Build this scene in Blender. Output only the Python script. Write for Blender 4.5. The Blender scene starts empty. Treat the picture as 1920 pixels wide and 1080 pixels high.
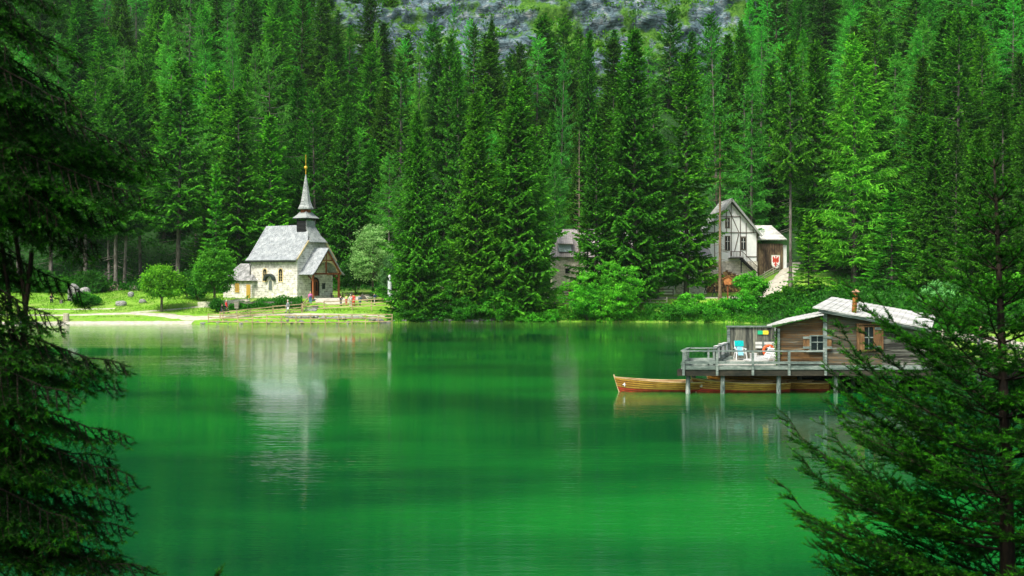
import bpy, math, random
import numpy as np
from mathutils import Vector, Matrix
R = math.radians
# ------------------------------------------------------------------ camera, sky, sun, exposure
CAMZ = 6.4; F = 2000.0; CX = 960.0; HY = 517.0
scene = bpy.context.scene
cam_d = bpy.data.cameras.new('camera'); cam = bpy.data.objects.new('camera', cam_d)
scene.collection.objects.link(cam); scene.camera = cam
cam.location = (0, 0, CAMZ); cam.rotation_euler = (R(90), 0, 0)
cam_d.sensor_width = 36; cam_d.lens = 36*F/1920; cam_d.shift_y = -(540-HY)/1920
cam_d.clip_start = 0.1; cam_d.clip_end = 5000
cam_d.dof.use_dof = True; cam_d.dof.focus_distance = 110; cam_d.dof.aperture_fstop = 5.0
SUN_EL, SUN_AZ = 52, -150          # azimuth: degrees from +Y (view direction), positive = right; the sun is behind the camera, to the left
w = bpy.data.worlds.new('World'); scene.world = w; w.use_nodes = True
nt = w.node_tree; bg = nt.nodes['Background']
sky = nt.nodes.new('ShaderNodeTexSky'); sky.sky_type = 'NISHITA'; sky.sun_disc = False
sky.sun_elevation = R(SUN_EL); sky.sun_rotation = R(SUN_AZ); sky.dust_density = 4.0; sky.air_density = 1.0; sky.ozone_density = 0.6
nt.links.new(sky.outputs[0], bg.inputs[0]); bg.inputs[1].default_value = 0.13
sd = bpy.data.lights.new('sun', 'SUN'); sd.energy = 2.2; sd.angle = R(12); sd.color = (1.0, 0.95, 0.86)
so = bpy.data.objects.new('sun', sd); scene.collection.objects.link(so)
sdir = Vector((math.sin(R(SUN_AZ))*math.cos(R(SUN_EL)), math.cos(R(SUN_AZ))*math.cos(R(SUN_EL)), math.sin(R(SUN_EL))))
so.rotation_euler = sdir.to_track_quat('Z', 'Y').to_euler()
scene.view_settings.view_transform = 'Standard'; scene.view_settings.look = 'None'
scene.view_settings.exposure = 0.85; scene.view_settings.gamma = 1

# ------------------------------------------------------------------ helpers
COL = scene.collection
def at(px, py, Y): return Vector(((px-CX)/F*Y, Y, CAMZ-(py-HY)*Y/F))
def X_at(px, Y): return (px-CX)/F*Y
def tag(o, label=None, cat=None, group=None, kind=None):
    if label: o['label'] = label
    if cat: o['category'] = cat
    if group: o['group'] = group
    if kind: o['kind'] = kind
    return o
def empty(name, loc, rz=0, label=None, cat=None, group=None):
    o = bpy.data.objects.new(name, None); COL.objects.link(o)
    o.location = loc; o.rotation_euler = (0, 0, rz); o.empty_display_size = 0.3
    return tag(o, label, cat, group)
def origin_of(o):
    v = Vector((0, 0, 0))
    while o is not None: v = v+o.location; o = o.parent
    return v
def copy_tree(o, parent=None):
    c = o.copy(); COL.objects.link(c); c.parent = parent
    for ch in list(o.children): copy_tree(ch, c)
    return c
def np_mesh(name, V, Fq, mats=(), attr=None, smooth=False, midx=None):
    V = np.asarray(V, dtype=np.float32); Fq = np.asarray(Fq, dtype=np.int32); n = Fq.shape[1]
    me = bpy.data.meshes.new(name); me.vertices.add(len(V)); me.vertices.foreach_set('co', V.ravel())
    me.loops.add(Fq.size); me.loops.foreach_set('vertex_index', Fq.ravel())
    me.polygons.add(len(Fq)); me.polygons.foreach_set('loop_start', np.arange(0, Fq.size, n, dtype=np.int32))
    me.polygons.foreach_set('loop_total', np.full(len(Fq), n, dtype=np.int32))
    if midx is not None: me.polygons.foreach_set('material_index', np.asarray(midx, dtype=np.int32))
    me.update(calc_edges=True)
    if smooth: me.polygons.foreach_set('use_smooth', np.ones(len(Fq), dtype=bool))
    if attr:
        for k, a in attr.items():
            at_ = me.attributes.new(k, 'FLOAT', 'POINT'); at_.data.foreach_set('value', np.asarray(a, dtype=np.float32))
    for m in mats: me.materials.append(m)
    return me
def link(name, me, parent=None, loc=None):
    o = bpy.data.objects.new(name, me); COL.objects.link(o); o.parent = parent
    if loc is not None: o.location = loc
    return o
class MB:
    def __init__(s): s.v = []; s.f = []; s.m = []; s.cur = 0; s.sm = []; s.smooth = False
    def add(s, vs, fs):
        b = len(s.v); s.v += [Vector(v) for v in vs]; s.f += [[b+i for i in f] for f in fs]; s.m += [s.cur]*len(fs); s.sm += [s.smooth]*len(fs); return s
    def box(s, c, d, rz=0, M=None):
        x, y, z = d[0]/2, d[1]/2, d[2]/2
        vs = [Vector((i*x, j*y, k*z)) for i in (-1, 1) for j in (-1, 1) for k in (-1, 1)]
        if M is None: M = Matrix.Rotation(rz, 3, 'Z')
        return s.add([M @ v+Vector(c) for v in vs], [(0, 1, 3, 2), (4, 6, 7, 5), (0, 4, 5, 1), (2, 3, 7, 6), (0, 2, 6, 4), (1, 5, 7, 3)])
    def b2(s, lo, hi): return s.box([(a+b)/2 for a, b in zip(lo, hi)], [b-a for a, b in zip(lo, hi)])
    def bar(s, p, q, wd, h, up=(0, 0, 1)):
        p, q = Vector(p), Vector(q); d = q-p; L = d.length; d.normalize(); u = Vector(up)
        sd_ = d.cross(u)
        if sd_.length < 1e-4: sd_ = d.cross(Vector((1, 0, 0)))
        sd_.normalize(); u = sd_.cross(d)
        M = Matrix((d, sd_, u)).transposed()
        return s.box((p+q)/2, (L, wd, h), M=M)
    def tube(s, pts, rs, n=8, cap=True):
        pts = [Vector(p) for p in pts]; rings = []
        if not hasattr(rs, '__len__'): rs = [rs]*len(pts)
        ref = None
        for i, p in enumerate(pts):
            t = (pts[min(i+1, len(pts)-1)]-pts[max(i-1, 0)]).normalized()
            if ref is None: ref = t.orthogonal().normalized()
            ref = (ref-t*ref.dot(t)).normalized(); b = t.cross(ref)
            rings.append([p+(ref*math.cos(2*math.pi*k/n)+b*math.sin(2*math.pi*k/n))*rs[i] for k in range(n)])
        vs = [v for r in rings for v in r]; fs = []
        for i in range(len(pts)-1):
            for k in range(n): fs.append((i*n+k, i*n+(k+1) % n, (i+1)*n+(k+1) % n, (i+1)*n+k))
        if cap: fs += [tuple(range(n))[::-1], tuple((len(pts)-1)*n+k for k in range(n))]
        return s.add(vs, fs)
    def lathe(s, prof, c, n=12, ph=0):
        c = Vector(c); vs = []; fs = []
        for (r, z) in prof:
            for k in range(n):
                a = ph+2*math.pi*k/n; vs.append(c+Vector((r*math.cos(a), r*math.sin(a), z)))
        for i in range(len(prof)-1):
            for k in range(n): fs.append((i*n+k, i*n+(k+1) % n, (i+1)*n+(k+1) % n, (i+1)*n+k))
        fs += [tuple(range(n))[::-1], tuple((len(prof)-1)*n+k for k in range(n))]
        return s.add(vs, fs)
    def slab(s, pts, t):
        pts = [Vector(p) for p in pts]; n = Vector((0, 0, 0))
        for i in range(len(pts)):
            a, b = pts[i], pts[(i+1) % len(pts)]; n += a.cross(b)
        n.normalize(); k = len(pts)
        vs = pts+[p-n*t for p in pts]
        return s.add(vs, [tuple(range(k)), tuple(range(2*k-1, k-1, -1))]+[(i, (i+1) % k, k+(i+1) % k, k+i)[::-1] for i in range(k)])
    def sphere(s, c, r, n=10, m=7, sc=(1, 1, 1)):
        c = Vector(c); vs = []; fs = []
        for i in range(m+1):
            th = math.pi*i/m
            for k in range(n):
                a = 2*math.pi*k/n; vs.append(c+Vector((r*sc[0]*math.sin(th)*math.cos(a), r*sc[1]*math.sin(th)*math.sin(a), r*sc[2]*math.cos(th))))
        for i in range(m):
            for k in range(n): fs.append((i*n+k, (i+1)*n+k, (i+1)*n+(k+1) % n, i*n+(k+1) % n))
        return s.add(vs, fs)
    def build(s, name, mats, parent=None, world=False):
        if not isinstance(mats, (list, tuple)): mats = [mats]
        me = bpy.data.meshes.new(name); off = origin_of(parent) if (world and parent) else Vector((0, 0, 0))
        me.from_pydata([tuple(v-off) for v in s.v], [], s.f)
        me.polygons.foreach_set('material_index', s.m); me.polygons.foreach_set('use_smooth', s.sm)
        for m in mats: me.materials.append(m)
        me.update(); return link(name, me, parent)

# ------------------------------------------------------------------ materials
def mat_new(name):
    m = bpy.data.materials.new(name); m.use_nodes = True; nt = m.node_tree
    p = nt.nodes['Principled BSDF']; p.inputs['Roughness'].default_value = 0.8
    p.inputs['Specular IOR Level'].default_value = 0.3
    return m, nt, p
def N(nt, t, **kw):
    n = nt.nodes.new(t)
    for k, v in kw.items():
        if k[0] == '_': n.inputs[int(k[1:])].default_value = v
        else: setattr(n, k, v)
    return n
def ramp(nt, fac, stops):
    r = nt.nodes.new('ShaderNodeValToRGB'); e = r.color_ramp.elements
    while len(e) > 1: e.remove(e[-1])
    e[0].position = stops[0][0]; e[0].color = (*stops[0][1], 1)
    for p_, c in stops[1:]:
        x = e.new(p_); x.color = (*c, 1)
    nt.links.new(fac, r.inputs[0]); return r.outputs[0]
def coords(nt, scale=(1, 1, 1), out='Object', loc=(0, 0, 0), rot=(0, 0, 0)):
    tc = nt.nodes.new('ShaderNodeTexCoord'); mp = nt.nodes.new('ShaderNodeMapping')
    mp.inputs['Scale'].default_value = scale; mp.inputs['Location'].default_value = loc; mp.inputs['Rotation'].default_value = rot
    nt.links.new(tc.outputs[out], mp.inputs[0]); return mp.outputs[0]
def noise(nt, vec, scale, detail=4, rough=0.55, dist=0):
    n = nt.nodes.new('ShaderNodeTexNoise'); nt.links.new(vec, n.inputs['Vector'])
    n.inputs['Scale'].default_value = scale; n.inputs['Detail'].default_value = detail
    n.inputs['Roughness'].default_value = rough; n.inputs['Distortion'].default_value = dist; return n.outputs['Fac']
def bump(nt, p, h, strength, dist=0.05):
    b = nt.nodes.new('ShaderNodeBump'); b.inputs['Strength'].default_value = strength; b.inputs['Distance'].default_value = dist
    nt.links.new(h, b.inputs['Height']); nt.links.new(b.outputs[0], p.inputs['Normal']); return b
def mixc(nt, fac, a, b, mode='MIX'):
    m = nt.nodes.new('ShaderNodeMix'); m.data_type = 'RGBA'; m.blend_type = mode
    for s_, v in ((0, fac), (6, a), (7, b)):
        if isinstance(v, (int, float)): m.inputs[s_].default_value = v
        elif isinstance(v, tuple): m.inputs[s_].default_value = (*v, 1) if len(v) == 3 else v
        else: nt.links.new(v, m.inputs[s_])
    return m.outputs[2]
def plain(name, c, rough=0.7, var=0.15, sc=6, metal=0):
    m, nt, p = mat_new(name); v = coords(nt)
    n = noise(nt, v, sc); lo = tuple(x*(1-var*2) for x in c); hi = tuple(min(1, x*(1+var*2)) for x in c)
    nt.links.new(ramp(nt, n, [(0.25, lo), (0.75, hi)]), p.inputs['Base Color'])
    p.inputs['Roughness'].default_value = rough; p.inputs['Metallic'].default_value = metal; return m
def wood(name, stops, scale=(1, 1, 8), rough=0.8, plank=None, bmp=0.4, patch=0.9):
    # stretched grain noise + big patches; plank = (axis, width, strength) draws seams between boards
    m, nt, p = mat_new(name); v = coords(nt, scale)
    n1 = noise(nt, v, 2.2, 6, 0.65); n2 = noise(nt, coords(nt, tuple(s_*0.25 for s_ in scale)), 1.6, 3)
    mx = nt.nodes.new('ShaderNodeMath'); mx.operation = 'ADD'; h = nt.nodes.new('ShaderNodeMath'); h.operation = 'MULTIPLY'; h.inputs[1].default_value = 0.5
    nt.links.new(n1, mx.inputs[0]); nt.links.new(n2, mx.inputs[1]); nt.links.new(mx.outputs[0], h.inputs[0])
    mr = nt.nodes.new('ShaderNodeMapRange'); mr.inputs[1].default_value = 0.31; mr.inputs[2].default_value = 0.69; nt.links.new(h.outputs[0], mr.inputs[0]); h = mr
    c = ramp(nt, h.outputs[0], stops)
    if plank:
        ax, wd, st = plank
        tc = nt.nodes.new('ShaderNodeTexCoord'); sp = nt.nodes.new('ShaderNodeSeparateXYZ'); nt.links.new(tc.outputs['Object'], sp.inputs[0])
        d = nt.nodes.new('ShaderNodeMath'); d.operation = 'DIVIDE'; d.inputs[1].default_value = wd; nt.links.new(sp.outputs[ax], d.inputs[0])
        fl = nt.nodes.new('ShaderNodeMath'); fl.operation = 'FLOOR'; nt.links.new(d.outputs[0], fl.inputs[0])
        wn = nt.nodes.new('ShaderNodeTexWhiteNoise'); wn.noise_dimensions = '1D'; nt.links.new(fl.outputs[0], wn.inputs['W'])
        c = mixc(nt, st, c, ramp(nt, wn.outputs['Value'], [(0, (0.42, 0.42, 0.45)), (1, (1.3, 1.25, 1.2))]), 'MULTIPLY')
        fr = nt.nodes.new('ShaderNodeMath'); fr.operation = 'FRACT'; nt.links.new(d.outputs[0], fr.inputs[0])
        seam = ramp(nt, fr.outputs[0], [(0, (0.12, 0.12, 0.12)), (0.07, (1, 1, 1)), (0.94, (1, 1, 1)), (1, (0.12, 0.12, 0.12))])
        c = mixc(nt, 1.0, c, seam, 'MULTIPLY')
    nt.links.new(c, p.inputs['Base Color']); p.inputs['Roughness'].default_value = rough
    bump(nt, p, n1, bmp, 0.02); return m
def masonry(name, c1, c2, mortar, sx=1.0, sz=1.0, axes='sum'):
    m, nt, p = mat_new(name)
    tc = nt.nodes.new('ShaderNodeTexCoord'); sp = nt.nodes.new('ShaderNodeSeparateXYZ'); nt.links.new(tc.outputs['Object'], sp.inputs[0])
    ad = nt.nodes.new('ShaderNodeMath'); ad.operation = 'ADD'; nt.links.new(sp.outputs[0], ad.inputs[0]); nt.links.new(sp.outputs[1], ad.inputs[1])
    cb = nt.nodes.new('ShaderNodeCombineXYZ'); nt.links.new(ad.outputs[0], cb.inputs[0]); nt.links.new(sp.outputs[2], cb.inputs[1])
    nz = nt.nodes.new('ShaderNodeTexNoise'); nz.inputs['Scale'].default_value = 1.3; nz.inputs['Detail'].default_value = 2; nt.links.new(cb.outputs[0], nz.inputs['Vector'])
    va = nt.nodes.new('ShaderNodeVectorMath'); va.operation = 'SCALE'; va.inputs['Scale'].default_value = 0.22; nt.links.new(nz.outputs['Color'], va.inputs[0])
    vb = nt.nodes.new('ShaderNodeVectorMath'); vb.operation = 'ADD'; nt.links.new(cb.outputs[0], vb.inputs[0]); nt.links.new(va.outputs[0], vb.inputs[1])
    br = nt.nodes.new('ShaderNodeTexBrick'); nt.links.new(vb.outputs[0], br.inputs['Vector'])
    br.inputs['Scale'].default_value = 1.0; br.inputs['Brick Width'].default_value = 0.62*sx; br.inputs['Row Height'].default_value = 0.3*sz
    br.inputs['Mortar Size'].default_value = 0.028; br.offset = 0.43; br.squash = 0.7; br.squash_frequency = 3
    br.inputs['Color1'].default_value = (*c1, 1); br.inputs['Color2'].default_value = (*c2, 1); br.inputs['Mortar'].default_value = (*mortar, 1)
    n2 = noise(nt, vb.outputs[0], 2.6, 5)
    c = mixc(nt, 0.8, br.outputs['Color'], ramp(nt, n2, [(0.3, (0.55, 0.55, 0.5)), (0.7, (1.2, 1.2, 1.2))]), 'MULTIPLY')
    nt.links.new(c, p.inputs['Base Color']); p.inputs['Roughness'].default_value = 0.9
    bump(nt, p, br.outputs['Fac'], -0.6, 0.04); return m
def shingle(name, stops, row=0.22, wid=0.16, ax=1, kz=1.3, dark=0.45):
    m, nt, p = mat_new(name)
    tc = nt.nodes.new('ShaderNodeTexCoord'); sp = nt.nodes.new('ShaderNodeSeparateXYZ'); nt.links.new(tc.outputs['Object'], sp.inputs[0])
    cb = nt.nodes.new('ShaderNodeCombineXYZ'); nt.links.new(sp.outputs[ax], cb.inputs[0])
    mu = nt.nodes.new('ShaderNodeMath'); mu.operation = 'MULTIPLY'; mu.inputs[1].default_value = kz; nt.links.new(sp.outputs[2], mu.inputs[0]); nt.links.new(mu.outputs[0], cb.inputs[1])
    br = nt.nodes.new('ShaderNodeTexBrick'); nt.links.new(cb.outputs[0], br.inputs['Vector']); br.inputs['Scale'].default_value = 1
    br.inputs['Brick Width'].default_value = wid; br.inputs['Row Height'].default_value = row; br.inputs['Mortar Size'].default_value = 0.012
    br.inputs['Color1'].default_value = (1.15, 1.15, 1.15, 1); br.inputs['Color2'].default_value = (0.7, 0.7, 0.7, 1); br.inputs['Mortar'].default_value = (dark, dark, dark, 1)
    n = noise(nt, cb.outputs[0], 1.1, 6, 0.65)
    c = mixc(nt, 1.0, ramp(nt, n, stops), br.outputs['Color'], 'MULTIPLY')
    nt.links.new(c, p.inputs['Base Color']); p.inputs['Roughness'].default_value = 0.75; bump(nt, p, br.outputs['Fac'], -0.5, 0.03); return m
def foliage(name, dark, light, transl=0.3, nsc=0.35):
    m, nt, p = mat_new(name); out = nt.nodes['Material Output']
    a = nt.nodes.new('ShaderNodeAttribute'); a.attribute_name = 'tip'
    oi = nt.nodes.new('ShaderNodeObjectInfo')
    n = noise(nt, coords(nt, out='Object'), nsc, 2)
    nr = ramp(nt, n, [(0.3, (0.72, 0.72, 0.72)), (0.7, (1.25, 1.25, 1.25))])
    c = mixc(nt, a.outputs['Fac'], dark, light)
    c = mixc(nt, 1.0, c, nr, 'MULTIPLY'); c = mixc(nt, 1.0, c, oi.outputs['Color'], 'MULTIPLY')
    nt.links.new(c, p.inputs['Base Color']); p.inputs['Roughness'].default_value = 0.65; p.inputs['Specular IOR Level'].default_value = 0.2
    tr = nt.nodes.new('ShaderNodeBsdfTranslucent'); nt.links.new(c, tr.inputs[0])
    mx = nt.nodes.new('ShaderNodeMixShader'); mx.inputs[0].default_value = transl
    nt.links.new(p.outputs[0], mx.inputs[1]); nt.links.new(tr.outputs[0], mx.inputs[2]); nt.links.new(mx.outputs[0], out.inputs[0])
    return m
M = {}
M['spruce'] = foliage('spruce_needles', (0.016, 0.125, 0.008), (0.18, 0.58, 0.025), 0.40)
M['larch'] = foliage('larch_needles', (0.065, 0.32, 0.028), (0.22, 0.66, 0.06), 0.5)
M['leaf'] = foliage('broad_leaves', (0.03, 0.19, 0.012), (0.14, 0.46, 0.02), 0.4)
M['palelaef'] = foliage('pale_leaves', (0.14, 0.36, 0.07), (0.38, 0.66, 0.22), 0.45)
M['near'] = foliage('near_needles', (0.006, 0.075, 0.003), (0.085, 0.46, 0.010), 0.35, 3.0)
M['bark'] = wood('spruce_bark', [(0.3, (0.05, 0.045, 0.035)), (0.7, (0.2, 0.19, 0.16))], (4, 4, 1))
M['barkpine'] = wood('pine_bark', [(0.3, (0.10, 0.07, 0.045)), (0.7, (0.28, 0.19, 0.11))], (4, 4, 1))
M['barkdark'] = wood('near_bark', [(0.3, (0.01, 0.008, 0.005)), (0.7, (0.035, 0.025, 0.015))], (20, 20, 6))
M['deadwood'] = wood('dead_branches', [(0.3, (0.16, 0.13, 0.09)), (0.7, (0.32, 0.27, 0.2))], (4, 4, 1))
M['stone'] = masonry('chapel_stone', (0.82, 0.81, 0.73), (0.46, 0.45, 0.39), (0.84, 0.83, 0.77))
M['stone2'] = masonry('house_stone', (0.82, 0.79, 0.66), (0.5, 0.47, 0.37), (0.82, 0.79, 0.68), 0.8, 0.8)
M['shingle'] = shingle('grey_shingles', [(0.3, (0.22, 0.25, 0.26)), (0.5, (0.36, 0.40, 0.41)), (0.72, (0.52, 0.56, 0.56))], ax=1)
M['shinglex'] = shingle('grey_shingles_front', [(0.3, (0.22, 0.26, 0.25)), (0.55, (0.38, 0.42, 0.40)), (0.75, (0.52, 0.56, 0.53))], ax=0)
M['slate'] = shingle('mossy_slabs', [(0.3, (0.16, 0.17, 0.16)), (0.6, (0.42, 0.43, 0.42)), (0.75, (0.55, 0.56, 0.55))], row=0.42, wid=0.5, ax=0, dark=0.25)
M['greyroof'] = wood('brown_grey_roof', [(0.3, (0.3, 0.29, 0.27)), (0.7, (0.46, 0.44, 0.42))], (3, 3, 1), plank=(0, 0.3, 0.3))
M['brown'] = wood('red_brown_timber', [(0.3, (0.13, 0.035, 0.012)), (0.7, (0.3, 0.10, 0.035))], (3, 3, 1))
M['cream'] = wood('cream_boards', [(0.3, (0.62, 0.5, 0.24)), (0.7, (0.78, 0.66, 0.36))], (1, 1, 1), plank=(0, 0.18, 0.2), bmp=0.1)
M['ochre'] = wood('ochre_wood', [(0.3, (0.5, 0.32, 0.05)), (0.7, (0.68, 0.46, 0.1))], (4, 4, 1), bmp=0.1)
M['glass'] = plain('dark_glass', (0.012, 0.018, 0.02), 0.08, 0.2)
M['black'] = plain('dark_timber', (0.012, 0.014, 0.016), 0.7, 0.3)
M['dkbrown'] = plain('dark_brown_timber', (0.07, 0.05, 0.035), 0.8, 0.3)
M['arch'] = plain('dark_green_copper', (0.03, 0.045, 0.04), 0.6, 0.2)
M['gold'] = plain('gilding', (0.8, 0.5, 0.06), 0.35, 0.05, metal=0.6)
M['rust'] = plain('rusty_metal', (0.38, 0.15, 0.035), 0.8, 0.35, 5)
M['plaster'] = plain('white_plaster', (0.82, 0.86, 0.82), 0.9, 0.05, 1.5)
M['frametimber'] = plain('framing_timber', (0.12, 0.10, 0.075), 0.8, 0.2)
M['whitewood'] = plain('white_paint', (0.78, 0.78, 0.76), 0.6, 0.06)
M['fencewood'] = wood('pale_fence_wood', [(0.3, (0.3, 0.24, 0.13)), (0.7, (0.55, 0.44, 0.24))], (1, 1, 3))
M['fencegrey'] = wood('grey_fence_wood', [(0.3, (0.2, 0.19, 0.15)), (0.7, (0.4, 0.38, 0.3))], (1, 1, 3))
M['fencedark'] = wood('dark_fence_wood', [(0.3, (0.03, 0.025, 0.02)), (0.7, (0.09, 0.075, 0.055))], (1, 1, 3))
M['deckgrey'] = wood('weathered_grey_wood', [(0.1, (0.05, 0.075, 0.065)), (0.5, (0.155, 0.205, 0.18)), (0.9, (0.38, 0.43, 0.38))], (1.5, 1.5, 6))
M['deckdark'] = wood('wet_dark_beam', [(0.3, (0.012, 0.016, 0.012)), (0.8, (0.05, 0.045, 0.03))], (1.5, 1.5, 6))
M['pile'] = wood('weathered_pile', [(0.15, (0.03, 0.05, 0.045)), (0.5, (0.16, 0.21, 0.19)), (0.85, (0.5, 0.52, 0.46))], (9, 9, 2.0))
M['decktop'] = wood('pale_deck_planks', [(0.3, (0.36, 0.37, 0.32)), (0.7, (0.55, 0.55, 0.48))], (1, 1, 1), plank=(0, 0.14, 0.15))
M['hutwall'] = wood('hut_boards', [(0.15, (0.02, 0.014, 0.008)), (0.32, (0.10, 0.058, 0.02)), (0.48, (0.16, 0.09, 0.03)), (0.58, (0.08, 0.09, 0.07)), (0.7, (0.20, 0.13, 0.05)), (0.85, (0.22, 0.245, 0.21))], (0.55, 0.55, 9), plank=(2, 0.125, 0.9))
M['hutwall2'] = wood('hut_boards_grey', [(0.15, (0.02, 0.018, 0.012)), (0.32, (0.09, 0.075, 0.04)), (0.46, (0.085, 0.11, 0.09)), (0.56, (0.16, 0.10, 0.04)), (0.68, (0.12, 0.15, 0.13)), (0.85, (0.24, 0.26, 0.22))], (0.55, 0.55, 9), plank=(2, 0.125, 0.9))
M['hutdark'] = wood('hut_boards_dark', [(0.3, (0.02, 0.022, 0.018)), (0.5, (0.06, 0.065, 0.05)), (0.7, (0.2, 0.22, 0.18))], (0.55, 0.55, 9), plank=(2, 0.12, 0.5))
M['fencewall'] = wood('screen_boards', [(0.3, (0.04, 0.05, 0.04)), (0.5, (0.12, 0.135, 0.11)), (0.7, (0.25, 0.27, 0.2))], (9, 1, 0.6), plank=(0, 0.13, 0.6))
M['roofboard'] = wood('bleached_roof_boards', [(0.3, (0.38, 0.39, 0.36)), (0.7, (0.62, 0.63, 0.6))], (1.5, 1.5, 1.5), bmp=0.3)
M['shutter'] = wood('brown_shutter', [(0.2, (0.07, 0.038, 0.016)), (0.6, (0.19, 0.105, 0.042)), (0.9, (0.3, 0.2, 0.09))], (6, 6, 1.5))
M['varnish'] = wood('varnished_planks', [(0.3, (0.30, 0.14, 0.02)), (0.7, (0.62, 0.37, 0.06))], (1.2, 6, 6), rough=0.35, bmp=0.1)
M['seam'] = plain('dark_strake_line', (0.09, 0.04, 0.012), 0.5)  # dark line drawn along the lap of each strake
M['gunwale'] = wood('pale_gunwale', [(0.3, (0.5, 0.33, 0.14)), (0.7, (0.75, 0.58, 0.34))], (1, 6, 6), rough=0.4)
M['redpaint'] = plain('red_bottom_paint', (0.42, 0.045, 0.02), 0.5, 0.25, 3)
M['inner'] = wood('boat_inside', [(0.3, (0.12, 0.05, 0.015)), (0.7, (0.3, 0.15, 0.05))], (1, 6, 6))
M['plastic'] = plain('white_plastic', (0.62, 0.65, 0.64), 0.4, 0.03)
M['teal'] = plain('teal_towel', (0.0, 0.38, 0.36), 0.95, 0.12, 12)
M['lightblue'] = plain('light_blue_fabric', (0.25, 0.6, 0.75), 0.95, 0.12, 12)
M['towel'] = plain('white_towel', (0.66, 0.67, 0.64), 0.95, 0.05, 9)
M['orange'] = plain('orange_foam', (0.75, 0.12, 0.03), 0.6, 0.1)
M['signgreen'] = plain('green_sign', (0.02, 0.48, 0.22), 0.5, 0.03)
M['signyellow'] = plain('yellow_sign', (0.85, 0.7, 0.06), 0.5, 0.03)
M['greenboard'] = plain('green_painted_board', (0.06, 0.36, 0.09), 0.6, 0.08)
M['rock'] = None
def rockmat(name, cols, sc=1.0, moss=None):
    m, nt, p = mat_new(name); v = coords(nt, (sc, sc, sc*1.6))
    n = noise(nt, v, 1.2, 8, 0.7, 0.4); c = ramp(nt, n, cols)
    vo = nt.nodes.new('ShaderNodeTexVoronoi'); vo.feature = 'DISTANCE_TO_EDGE'; vo.inputs['Scale'].default_value = 0.9
    va = nt.nodes.new('ShaderNodeVectorMath'); va.operation = 'MULTIPLY_ADD'
    nz = nt.nodes.new('ShaderNodeTexNoise'); nz.inputs['Scale'].default_value = 1.5; nz.inputs['Detail'].default_value = 4; nt.links.new(v, nz.inputs['Vector'])
    va.inputs[1].default_value = (0.9, 0.9, 0.9); nt.links.new(nz.outputs['Color'], va.inputs[0]); nt.links.new(v, va.inputs[2]); nt.links.new(va.outputs[0], vo.inputs['Vector'])
    cr = ramp(nt, vo.outputs['Distance'], [(0, (0.25, 0.25, 0.25)), (0.05, (0.8, 0.8, 0.8)), (0.12, (1, 1, 1))])
    c = mixc(nt, 0.8, c, cr, 'MULTIPLY')
    if moss:
        ck = noise(nt, coords(nt, (0.05, 0.05, 0.30), rot=(0, R(-32), 0)), 1.0, 6, 0.68, 1.6)
        c = mixc(nt, 1.0, c, ramp(nt, ck, [(0.42, (1.1, 1.1, 1.1)), (0.465, (0.2, 0.22, 0.24)), (0.50, (1.1, 1.1, 1.1)), (0.62, (0.6, 0.64, 0.68)), (0.68, (1.2, 1.2, 1.15))]), 'MULTIPLY')
        g = nt.nodes.new('ShaderNodeNewGeometry'); sp = nt.nodes.new('ShaderNodeSeparateXYZ'); nt.links.new(g.outputs['Normal'], sp.inputs[0])
        mn = noise(nt, coords(nt), moss[0], 5, 0.65)
        ad = nt.nodes.new('ShaderNodeMath'); ad.operation = 'ADD'; nt.links.new(mn, ad.inputs[0])
        mu = nt.nodes.new('ShaderNodeMath'); mu.operation = 'MULTIPLY'; mu.inputs[1].default_value = moss[3]; nt.links.new(sp.outputs[2], mu.inputs[0]); nt.links.new(mu.outputs[0], ad.inputs[1])
        f = ramp(nt, ad.outputs[0], [(moss[1], (0, 0, 0)), (moss[2], (1, 1, 1))])
        mc = ramp(nt, noise(nt, coords(nt), 1.7, 5), [(0.3, (0.02, 0.10, 0.008)), (0.7, (0.10, 0.24, 0.02))])
        c = mixc(nt, f, c, mc)
    nt.links.new(c, p.inputs['Base Color']); p.inputs['Roughness'].default_value = 0.9; bump(nt, p, n, 0.8, 0.25/sc); return m
M['rock'] = rockmat('grey_rock', [(0.3, (0.12, 0.13, 0.12)), (0.5, (0.3, 0.31, 0.29)), (0.7, (0.5, 0.5, 0.46))], 1.5)
M['cliff'] = rockmat('cliff_limestone', [(0.3, (0.03, 0.055, 0.062)), (0.45, (0.08, 0.14, 0.165)), (0.56, (0.17, 0.25, 0.28)), (0.68, (0.38, 0.41, 0.39))], 0.32, (0.10, 0.50, 0.57, 0.05))

# ------------------------------------------------------------------ terrain
LAKE = np.array([(-160, 60), (-120, 19), (-40, 16.5), (0, 17), (30, 17), (60, 19), (62, 34), (47, 52), (41, 72), (37.5, 92), (36, 118), (35.5, 138), (30, 146), (12, 148.6), (-6, 148.8), (-14, 147.5), (-18.5, 143.2), (-40, 141.4), (-62, 141.0), (-72, 139.5), (-95, 134), (-130, 118)], dtype=float)
def sdist(X, Y):                                   # positive on land
    X = np.asarray(X, float); Y = np.asarray(Y, float); d = np.full(X.shape, 1e9); ins = np.zeros(X.shape, bool)
    n = len(LAKE)
    for i in range(n):
        ax, ay = LAKE[i]; bx, by = LAKE[(i+1) % n]; ex, ey = bx-ax, by-ay
        t = np.clip(((X-ax)*ex+(Y-ay)*ey)/(ex*ex+ey*ey), 0, 1)
        d = np.minimum(d, np.hypot(X-ax-t*ex, Y-ay-t*ey))
        c = ((ay > Y) != (by > Y)) & (X < (bx-ax)*(Y-ay)/((by-ay) if by != ay else 1e-9)+ax); ins ^= c
    return np.where(ins, -d, d)
def sst(x, a, b):
    t = np.clip((np.asarray(x, float)-a)/(b-a), 0, 1); return t*t*(3-2*t)
PD = [-40, -3, 0, 1, 4, 8, 11, 17, 28, 40, 60, 100, 150, 220, 350, 700]
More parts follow.
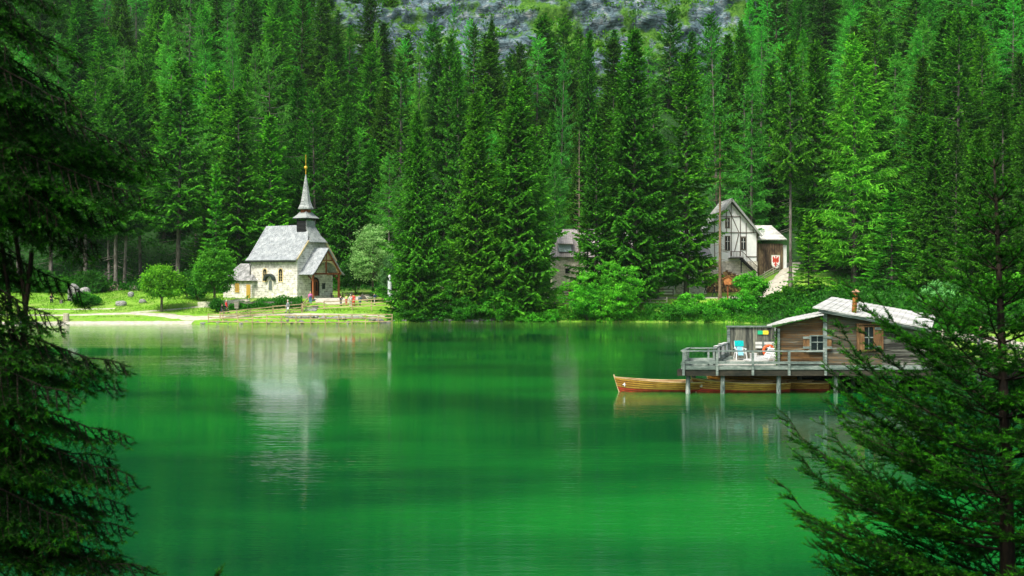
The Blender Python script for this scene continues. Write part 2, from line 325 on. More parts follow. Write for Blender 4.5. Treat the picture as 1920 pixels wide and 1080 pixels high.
PM = [-7, -.9, 0, .42, 1.15, 2.05, 3.0, 3.2, 4.0, 6.5, 19, 47, 84, 150, 290, 470]
PL = [-7, -.5, 0, .22, .8, 1.45, 2.1, 3.0, 4.1, 6.5, 19, 47, 84, 150, 290, 470]
NV = np.random.RandomState(5)
_ph = NV.uniform(0, 6.28, (14, 2)); _fr = NV.uniform(-1, 1, (14, 2)); _fr /= np.hypot(_fr[:, 0], _fr[:, 1])[:, None]
def wob(X, Y, wl):
    s = 0
    for i in range(7): s = s+np.sin((X*_fr[i, 0]+Y*_fr[i, 1])*6.28/(wl*(0.5+i*0.17))+_ph[i, 0])
    return s/7
def H(X, Y):
    X = np.asarray(X, float); Y = np.asarray(Y, float); d = sdist(X, Y)
    left = 1-sst(X, -46, -36)
    z = np.interp(d, PD, PM)*(1-left)+np.interp(d, PD, PL)*left
    near = Y < 45
    z = np.where(near & (np.abs(X) < 100), np.where(d > 0, np.minimum(.29*d, 4.75), z), z)
    z = z+3.0*sst(X, 35, 43)*sst(Y, 159, 172)*(1-sst(d, 60, 90))
    z = z+wob(X, Y, 9)*0.12*sst(d, 3, 8)*(~near)+wob(X, Y, 30)*5.0*sst(d, 45, 80)+wob(X, Y, 6)*.5*sst(d, 32, 45)
    # level pads under the chapel and its forecourt
    pad = (1-sst(np.hypot((X+31.5), (Y-158))/1.0, 7.5, 10.5)); z = z*(1-pad)+3.13*pad
    return z
def h1(x, y): return float(H(np.array([x]), np.array([y]))[0])
def lines(segs):
    out = []
    for a, b, st in segs: out += list(np.arange(a, b, st))
    return np.array(out+[segs[-1][1]])
gx = lines([(-700, -300, 40), (-300, -120, 10), (-120, -60, 2.5), (-60, 70, 1.0), (70, 130, 3), (130, 300, 10), (300, 700, 40)])
gy = lines([(-60, -10, 10), (-10, 20, 1), (20, 60, 4), (60, 130, 3), (130, 190, 1.0), (190, 300, 3), (300, 460, 8), (460, 900, 40)])
GX, GY = np.meshgrid(gx, gy); GZ = H(GX, GY)
nx, ny = len(gx), len(gy)
idx = np.arange(nx*ny).reshape(ny, nx)
quads = np.stack([idx[:-1, :-1], idx[:-1, 1:], idx[1:, 1:], idx[1:, :-1]], -1).reshape(-1, 4)
DD = sdist(GX, GY).ravel()
def inter_noise(n): return n
m, nt, p = mat_new('meadow_and_forest_floor')
a = nt.nodes.new('ShaderNodeAttribute'); a.attribute_name = 'shore'
v = coords(nt)
n1 = noise(nt, v, 0.22, 6, 0.7); n2 = noise(nt, v, 3.0, 5, 0.7)
grass = ramp(nt, n2, [(0.25, (0.085, 0.25, 0.012)), (0.5, (0.17, 0.40, 0.02)), (0.75, (0.28, 0.50, 0.05))])
grass = mixc(nt, ramp(nt, n1, [(0.45, (0, 0, 0)), (0.7, (0.8, 0.8, 0.8))]), grass, (0.30, 0.40, 0.09))
dirt = ramp(nt, noise(nt, v, 1.1, 7, 0.75), [(0.56, (0, 0, 0)), (0.66, (0.75, 0.75, 0.75))])
grass = mixc(nt, dirt, grass, (0.30, 0.27, 0.15))
floor_ = ramp(nt, n2, [(0.3, (0.008, 0.03, 0.006)), (0.6, (0.02, 0.085, 0.012)), (0.75, (0.05, 0.14, 0.02))])
c = mixc(nt, a.outputs['Fac'], grass, floor_)
nt.links.new(c, p.inputs['Base Color']); p.inputs['Roughness'].default_value = 0.95; bump(nt, p, n2, 0.6, 0.15)
M['ground'] = m
sh = sst(DD, 24, 31); sh = np.where(GY.ravel() < 45, 1.0, sh); sh = np.maximum(sh, sst(GX.ravel(), 31, 34)*(GY.ravel() < 163)*(GY.ravel() > 95))
me = np_mesh('ground', np.stack([GX, GY, GZ], -1).reshape(-1, 3), quads, [m], {'shore': sh}, smooth=True)
tag(link('ground', me), kind='structure')

# water -------------------------------------------------------------
wx = lines([(-170, -60, 5), (-60, 60, 2.5), (60, 110, 5)]); wy = lines([(5, 60, 5), (60, 155, 2.5)])
WX, WY = np.meshgrid(wx, wy); idx = np.arange(WX.size).reshape(WX.shape)
wq = np.stack([idx[:-1, :-1], idx[:-1, 1:], idx[1:, 1:], idx[1:, :-1]], -1).reshape(-1, 4)
m, nt, p = mat_new('emerald_lake_water')
a = nt.nodes.new('ShaderNodeAttribute'); a.attribute_name = 'shallow'
n0 = noise(nt, coords(nt, (0.020, 0.042, 1), loc=(1.7, .4, 0)), 1.0, 4, 0.6)
deep = ramp(nt, n0, [(0.36, (0.001, 0.026, 0.014)), (0.48, (0.002, 0.07, 0.018)), (0.62, (0.006, 0.18, 0.024))])
c = mixc(nt, a.outputs['Fac'], deep, (0.17, 0.36, 0.05))
nt.links.new(c, p.inputs['Base Color']); p.inputs['Roughness'].default_value = 0.02; p.inputs['IOR'].default_value = 1.33; p.inputs['Specular IOR Level'].default_value = 0.5
w1 = noise(nt, coords(nt, (0.55, 2.6, 1)), 1.0, 3, 0.6, 0.3); w2 = noise(nt, coords(nt, (0.10, 0.45, 1)), 1.0, 2)
w4 = noise(nt, coords(nt, (1.6, 9.0, 1), loc=(3, 5, 0)), 1.0, 2)
w3 = noise(nt, coords(nt, (0.02, 0.05, 1)), 1.0, 2)
ad = nt.nodes.new('ShaderNodeMath'); ad.operation = 'MULTIPLY_ADD'; ad.inputs[1].default_value = 1.6; nt.links.new(w2, ad.inputs[0]); nt.links.new(w1, ad.inputs[2])
ad2 = nt.nodes.new('ShaderNodeMath'); ad2.operation = 'MULTIPLY_ADD'; ad2.inputs[1].default_value = 0.4; nt.links.new(w4, ad2.inputs[0]); nt.links.new(ad.outputs[0], ad2.inputs[2])
b = bump(nt, p, ad2.outputs[0], 0.5, 0.034)
st = ramp(nt, w3, [(0.38, (0.12, 0.12, 0.12)), (0.62, (1, 1, 1))])
sm = nt.nodes.new('ShaderNodeMath'); sm.operation = 'MULTIPLY'; sm.inputs[1].default_value = 0.52; nt.links.new(st, sm.inputs[0]); nt.links.new(sm.outputs[0], b.inputs['Strength'])
M['water'] = m
wd = -sdist(WX, WY).ravel()
wsh = np.clip(1-wd/34.0, 0, 1)**2.4*(WY.ravel() > 100)*0.6
me = np_mesh('lake_water', np.stack([WX, WY, WX*0], -1).reshape(-1, 3), wq, [m], {'shallow': wsh})
tag(link('lake_water', me), kind='structure')

# draped strips: paths and beach --------------------------------------
m, nt, p = mat_new('pale_gravel'); v = coords(nt)
c = ramp(nt, noise(nt, v, 1.5, 8, 0.7), [(0.3, (0.34, 0.32, 0.24)), (0.5, (0.50, 0.48, 0.39)), (0.7, (0.62, 0.60, 0.51))])
nt.links.new(c, p.inputs['Base Color']); p.inputs['Roughness'].default_value = 0.95; bump(nt, p, noise(nt, v, 9, 5), 0.5, 0.05); M['gravel'] = m
def strip(name, pts, wid, lift=0.05, mat=None, seed=1):
    rs = np.random.RandomState(seed); pts = np.array(pts, float); seg = np.hypot(*np.diff(pts, axis=0).T); cum = np.r_[0, np.cumsum(seg)]
    n = max(4, int(cum[-1]/0.8)); t = np.linspace(0, cum[-1], n); x = np.interp(t, cum, pts[:, 0]); y = np.interp(t, cum, pts[:, 1])
    wds = np.interp(t, cum, wid) if hasattr(wid, '__len__') else np.full(n, wid)
    for _ in range(6):
        x[1:-1] = (x[:-2]+2*x[1:-1]+x[2:])/4; y[1:-1] = (y[:-2]+2*y[1:-1]+y[2:])/4
    tx = np.gradient(x); ty = np.gradient(y); L = np.hypot(tx, ty); nxn = -ty/L; nyn = tx/L
    k = 7; V = []
    jl = wds*0.5*(1+rs.uniform(-.18, .18, n)); jr = wds*0.5*(1+rs.uniform(-.18, .18, n))
    for i in range(n):
        for j in range(k):
            u = -jl[i]+(jl[i]+jr[i])*j/(k-1); X = x[i]+nxn[i]*u; Y = y[i]+nyn[i]*u; V.append((X, Y))
    V = np.array(V); Z = H(V[:, 0], V[:, 1])+lift; Z = np.where((np.arange(len(V)) % k == 0) | (np.arange(len(V)) % k == k-1), Z-0.2, Z)
    idx = np.arange(n*k).reshape(n, k); q = np.stack([idx[:-1, :-1], idx[:-1, 1:], idx[1:, 1:], idx[1:, :-1]], -1).reshape(-1, 4)
    me = np_mesh(name, np.c_[V, Z], q, [mat or M['gravel']], smooth=True)
    return tag(link(name, me), kind='structure')
strip('beach', [(-96, 134.8), (-80, 137.9), (-72, 139.9), (-62, 141.5), (-50, 141.9), (-42.5, 142.1)], [1.3, 1.6, 1.8, 2.0, 2.4, 2.2], seed=2)
strip('gravel_path', [(-75, 145.2), (-62, 146.0), (-52, 147.6), (-47, 146.2), (-43, 144.0), (-38, 144.4), (-33, 145.6), (-28.5, 146.4), (-22, 146.2), (-17, 147.5)], [.7, 1.0, 1.8, 2.8, 3.0, 1.6, 1.2, 1.0, 1.0, .9])
strip('foot_path', [(-53, 148.2), (-47, 150.5), (-42, 152)], 0.8)
strip('foot_path', [(-68, 149.5), (-60, 150.2), (-56, 150.5)], 0.6)
strip('chapel_forecourt', [(-28, 151), (-24.5, 152.4), (-22, 156), (-22.5, 163), (-17, 174), (-13, 180)], [2.4, 3.0, 2.8, 3.4, 4.2, 5.5], lift=0.09, seed=4)
strip('gravel_road', [(-17, 153), (-6, 158), (2, 161.5), (14, 161.5), (24, 160), (32, 159.5), (38, 162), (43.5, 169), (46.8, 177)], [2.6, 3, 3.6, 3.8, 3.8, 4.2, 4.2, 3.6, 3.0], lift=0.08, seed=5)
strip('shore_path', [(43.5, 66), (41.1, 82), (40.5, 96)], 1.8, lift=0.08, seed=6)

# cliff ---------------------------------------------------------------
def fbm2(x, y, seed, octs=6, base=1.0):
    rs = np.random.RandomState(seed); out = 0; amp = 1
    for o in range(octs):
        s = 0
        for i in range(5):
            a_ = rs.uniform(0, 6.28); s = s+np.sin((x*math.cos(a_)+y*math.sin(a_))*base*(2**o)*rs.uniform(.7, 1.3)+rs.uniform(0, 6.28))
        out = out+amp*s/5; amp *= 0.52
    return out
cx_ = np.linspace(-66, 82, 260); ct = np.linspace(0, 1, 190)
CXX, CT = np.meshgrid(cx_, ct)
prof_y = np.interp(CT, [0, .76, .84, 1], [240, 284, 300, 430]); prof_z = np.interp(CT, [0, .76, .84, 1], [24, 138, 150, 190])
edge = 1-sst(np.abs(CXX-6), 50, 74)
u_ = CXX+0.45*prof_z; vv = prof_z-0.35*CXX                 # bedding dips to the right
disp = fbm2(CXX, prof_z, 3, 5, 0.07)*4.5+fbm2(u_*0.3, vv, 9, 5, 0.3)*2.0+fbm2(u_*1.0, vv*1.3, 12, 4, 0.9)*0.8
ledge = (np.abs(((vv/5.5+fbm2(CXX, prof_z, 21, 2, 0.05)*0.7) % 1)-0.5)*2); disp = disp-0.7*ledge**2*np.clip(0.5+fbm2(CXX, prof_z, 77, 3, .09), 0, 1)
disp = disp+2.2*np.abs(fbm2(u_*.22, vv*.8, 61, 3, .55))+1.1*np.abs(fbm2(u_*.6, vv*1.6, 62, 3, 1.2))-1.0
CYY = prof_y+disp+(1-edge)*60
CZZ = prof_z+fbm2(CXX, prof_z, 33, 4, 0.3)*0.7-(1-edge)*12
idx = np.arange(CXX.size).reshape(CXX.shape)
me = np_mesh('cliff', np.stack([CXX, CYY, CZZ], -1).reshape(-1, 3), np.stack([idx[:-1, :-1], idx[:-1, 1:], idx[1:, 1:], idx[1:, :-1]], -1).reshape(-1, 4), [M['cliff']], smooth=False)
tag(link('cliff', me), kind='structure')

# ------------------------------------------------------------------ plants
def norm(v): return v/np.maximum(np.linalg.norm(v, axis=-1, keepdims=True), 1e-9)
def cards(C, D, L, W, rs, flat=0.0):
    # diamonds centred on C along D; flat 1 = lying in the horizontal, 0 = any way round
    r = rs.normal(size=C.shape); r[:, 2] *= (1-flat); s = norm(np.cross(D, np.cross(r, D)))
    L = np.asarray(L)[:, None]*.5; W = np.asarray(W)[:, None]*.5
    V = np.stack([C-D*L, C+s*W-D*L*.15, C+D*L, C-s*W-D*L*.15], 1)
    return V.reshape(-1, 3), np.arange(len(C)*4).reshape(-1, 4)
def tri_bars(P, Q, r0, r1):
    # three-sided tapering sticks
    D = norm(Q-P); a = norm(np.cross(D, np.array([0.13, 0.21, 0.97]))); b = np.cross(D, a)
    r0 = np.asarray(r0)[:, None]; r1 = np.asarray(r1)[:, None]; V = []
    for k in range(3):
        c, s = math.cos(k*2.094), math.sin(k*2.094); V.append(P+(a*c+b*s)*r0)
    for k in range(3):
        c, s = math.cos(k*2.094), math.sin(k*2.094); V.append(Q+(a*c+b*s)*r1)
    V = np.stack(V, 1).reshape(-1, 3); n = len(P); base = (np.arange(n)*6)[:, None, None]
    f = np.array([[0, 1, 4, 3], [1, 2, 5, 4], [2, 0, 3, 5]])[None]
    return V, (base+f).reshape(-1, 4)
def conifer(seed, Ht, Rm, base=0.06, step=0.55, nb=7, power=0.8, droop=0.35, twig=0.42, card=(0.55, 0.2), cards_per=4, hang=0.35, irregular=0.25, gap=0.0, limb_r=0.03, trunk_r=None, low_limbs=6, tipr=0.75, lean=0.0, fluffy=0.0):
    rs = np.random.RandomState(seed); tr = trunk_r or Ht*0.0085
    C = []; Dv = []; Ls = []; Ws = []; T = []; bP = []; bQ = []; br0 = []; br1 = []
    h = Ht*base; az0 = 0
    sect = rs.uniform(0.75, 1.2, 12)
    while h < Ht*0.985:
        t = (h-Ht*base)/(Ht*(1-base)); Rt = Rm*min(1.0, (1-t)**power*1.08+0.02)*(0.72+0.28*min(1, t*5+.3))
        k = max(3, int(round(nb*(0.55+0.45*(1-t))+rs.uniform(-1, 1))))
        az0 += rs.uniform(0, 6.28)
        for j in range(k):
            if rs.rand() < gap: continue
            az = az0+6.283*j/k+rs.uniform(-.35, .35); hh = h+rs.uniform(-.5, .5)*step
            L = Rt*rs.uniform(1-irregular*1.6, 1+irregular)*sect[int(az/6.283*12) % 12]
            if L < 0.12: L = 0.12
            d0 = np.array([math.cos(az), math.sin(az), 0.0])
            up = np.interp(t, [0, .45, 1], [-droop*0.9, -droop*0.35, 0.75]); cur = np.interp(t, [0, .5, 1], [droop*0.75, droop*0.6, 0.0])
            n = max(3, int(L/0.32)+1); s = np.linspace(0.0, 1, n)
            P = np.stack([d0[0]*L*s, d0[1]*L*s, hh+L*(up*s+cur*s*s)], 1)
            bP.append(P[:-1]); bQ.append(P[1:]); r = limb_r*(0.4+0.6*(1-t))*(1-s*0.85)*min(1.4, L/2.5+.3); br0.append(r[:-1]); br1.append(r[1:])
            ts = np.arange(0.28 if L > 1 else 0.05, 1.0, 0.20/max(L, .4))
            if len(ts) == 0: ts = np.array([.6])
            ts = np.clip(ts+rs.uniform(-.03, .03, len(ts)), 0.03, 1)
            for side in (-1, 1, 0):
                q = ts if side else np.array([1.0, 0.93])
                pos = np.stack([np.interp(q, s, P[:, i]) for i in range(3)], 1)
                lat = np.array([-d0[1], d0[0], 0])*side
                tl = (twig*L*(1.05-q)**0.75+0.16)*rs.uniform(.7, 1.2, len(q)) if side else np.full(len(q), 0.3+0.05*L)
                dd = d0[None]*(0.75 if side else 1)+lat[None]*0.85+rs.normal(size=(len(q), 3))*(.13+fluffy)
                dd[:, 2] += (up+cur*q*1.6)*0.7-(hang*rs.uniform(.3, 1.2, len(q)) if side else 0.0)
                dd = norm(dd)
                for c_ in range(cards_per):
                    f = (c_+0.5)/cards_per
                    cc = pos+dd*(tl*f)[:, None]; dj = norm(dd+rs.normal(size=dd.shape)*.22+np.array([0, 0, -hang*0.55*f]))
                    C.append(cc+np.array([0, 0, -hang*.10])*f); Dv.append(dj); ll = np.minimum(card[0], tl/cards_per*2.1+.12)*rs.uniform(.75, 1.25, len(q)); Ls.append(ll)
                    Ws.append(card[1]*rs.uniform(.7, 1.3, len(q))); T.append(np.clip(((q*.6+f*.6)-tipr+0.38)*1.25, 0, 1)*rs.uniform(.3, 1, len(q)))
                # pendulous twigs below the branch
                if side == 0 and hang > 0.2:
                    q2 = rs.uniform(.3, .98, int(L*4*hang)+1); pos2 = np.stack([np.interp(q2, s, P[:, i]) for i in range(3)], 1)
                    dn = norm(rs.normal(size=(len(q2), 3))*.25+np.array([0, 0, -1]))
                    C.append(pos2+dn*.22); Dv.append(dn); Ls.append(rs.uniform(.3, .6, len(q2))); Ws.append(np.full(len(q2), card[1]*.8)); T.append(np.zeros(len(q2)))
        h += step*rs.uniform(.7, 1.3)*(1 if t < .8 else .6)
    # leader
    C.append(np.array([[0, 0, Ht*.985], [0, 0, Ht*1.0]])); Dv.append(np.array([[0, 0, 1.], [0, 0, 1.]])); Ls.append(np.array([.8, .6])*Ht/28+.1); Ws.append(np.array([.14, .1])); T.append(np.array([.5, .8]))
    C = np.concatenate(C); Dv = np.concatenate(Dv); V, Fq = cards(C, Dv, np.concatenate(Ls), np.concatenate(Ws), rs, 0.35)
    tip = np.repeat(np.concatenate(T), 4)
    # trunk and limbs
    n = 9; zs = np.linspace(-0.5, Ht*.97, 12); rad = tr*(1-zs/Ht)**.85+0.01; rad[0] *= 1.5; rad[1] *= 1.0
    ang = np.arange(n)*6.283/n; TV = np.stack([np.stack([np.cos(ang)*r_, np.sin(ang)*r_, np.full(n, z_)], 1) for z_, r_ in zip(zs, rad)]).reshape(-1, 3)
    ii = np.arange(12*n).reshape(12, n); TF = np.stack([ii[:-1], np.roll(ii, -1, 1)[:-1], np.roll(ii, -1, 1)[1:], ii[1:]], -1).reshape(-1, 4)
    # bare dead limbs below the crown
    for _ in range(low_limbs):
        hz = rs.uniform(.03, max(.08, base)) * Ht; az = rs.uniform(0, 6.28); L = rs.uniform(.6, 2.2)
        p0 = np.array([[0, 0, hz]]); p1 = p0+np.array([[math.cos(az)*L, math.sin(az)*L, -.25*L]])
        bP.append(p0); bQ.append(p1); br0.append(np.array([.035])); br1.append(np.array([.006]))
    BV, BF = tri_bars(np.concatenate(bP), np.concatenate(bQ), np.concatenate(br0), np.concatenate(br1))
    return (V, Fq, tip), (np.concatenate([TV, BV]), np.concatenate([TF, BF+len(TV)]))
PROTO = {}
def proto(key, leafmat, barkmat, **kw):
    (V, Fq, tip), (TV, TF) = conifer(**kw)
    PROTO[key] = (np_mesh('crown', V, Fq, [leafmat], {'tip': tip}), np_mesh('trunk', TV, TF, [barkmat]), kw['Ht'], kw['Rm'])
S, BK = M['spruce'], M['bark']
proto('a', S, BK, seed=1, Ht=28, Rm=3.9, base=.05, step=.5, nb=9, power=.72, droop=.45, hang=.5)
proto('b', S, BK, seed=2, Ht=28, Rm=3.3, base=.08, step=.52, nb=8, power=.6, droop=.5, hang=.45, irregular=.35)
proto('c', S, BK, seed=3, Ht=28, Rm=3.6, base=.10, step=.68, nb=7, power=.65, droop=.6, hang=.25, gap=.15, limb_r=.05, twig=.3, irregular=.3)
proto('d', S, BK, seed=4, Ht=28, Rm=2.9, base=.12, step=.52, nb=8, power=.55, droop=.4, hang=.55, irregular=.4, gap=.1)
proto('e', S, BK, seed=5, Ht=28, Rm=3.5, base=.28, step=.6, nb=7, power=.6, droop=.5, hang=.5, irregular=.35, low_limbs=26)
proto('h', S, BK, seed=17, Ht=28, Rm=4.7, base=.08, step=.55, nb=8, power=.5, droop=.5, hang=.5, irregular=.5, gap=.08)
proto('g', S, BK, seed=16, Ht=28, Rm=3.5, base=.45, step=.6, nb=7, power=.55, droop=.5, hang=.5, irregular=.35, low_limbs=34)
proto('f', S, BK, seed=6, Ht=28, Rm=4.2, base=.03, step=.46, nb=10, power=.82, droop=.5, hang=.55, irregular=.3)
proto('young', S, BK, seed=7, Ht=9, Rm=1.9, base=.04, step=.36, nb=7, power=.95, droop=.25, hang=.15, card=(.4, .14), cards_per=2, low_limbs=0)
proto('small', S, BK, seed=8, Ht=2.8, Rm=.75, base=.1, step=.26, nb=5, power=1.0, droop=.1, hang=0, card=(.28, .07), cards_per=1, low_limbs=0, trunk_r=.03, limb_r=.012)
Lm = M['larch']
proto('la', Lm, BK, seed=11, Ht=26, Rm=3.4, base=.16, step=.6, nb=6, power=.62, droop=.3, hang=.75, card=(.42, .10), cards_per=4, irregular=.4, gap=.1, fluffy=.25, low_limbs=14)
proto('lb', Lm, BK, seed=12, Ht=26, Rm=3.8, base=.08, step=.5, nb=8, power=.72, droop=.2, hang=.6, card=(.42, .11), cards_per=4, irregular=.3, fluffy=.25)
proto('lc', Lm, BK, seed=13, Ht=26, Rm=3.8, base=.45, step=.75, nb=6, power=.55, droop=.45, hang=.8, card=(.42, .10), cards_per=4, irregular=.4, gap=.12, fluffy=.25, low_limbs=22, limb_r=.05)
proto('pine', S, M['barkpine'], seed=14, Ht=26, Rm=2.4, base=.62, step=.8, nb=5, power=.5, droop=.2, hang=.3, irregular=.5, gap=.15, low_limbs=30, card=(.45, .17), trunk_r=.17)
(dv, df, dt_), (tv, tf) = conifer(seed=15, Ht=14, Rm=1.6, base=.1, step=.4, nb=6, droop=.5, limb_r=.035, low_limbs=10)
PROTO['dead'] = (None, np_mesh('trunk', tv, tf, [M['deadwood']]), 14, 1.6)
NAMES = {'l': ('larch_tree', 'larch')}
RT = random.Random(77)
def plant_tree(key, x, y, ht, rad, tint, label, group=None, name=None, cat='tree', z=None, rz=None):
    cm, tm, H0, R0 = PROTO[key]
    r = empty(name or ('larch_tree' if key in ('la', 'lb', 'lc') else 'spruce_tree'), (x, y, (h1(x, y) if z is None else z)-0.1), RT.uniform(0, 6.28) if rz is None else rz, label, cat, group)
    r.scale = (rad/R0, rad/R0, ht/H0)
    if ht > 12 and y > 170: r.rotation_euler.x = R(RT.uniform(-1.8, 1.8)); r.rotation_euler.y = R(RT.uniform(-1.8, 1.8))
    t = link('trunk', tm, r)
    if cm is not None:
        c = link('crown', cm, r); c.color = (*tint, 1)
    return r

# ------------------------------------------------------------------ chapel (local frame: x along the front, y along the lake side, z up)
CHX, CHY, CHZ = -30.6, 152.0, 3.13; CHR = math.atan2(.848, .53)
def lcoord(px, face, Y0=CHY, X0=CHX, rz=CHR, off=0.0):
    k = (px-CX)/F; vx, vy = math.cos(rz), math.sin(rz); ux, uy = -math.sin(rz), math.cos(rz)
    if face == 'front':    # point = C + off*u + t*v
        bx, by, dx, dy = X0+off*ux, Y0+off*uy, vx, vy
    else: bx, by, dx, dy = X0+off*vx, Y0+off*vy, ux, uy
    return (bx-k*by)/(k*dy-dx)
ch = empty('chapel', (CHX, CHY, CHZ), CHR, 'small pale stone chapel with grey shingle roof and slim spire on the far shore', 'chapel')
W_, L_ = 7.5, 9.3
def arch_pts(c, z0, w, h, n=8):
    r = w/2; return [(c-r, z0), (c+r, z0)]+[(c+r*math.cos(math.pi*i/n), z0+h-r+r*math.sin(math.pi*i/n)) for i in range(n+1)]
def plate(mb, pts, face, d0, d1, at_=0.0):
    # prism of a 2-D outline standing on a wall plane; face 'x' = wall x=at_, face 'y' = wall y=at_; d0..d1 outward
    def P(a_, z, d): return (at_-d, a_, z) if face == 'x' else (a_, at_-d, z)
    k = len(pts); vs = [P(a_, z, d0) for a_, z in pts]+[P(a_, z, d1) for a_, z in pts]
    return mb.add(vs, [tuple(range(k)), tuple(range(2*k-1, k-1, -1))]+[(i, (i+1) % k, k+(i+1) % k, k+i) for i in range(k)])
def ring(mb, po, pi_, face, d0, d1, at_=0.0):
    def P(a_, z, d): return (at_-d, a_, z) if face == 'x' else (a_, at_-d, z)
    k = len(po)
    for i in range(k):
        j = (i+1) % k; vs = [P(*po[i], d1), P(*po[j], d1), P(*pi_[j], d1), P(*pi_[i], d1), P(*po[i], d0), P(*po[j], d0), P(*pi_[j], d0), P(*pi_[i], d0)]
        mb.add(vs, [(0, 1, 2, 3), (0, 4, 5, 1), (3, 2, 6, 7)])
    return mb
wl = MB()
fw = [(0, -.4), (W_, -.4), (W_, 5.7), (5.55, 8.35), (1.95, 8.35), (0, 5.7)]
plate(wl, fw, 'y', -.4, 0); plate(wl, [(0, -.4), (W_, -.4), (W_, 5.7), (3.75, 10.3), (0, 5.7)], 'y', -.4, 0, at_=L_-.4)
wl.b2((0, .4, -.4), (.4, L_-.4, 5.7)); wl.b2((W_-.4, .4, -.4), (W_, L_-.4, 5.7))
wl.build('wall', M['stone'], ch)
pb = MB(); pb.b2((.0-.12, -.12, -.4), (W_+.1, 0, .35)); pb.b2((-.12, .0, -.4), (0, L_, .3)); pb.build('plinth', M['stone2'], ch)
rf = MB()
rf.slab([(-.6, -.3, 5.4), (.15, -.3, 6.0), (.15, 9.7, 6.0), (-.6, 9.7, 5.4)][::-1], .16)
rf.slab([(.15, -.3, 6.0), (2.0, -.3, 8.4), (3.75, 1.3, 10.62), (3.75, 9.7, 10.62), (.15, 9.7, 6.0)][::-1], .16)
rf.slab([(8.1, -.3, 5.4), (7.35, -.3, 6.0), (7.35, 9.7, 6.0), (8.1, 9.7, 5.4)], .16)
rf.slab([(7.35, -.3, 6.0), (5.5, -.3, 8.4), (3.75, 1.3, 10.62), (3.75, 9.7, 10.62), (7.35, 9.7, 6.0)], .16)
rf.build('roof', M['shingle'], ch)
hp = MB(); hp.slab([(1.75, -.62, 8.15), (5.75, -.62, 8.15), (5.1, -.2, 8.75), (2.4, -.2, 8.75)], .12)
hp.slab([(2.4, -.2, 8.75), (5.1, -.2, 8.75), (4.75, .75, 10.3), (2.75, .75, 10.3)], .12); hp.build('hip_roof', M['shinglex'], ch)
cb = MB()
for i in range(6): cb = MB(); cb.box((2.1+i*.66, -.2, 8.18), (.16, .4, .25)); cb.build('corbel', M['dkbrown'], ch)
vb = MB(); vb.bar((5.5, -.36, 8.3), (7.9, -.36, 5.45), .1, .34); vb.build('bargeboard', M['cream'], ch); vb = MB(); vb.bar((2.0, -.36, 8.3), (-.4, -.36, 5.55), .1, .2); vb.build('bargeboard', M['cream'], ch)
gt = MB(); gt.tube([(-.66, -.3, 5.32), (-.66, 9.6, 5.32)], .07, 6); gt.tube([(-.6, 9.15, 5.3), (-.15, 9.2, 4.8), (-.15, 9.2, 2.2)], .06, 6); gt.build('gutter', M['black'], ch)
# belfry and spire
cxs, cys = 3.75, 1.85
bf = MB(); bf.box((cxs, cys, 10.3), (1.85, 1.85, 2.0))
for sx in (-1, 1):
    for sy in (-1, 1): bf.box((cxs+sx*.85, cys+sy*.85, 11.5), (.14, .14, .5))
for i in range(9): bf.box((cxs-.95, cys, 9.5+i*.2), (.06, 1.7, .12), M=Matrix.Rotation(R(25), 3, 'Y'))
bf.build('belfry', M['black'], ch)
tf_ = MB(); tf_.slab([(2.78, .86, 9.9), (4.72, .86, 9.9), (4.68, .9, 11.3), (2.82, .9, 11.3)], .06); tf_.build('belfry_cladding', M['shinglex'], ch)
sk = MB(); sk.lathe([(1.95, 11.62), (1.85, 11.62), (1.95, 11.68), (1.3, 12.15), (.85, 12.62), (.1, 12.65)], (cxs, cys, 0), 4, R(45)); sk.build('skirt_roof', M['shinglex'], ch)
nk = MB(); nk.lathe([(.78, 12.5), (.78, 13.0)], (cxs, cys, 0), 8, R(22.5)); nk.build('spire_neck', M['brown'], ch)
sp = MB(); sp.lathe([(.7, 12.95), (1.2, 13.0), (1.18, 13.18), (1.0, 13.5), (.82, 13.9), (.66, 14.6), (.5, 15.6), (.3, 16.9), (.07, 18.1)], (cxs, cys, 0), 8, R(22.5)); sp.build('spire', M['shinglex'], ch)
fn = MB(); fn.tube([(cxs, cys, 17.9), (cxs, cys, 19.0)], .07, 6); fn.sphere((cxs, cys, 19.1), .26); fn.build('finial_ball', M['gold'], ch)
cr = MB(); cr.tube([(cxs, cys, 19.2), (cxs, cys, 21.0)], .045, 6); cr.bar((cxs-.33*.7, cys-.33*.7, 20.5), (cxs+.33*.7, cys+.33*.7, 20.5), .07, .07); cr.build('cross', M['gold'], ch)
# porch
x0, x1, pc = .8, 6.45, 3.62
pw = MB(); 
for x in (x0+.1, x1-.1):
    pw = MB(); pw.box((x, -2.2, 1.72), (.24, .24, 3.45)); pw.bar((x, -2.2, 2.5), (x, -1.2, 3.35), .14, .14); pw.build('porch_post', M['brown'], ch)
pw = MB(); pw.box(((x0+x1)/2, -2.2, 3.55), (x1-x0+.6, .22, .24)); pw.box((x0+.1, -1.1, 3.5), (.2, 2.2, .2)); pw.box((x1-.1, -1.1, 3.5), (.2, 2.2, .2))
pw.box((pc, -2.2, 5.3), (.18, .16, 3.5)); pw.box((pc, -2.31, 5.5), (2.5, .1, .14))
pw.bar((x0+.05, -2.5, 3.6), (pc, -2.5, 6.85), .12, .22); pw.bar((x1-.0, -2.5, 3.6), (pc, -2.5, 6.85), .12, .22)
pw.build('porch_beam', M['brown'], ch)
gp = MB()
def rake(x): return 3.5+(3.5*(1-abs(x-pc)/(x1-pc+.1)))
def inar(x):
    u = (x-pc)/2.35
    return 3.68+(1.55*math.sqrt(max(0, 1-u*u)) if abs(u) < 1 else 0)
xs = np.linspace(x0+.1, x1-.1, 29)
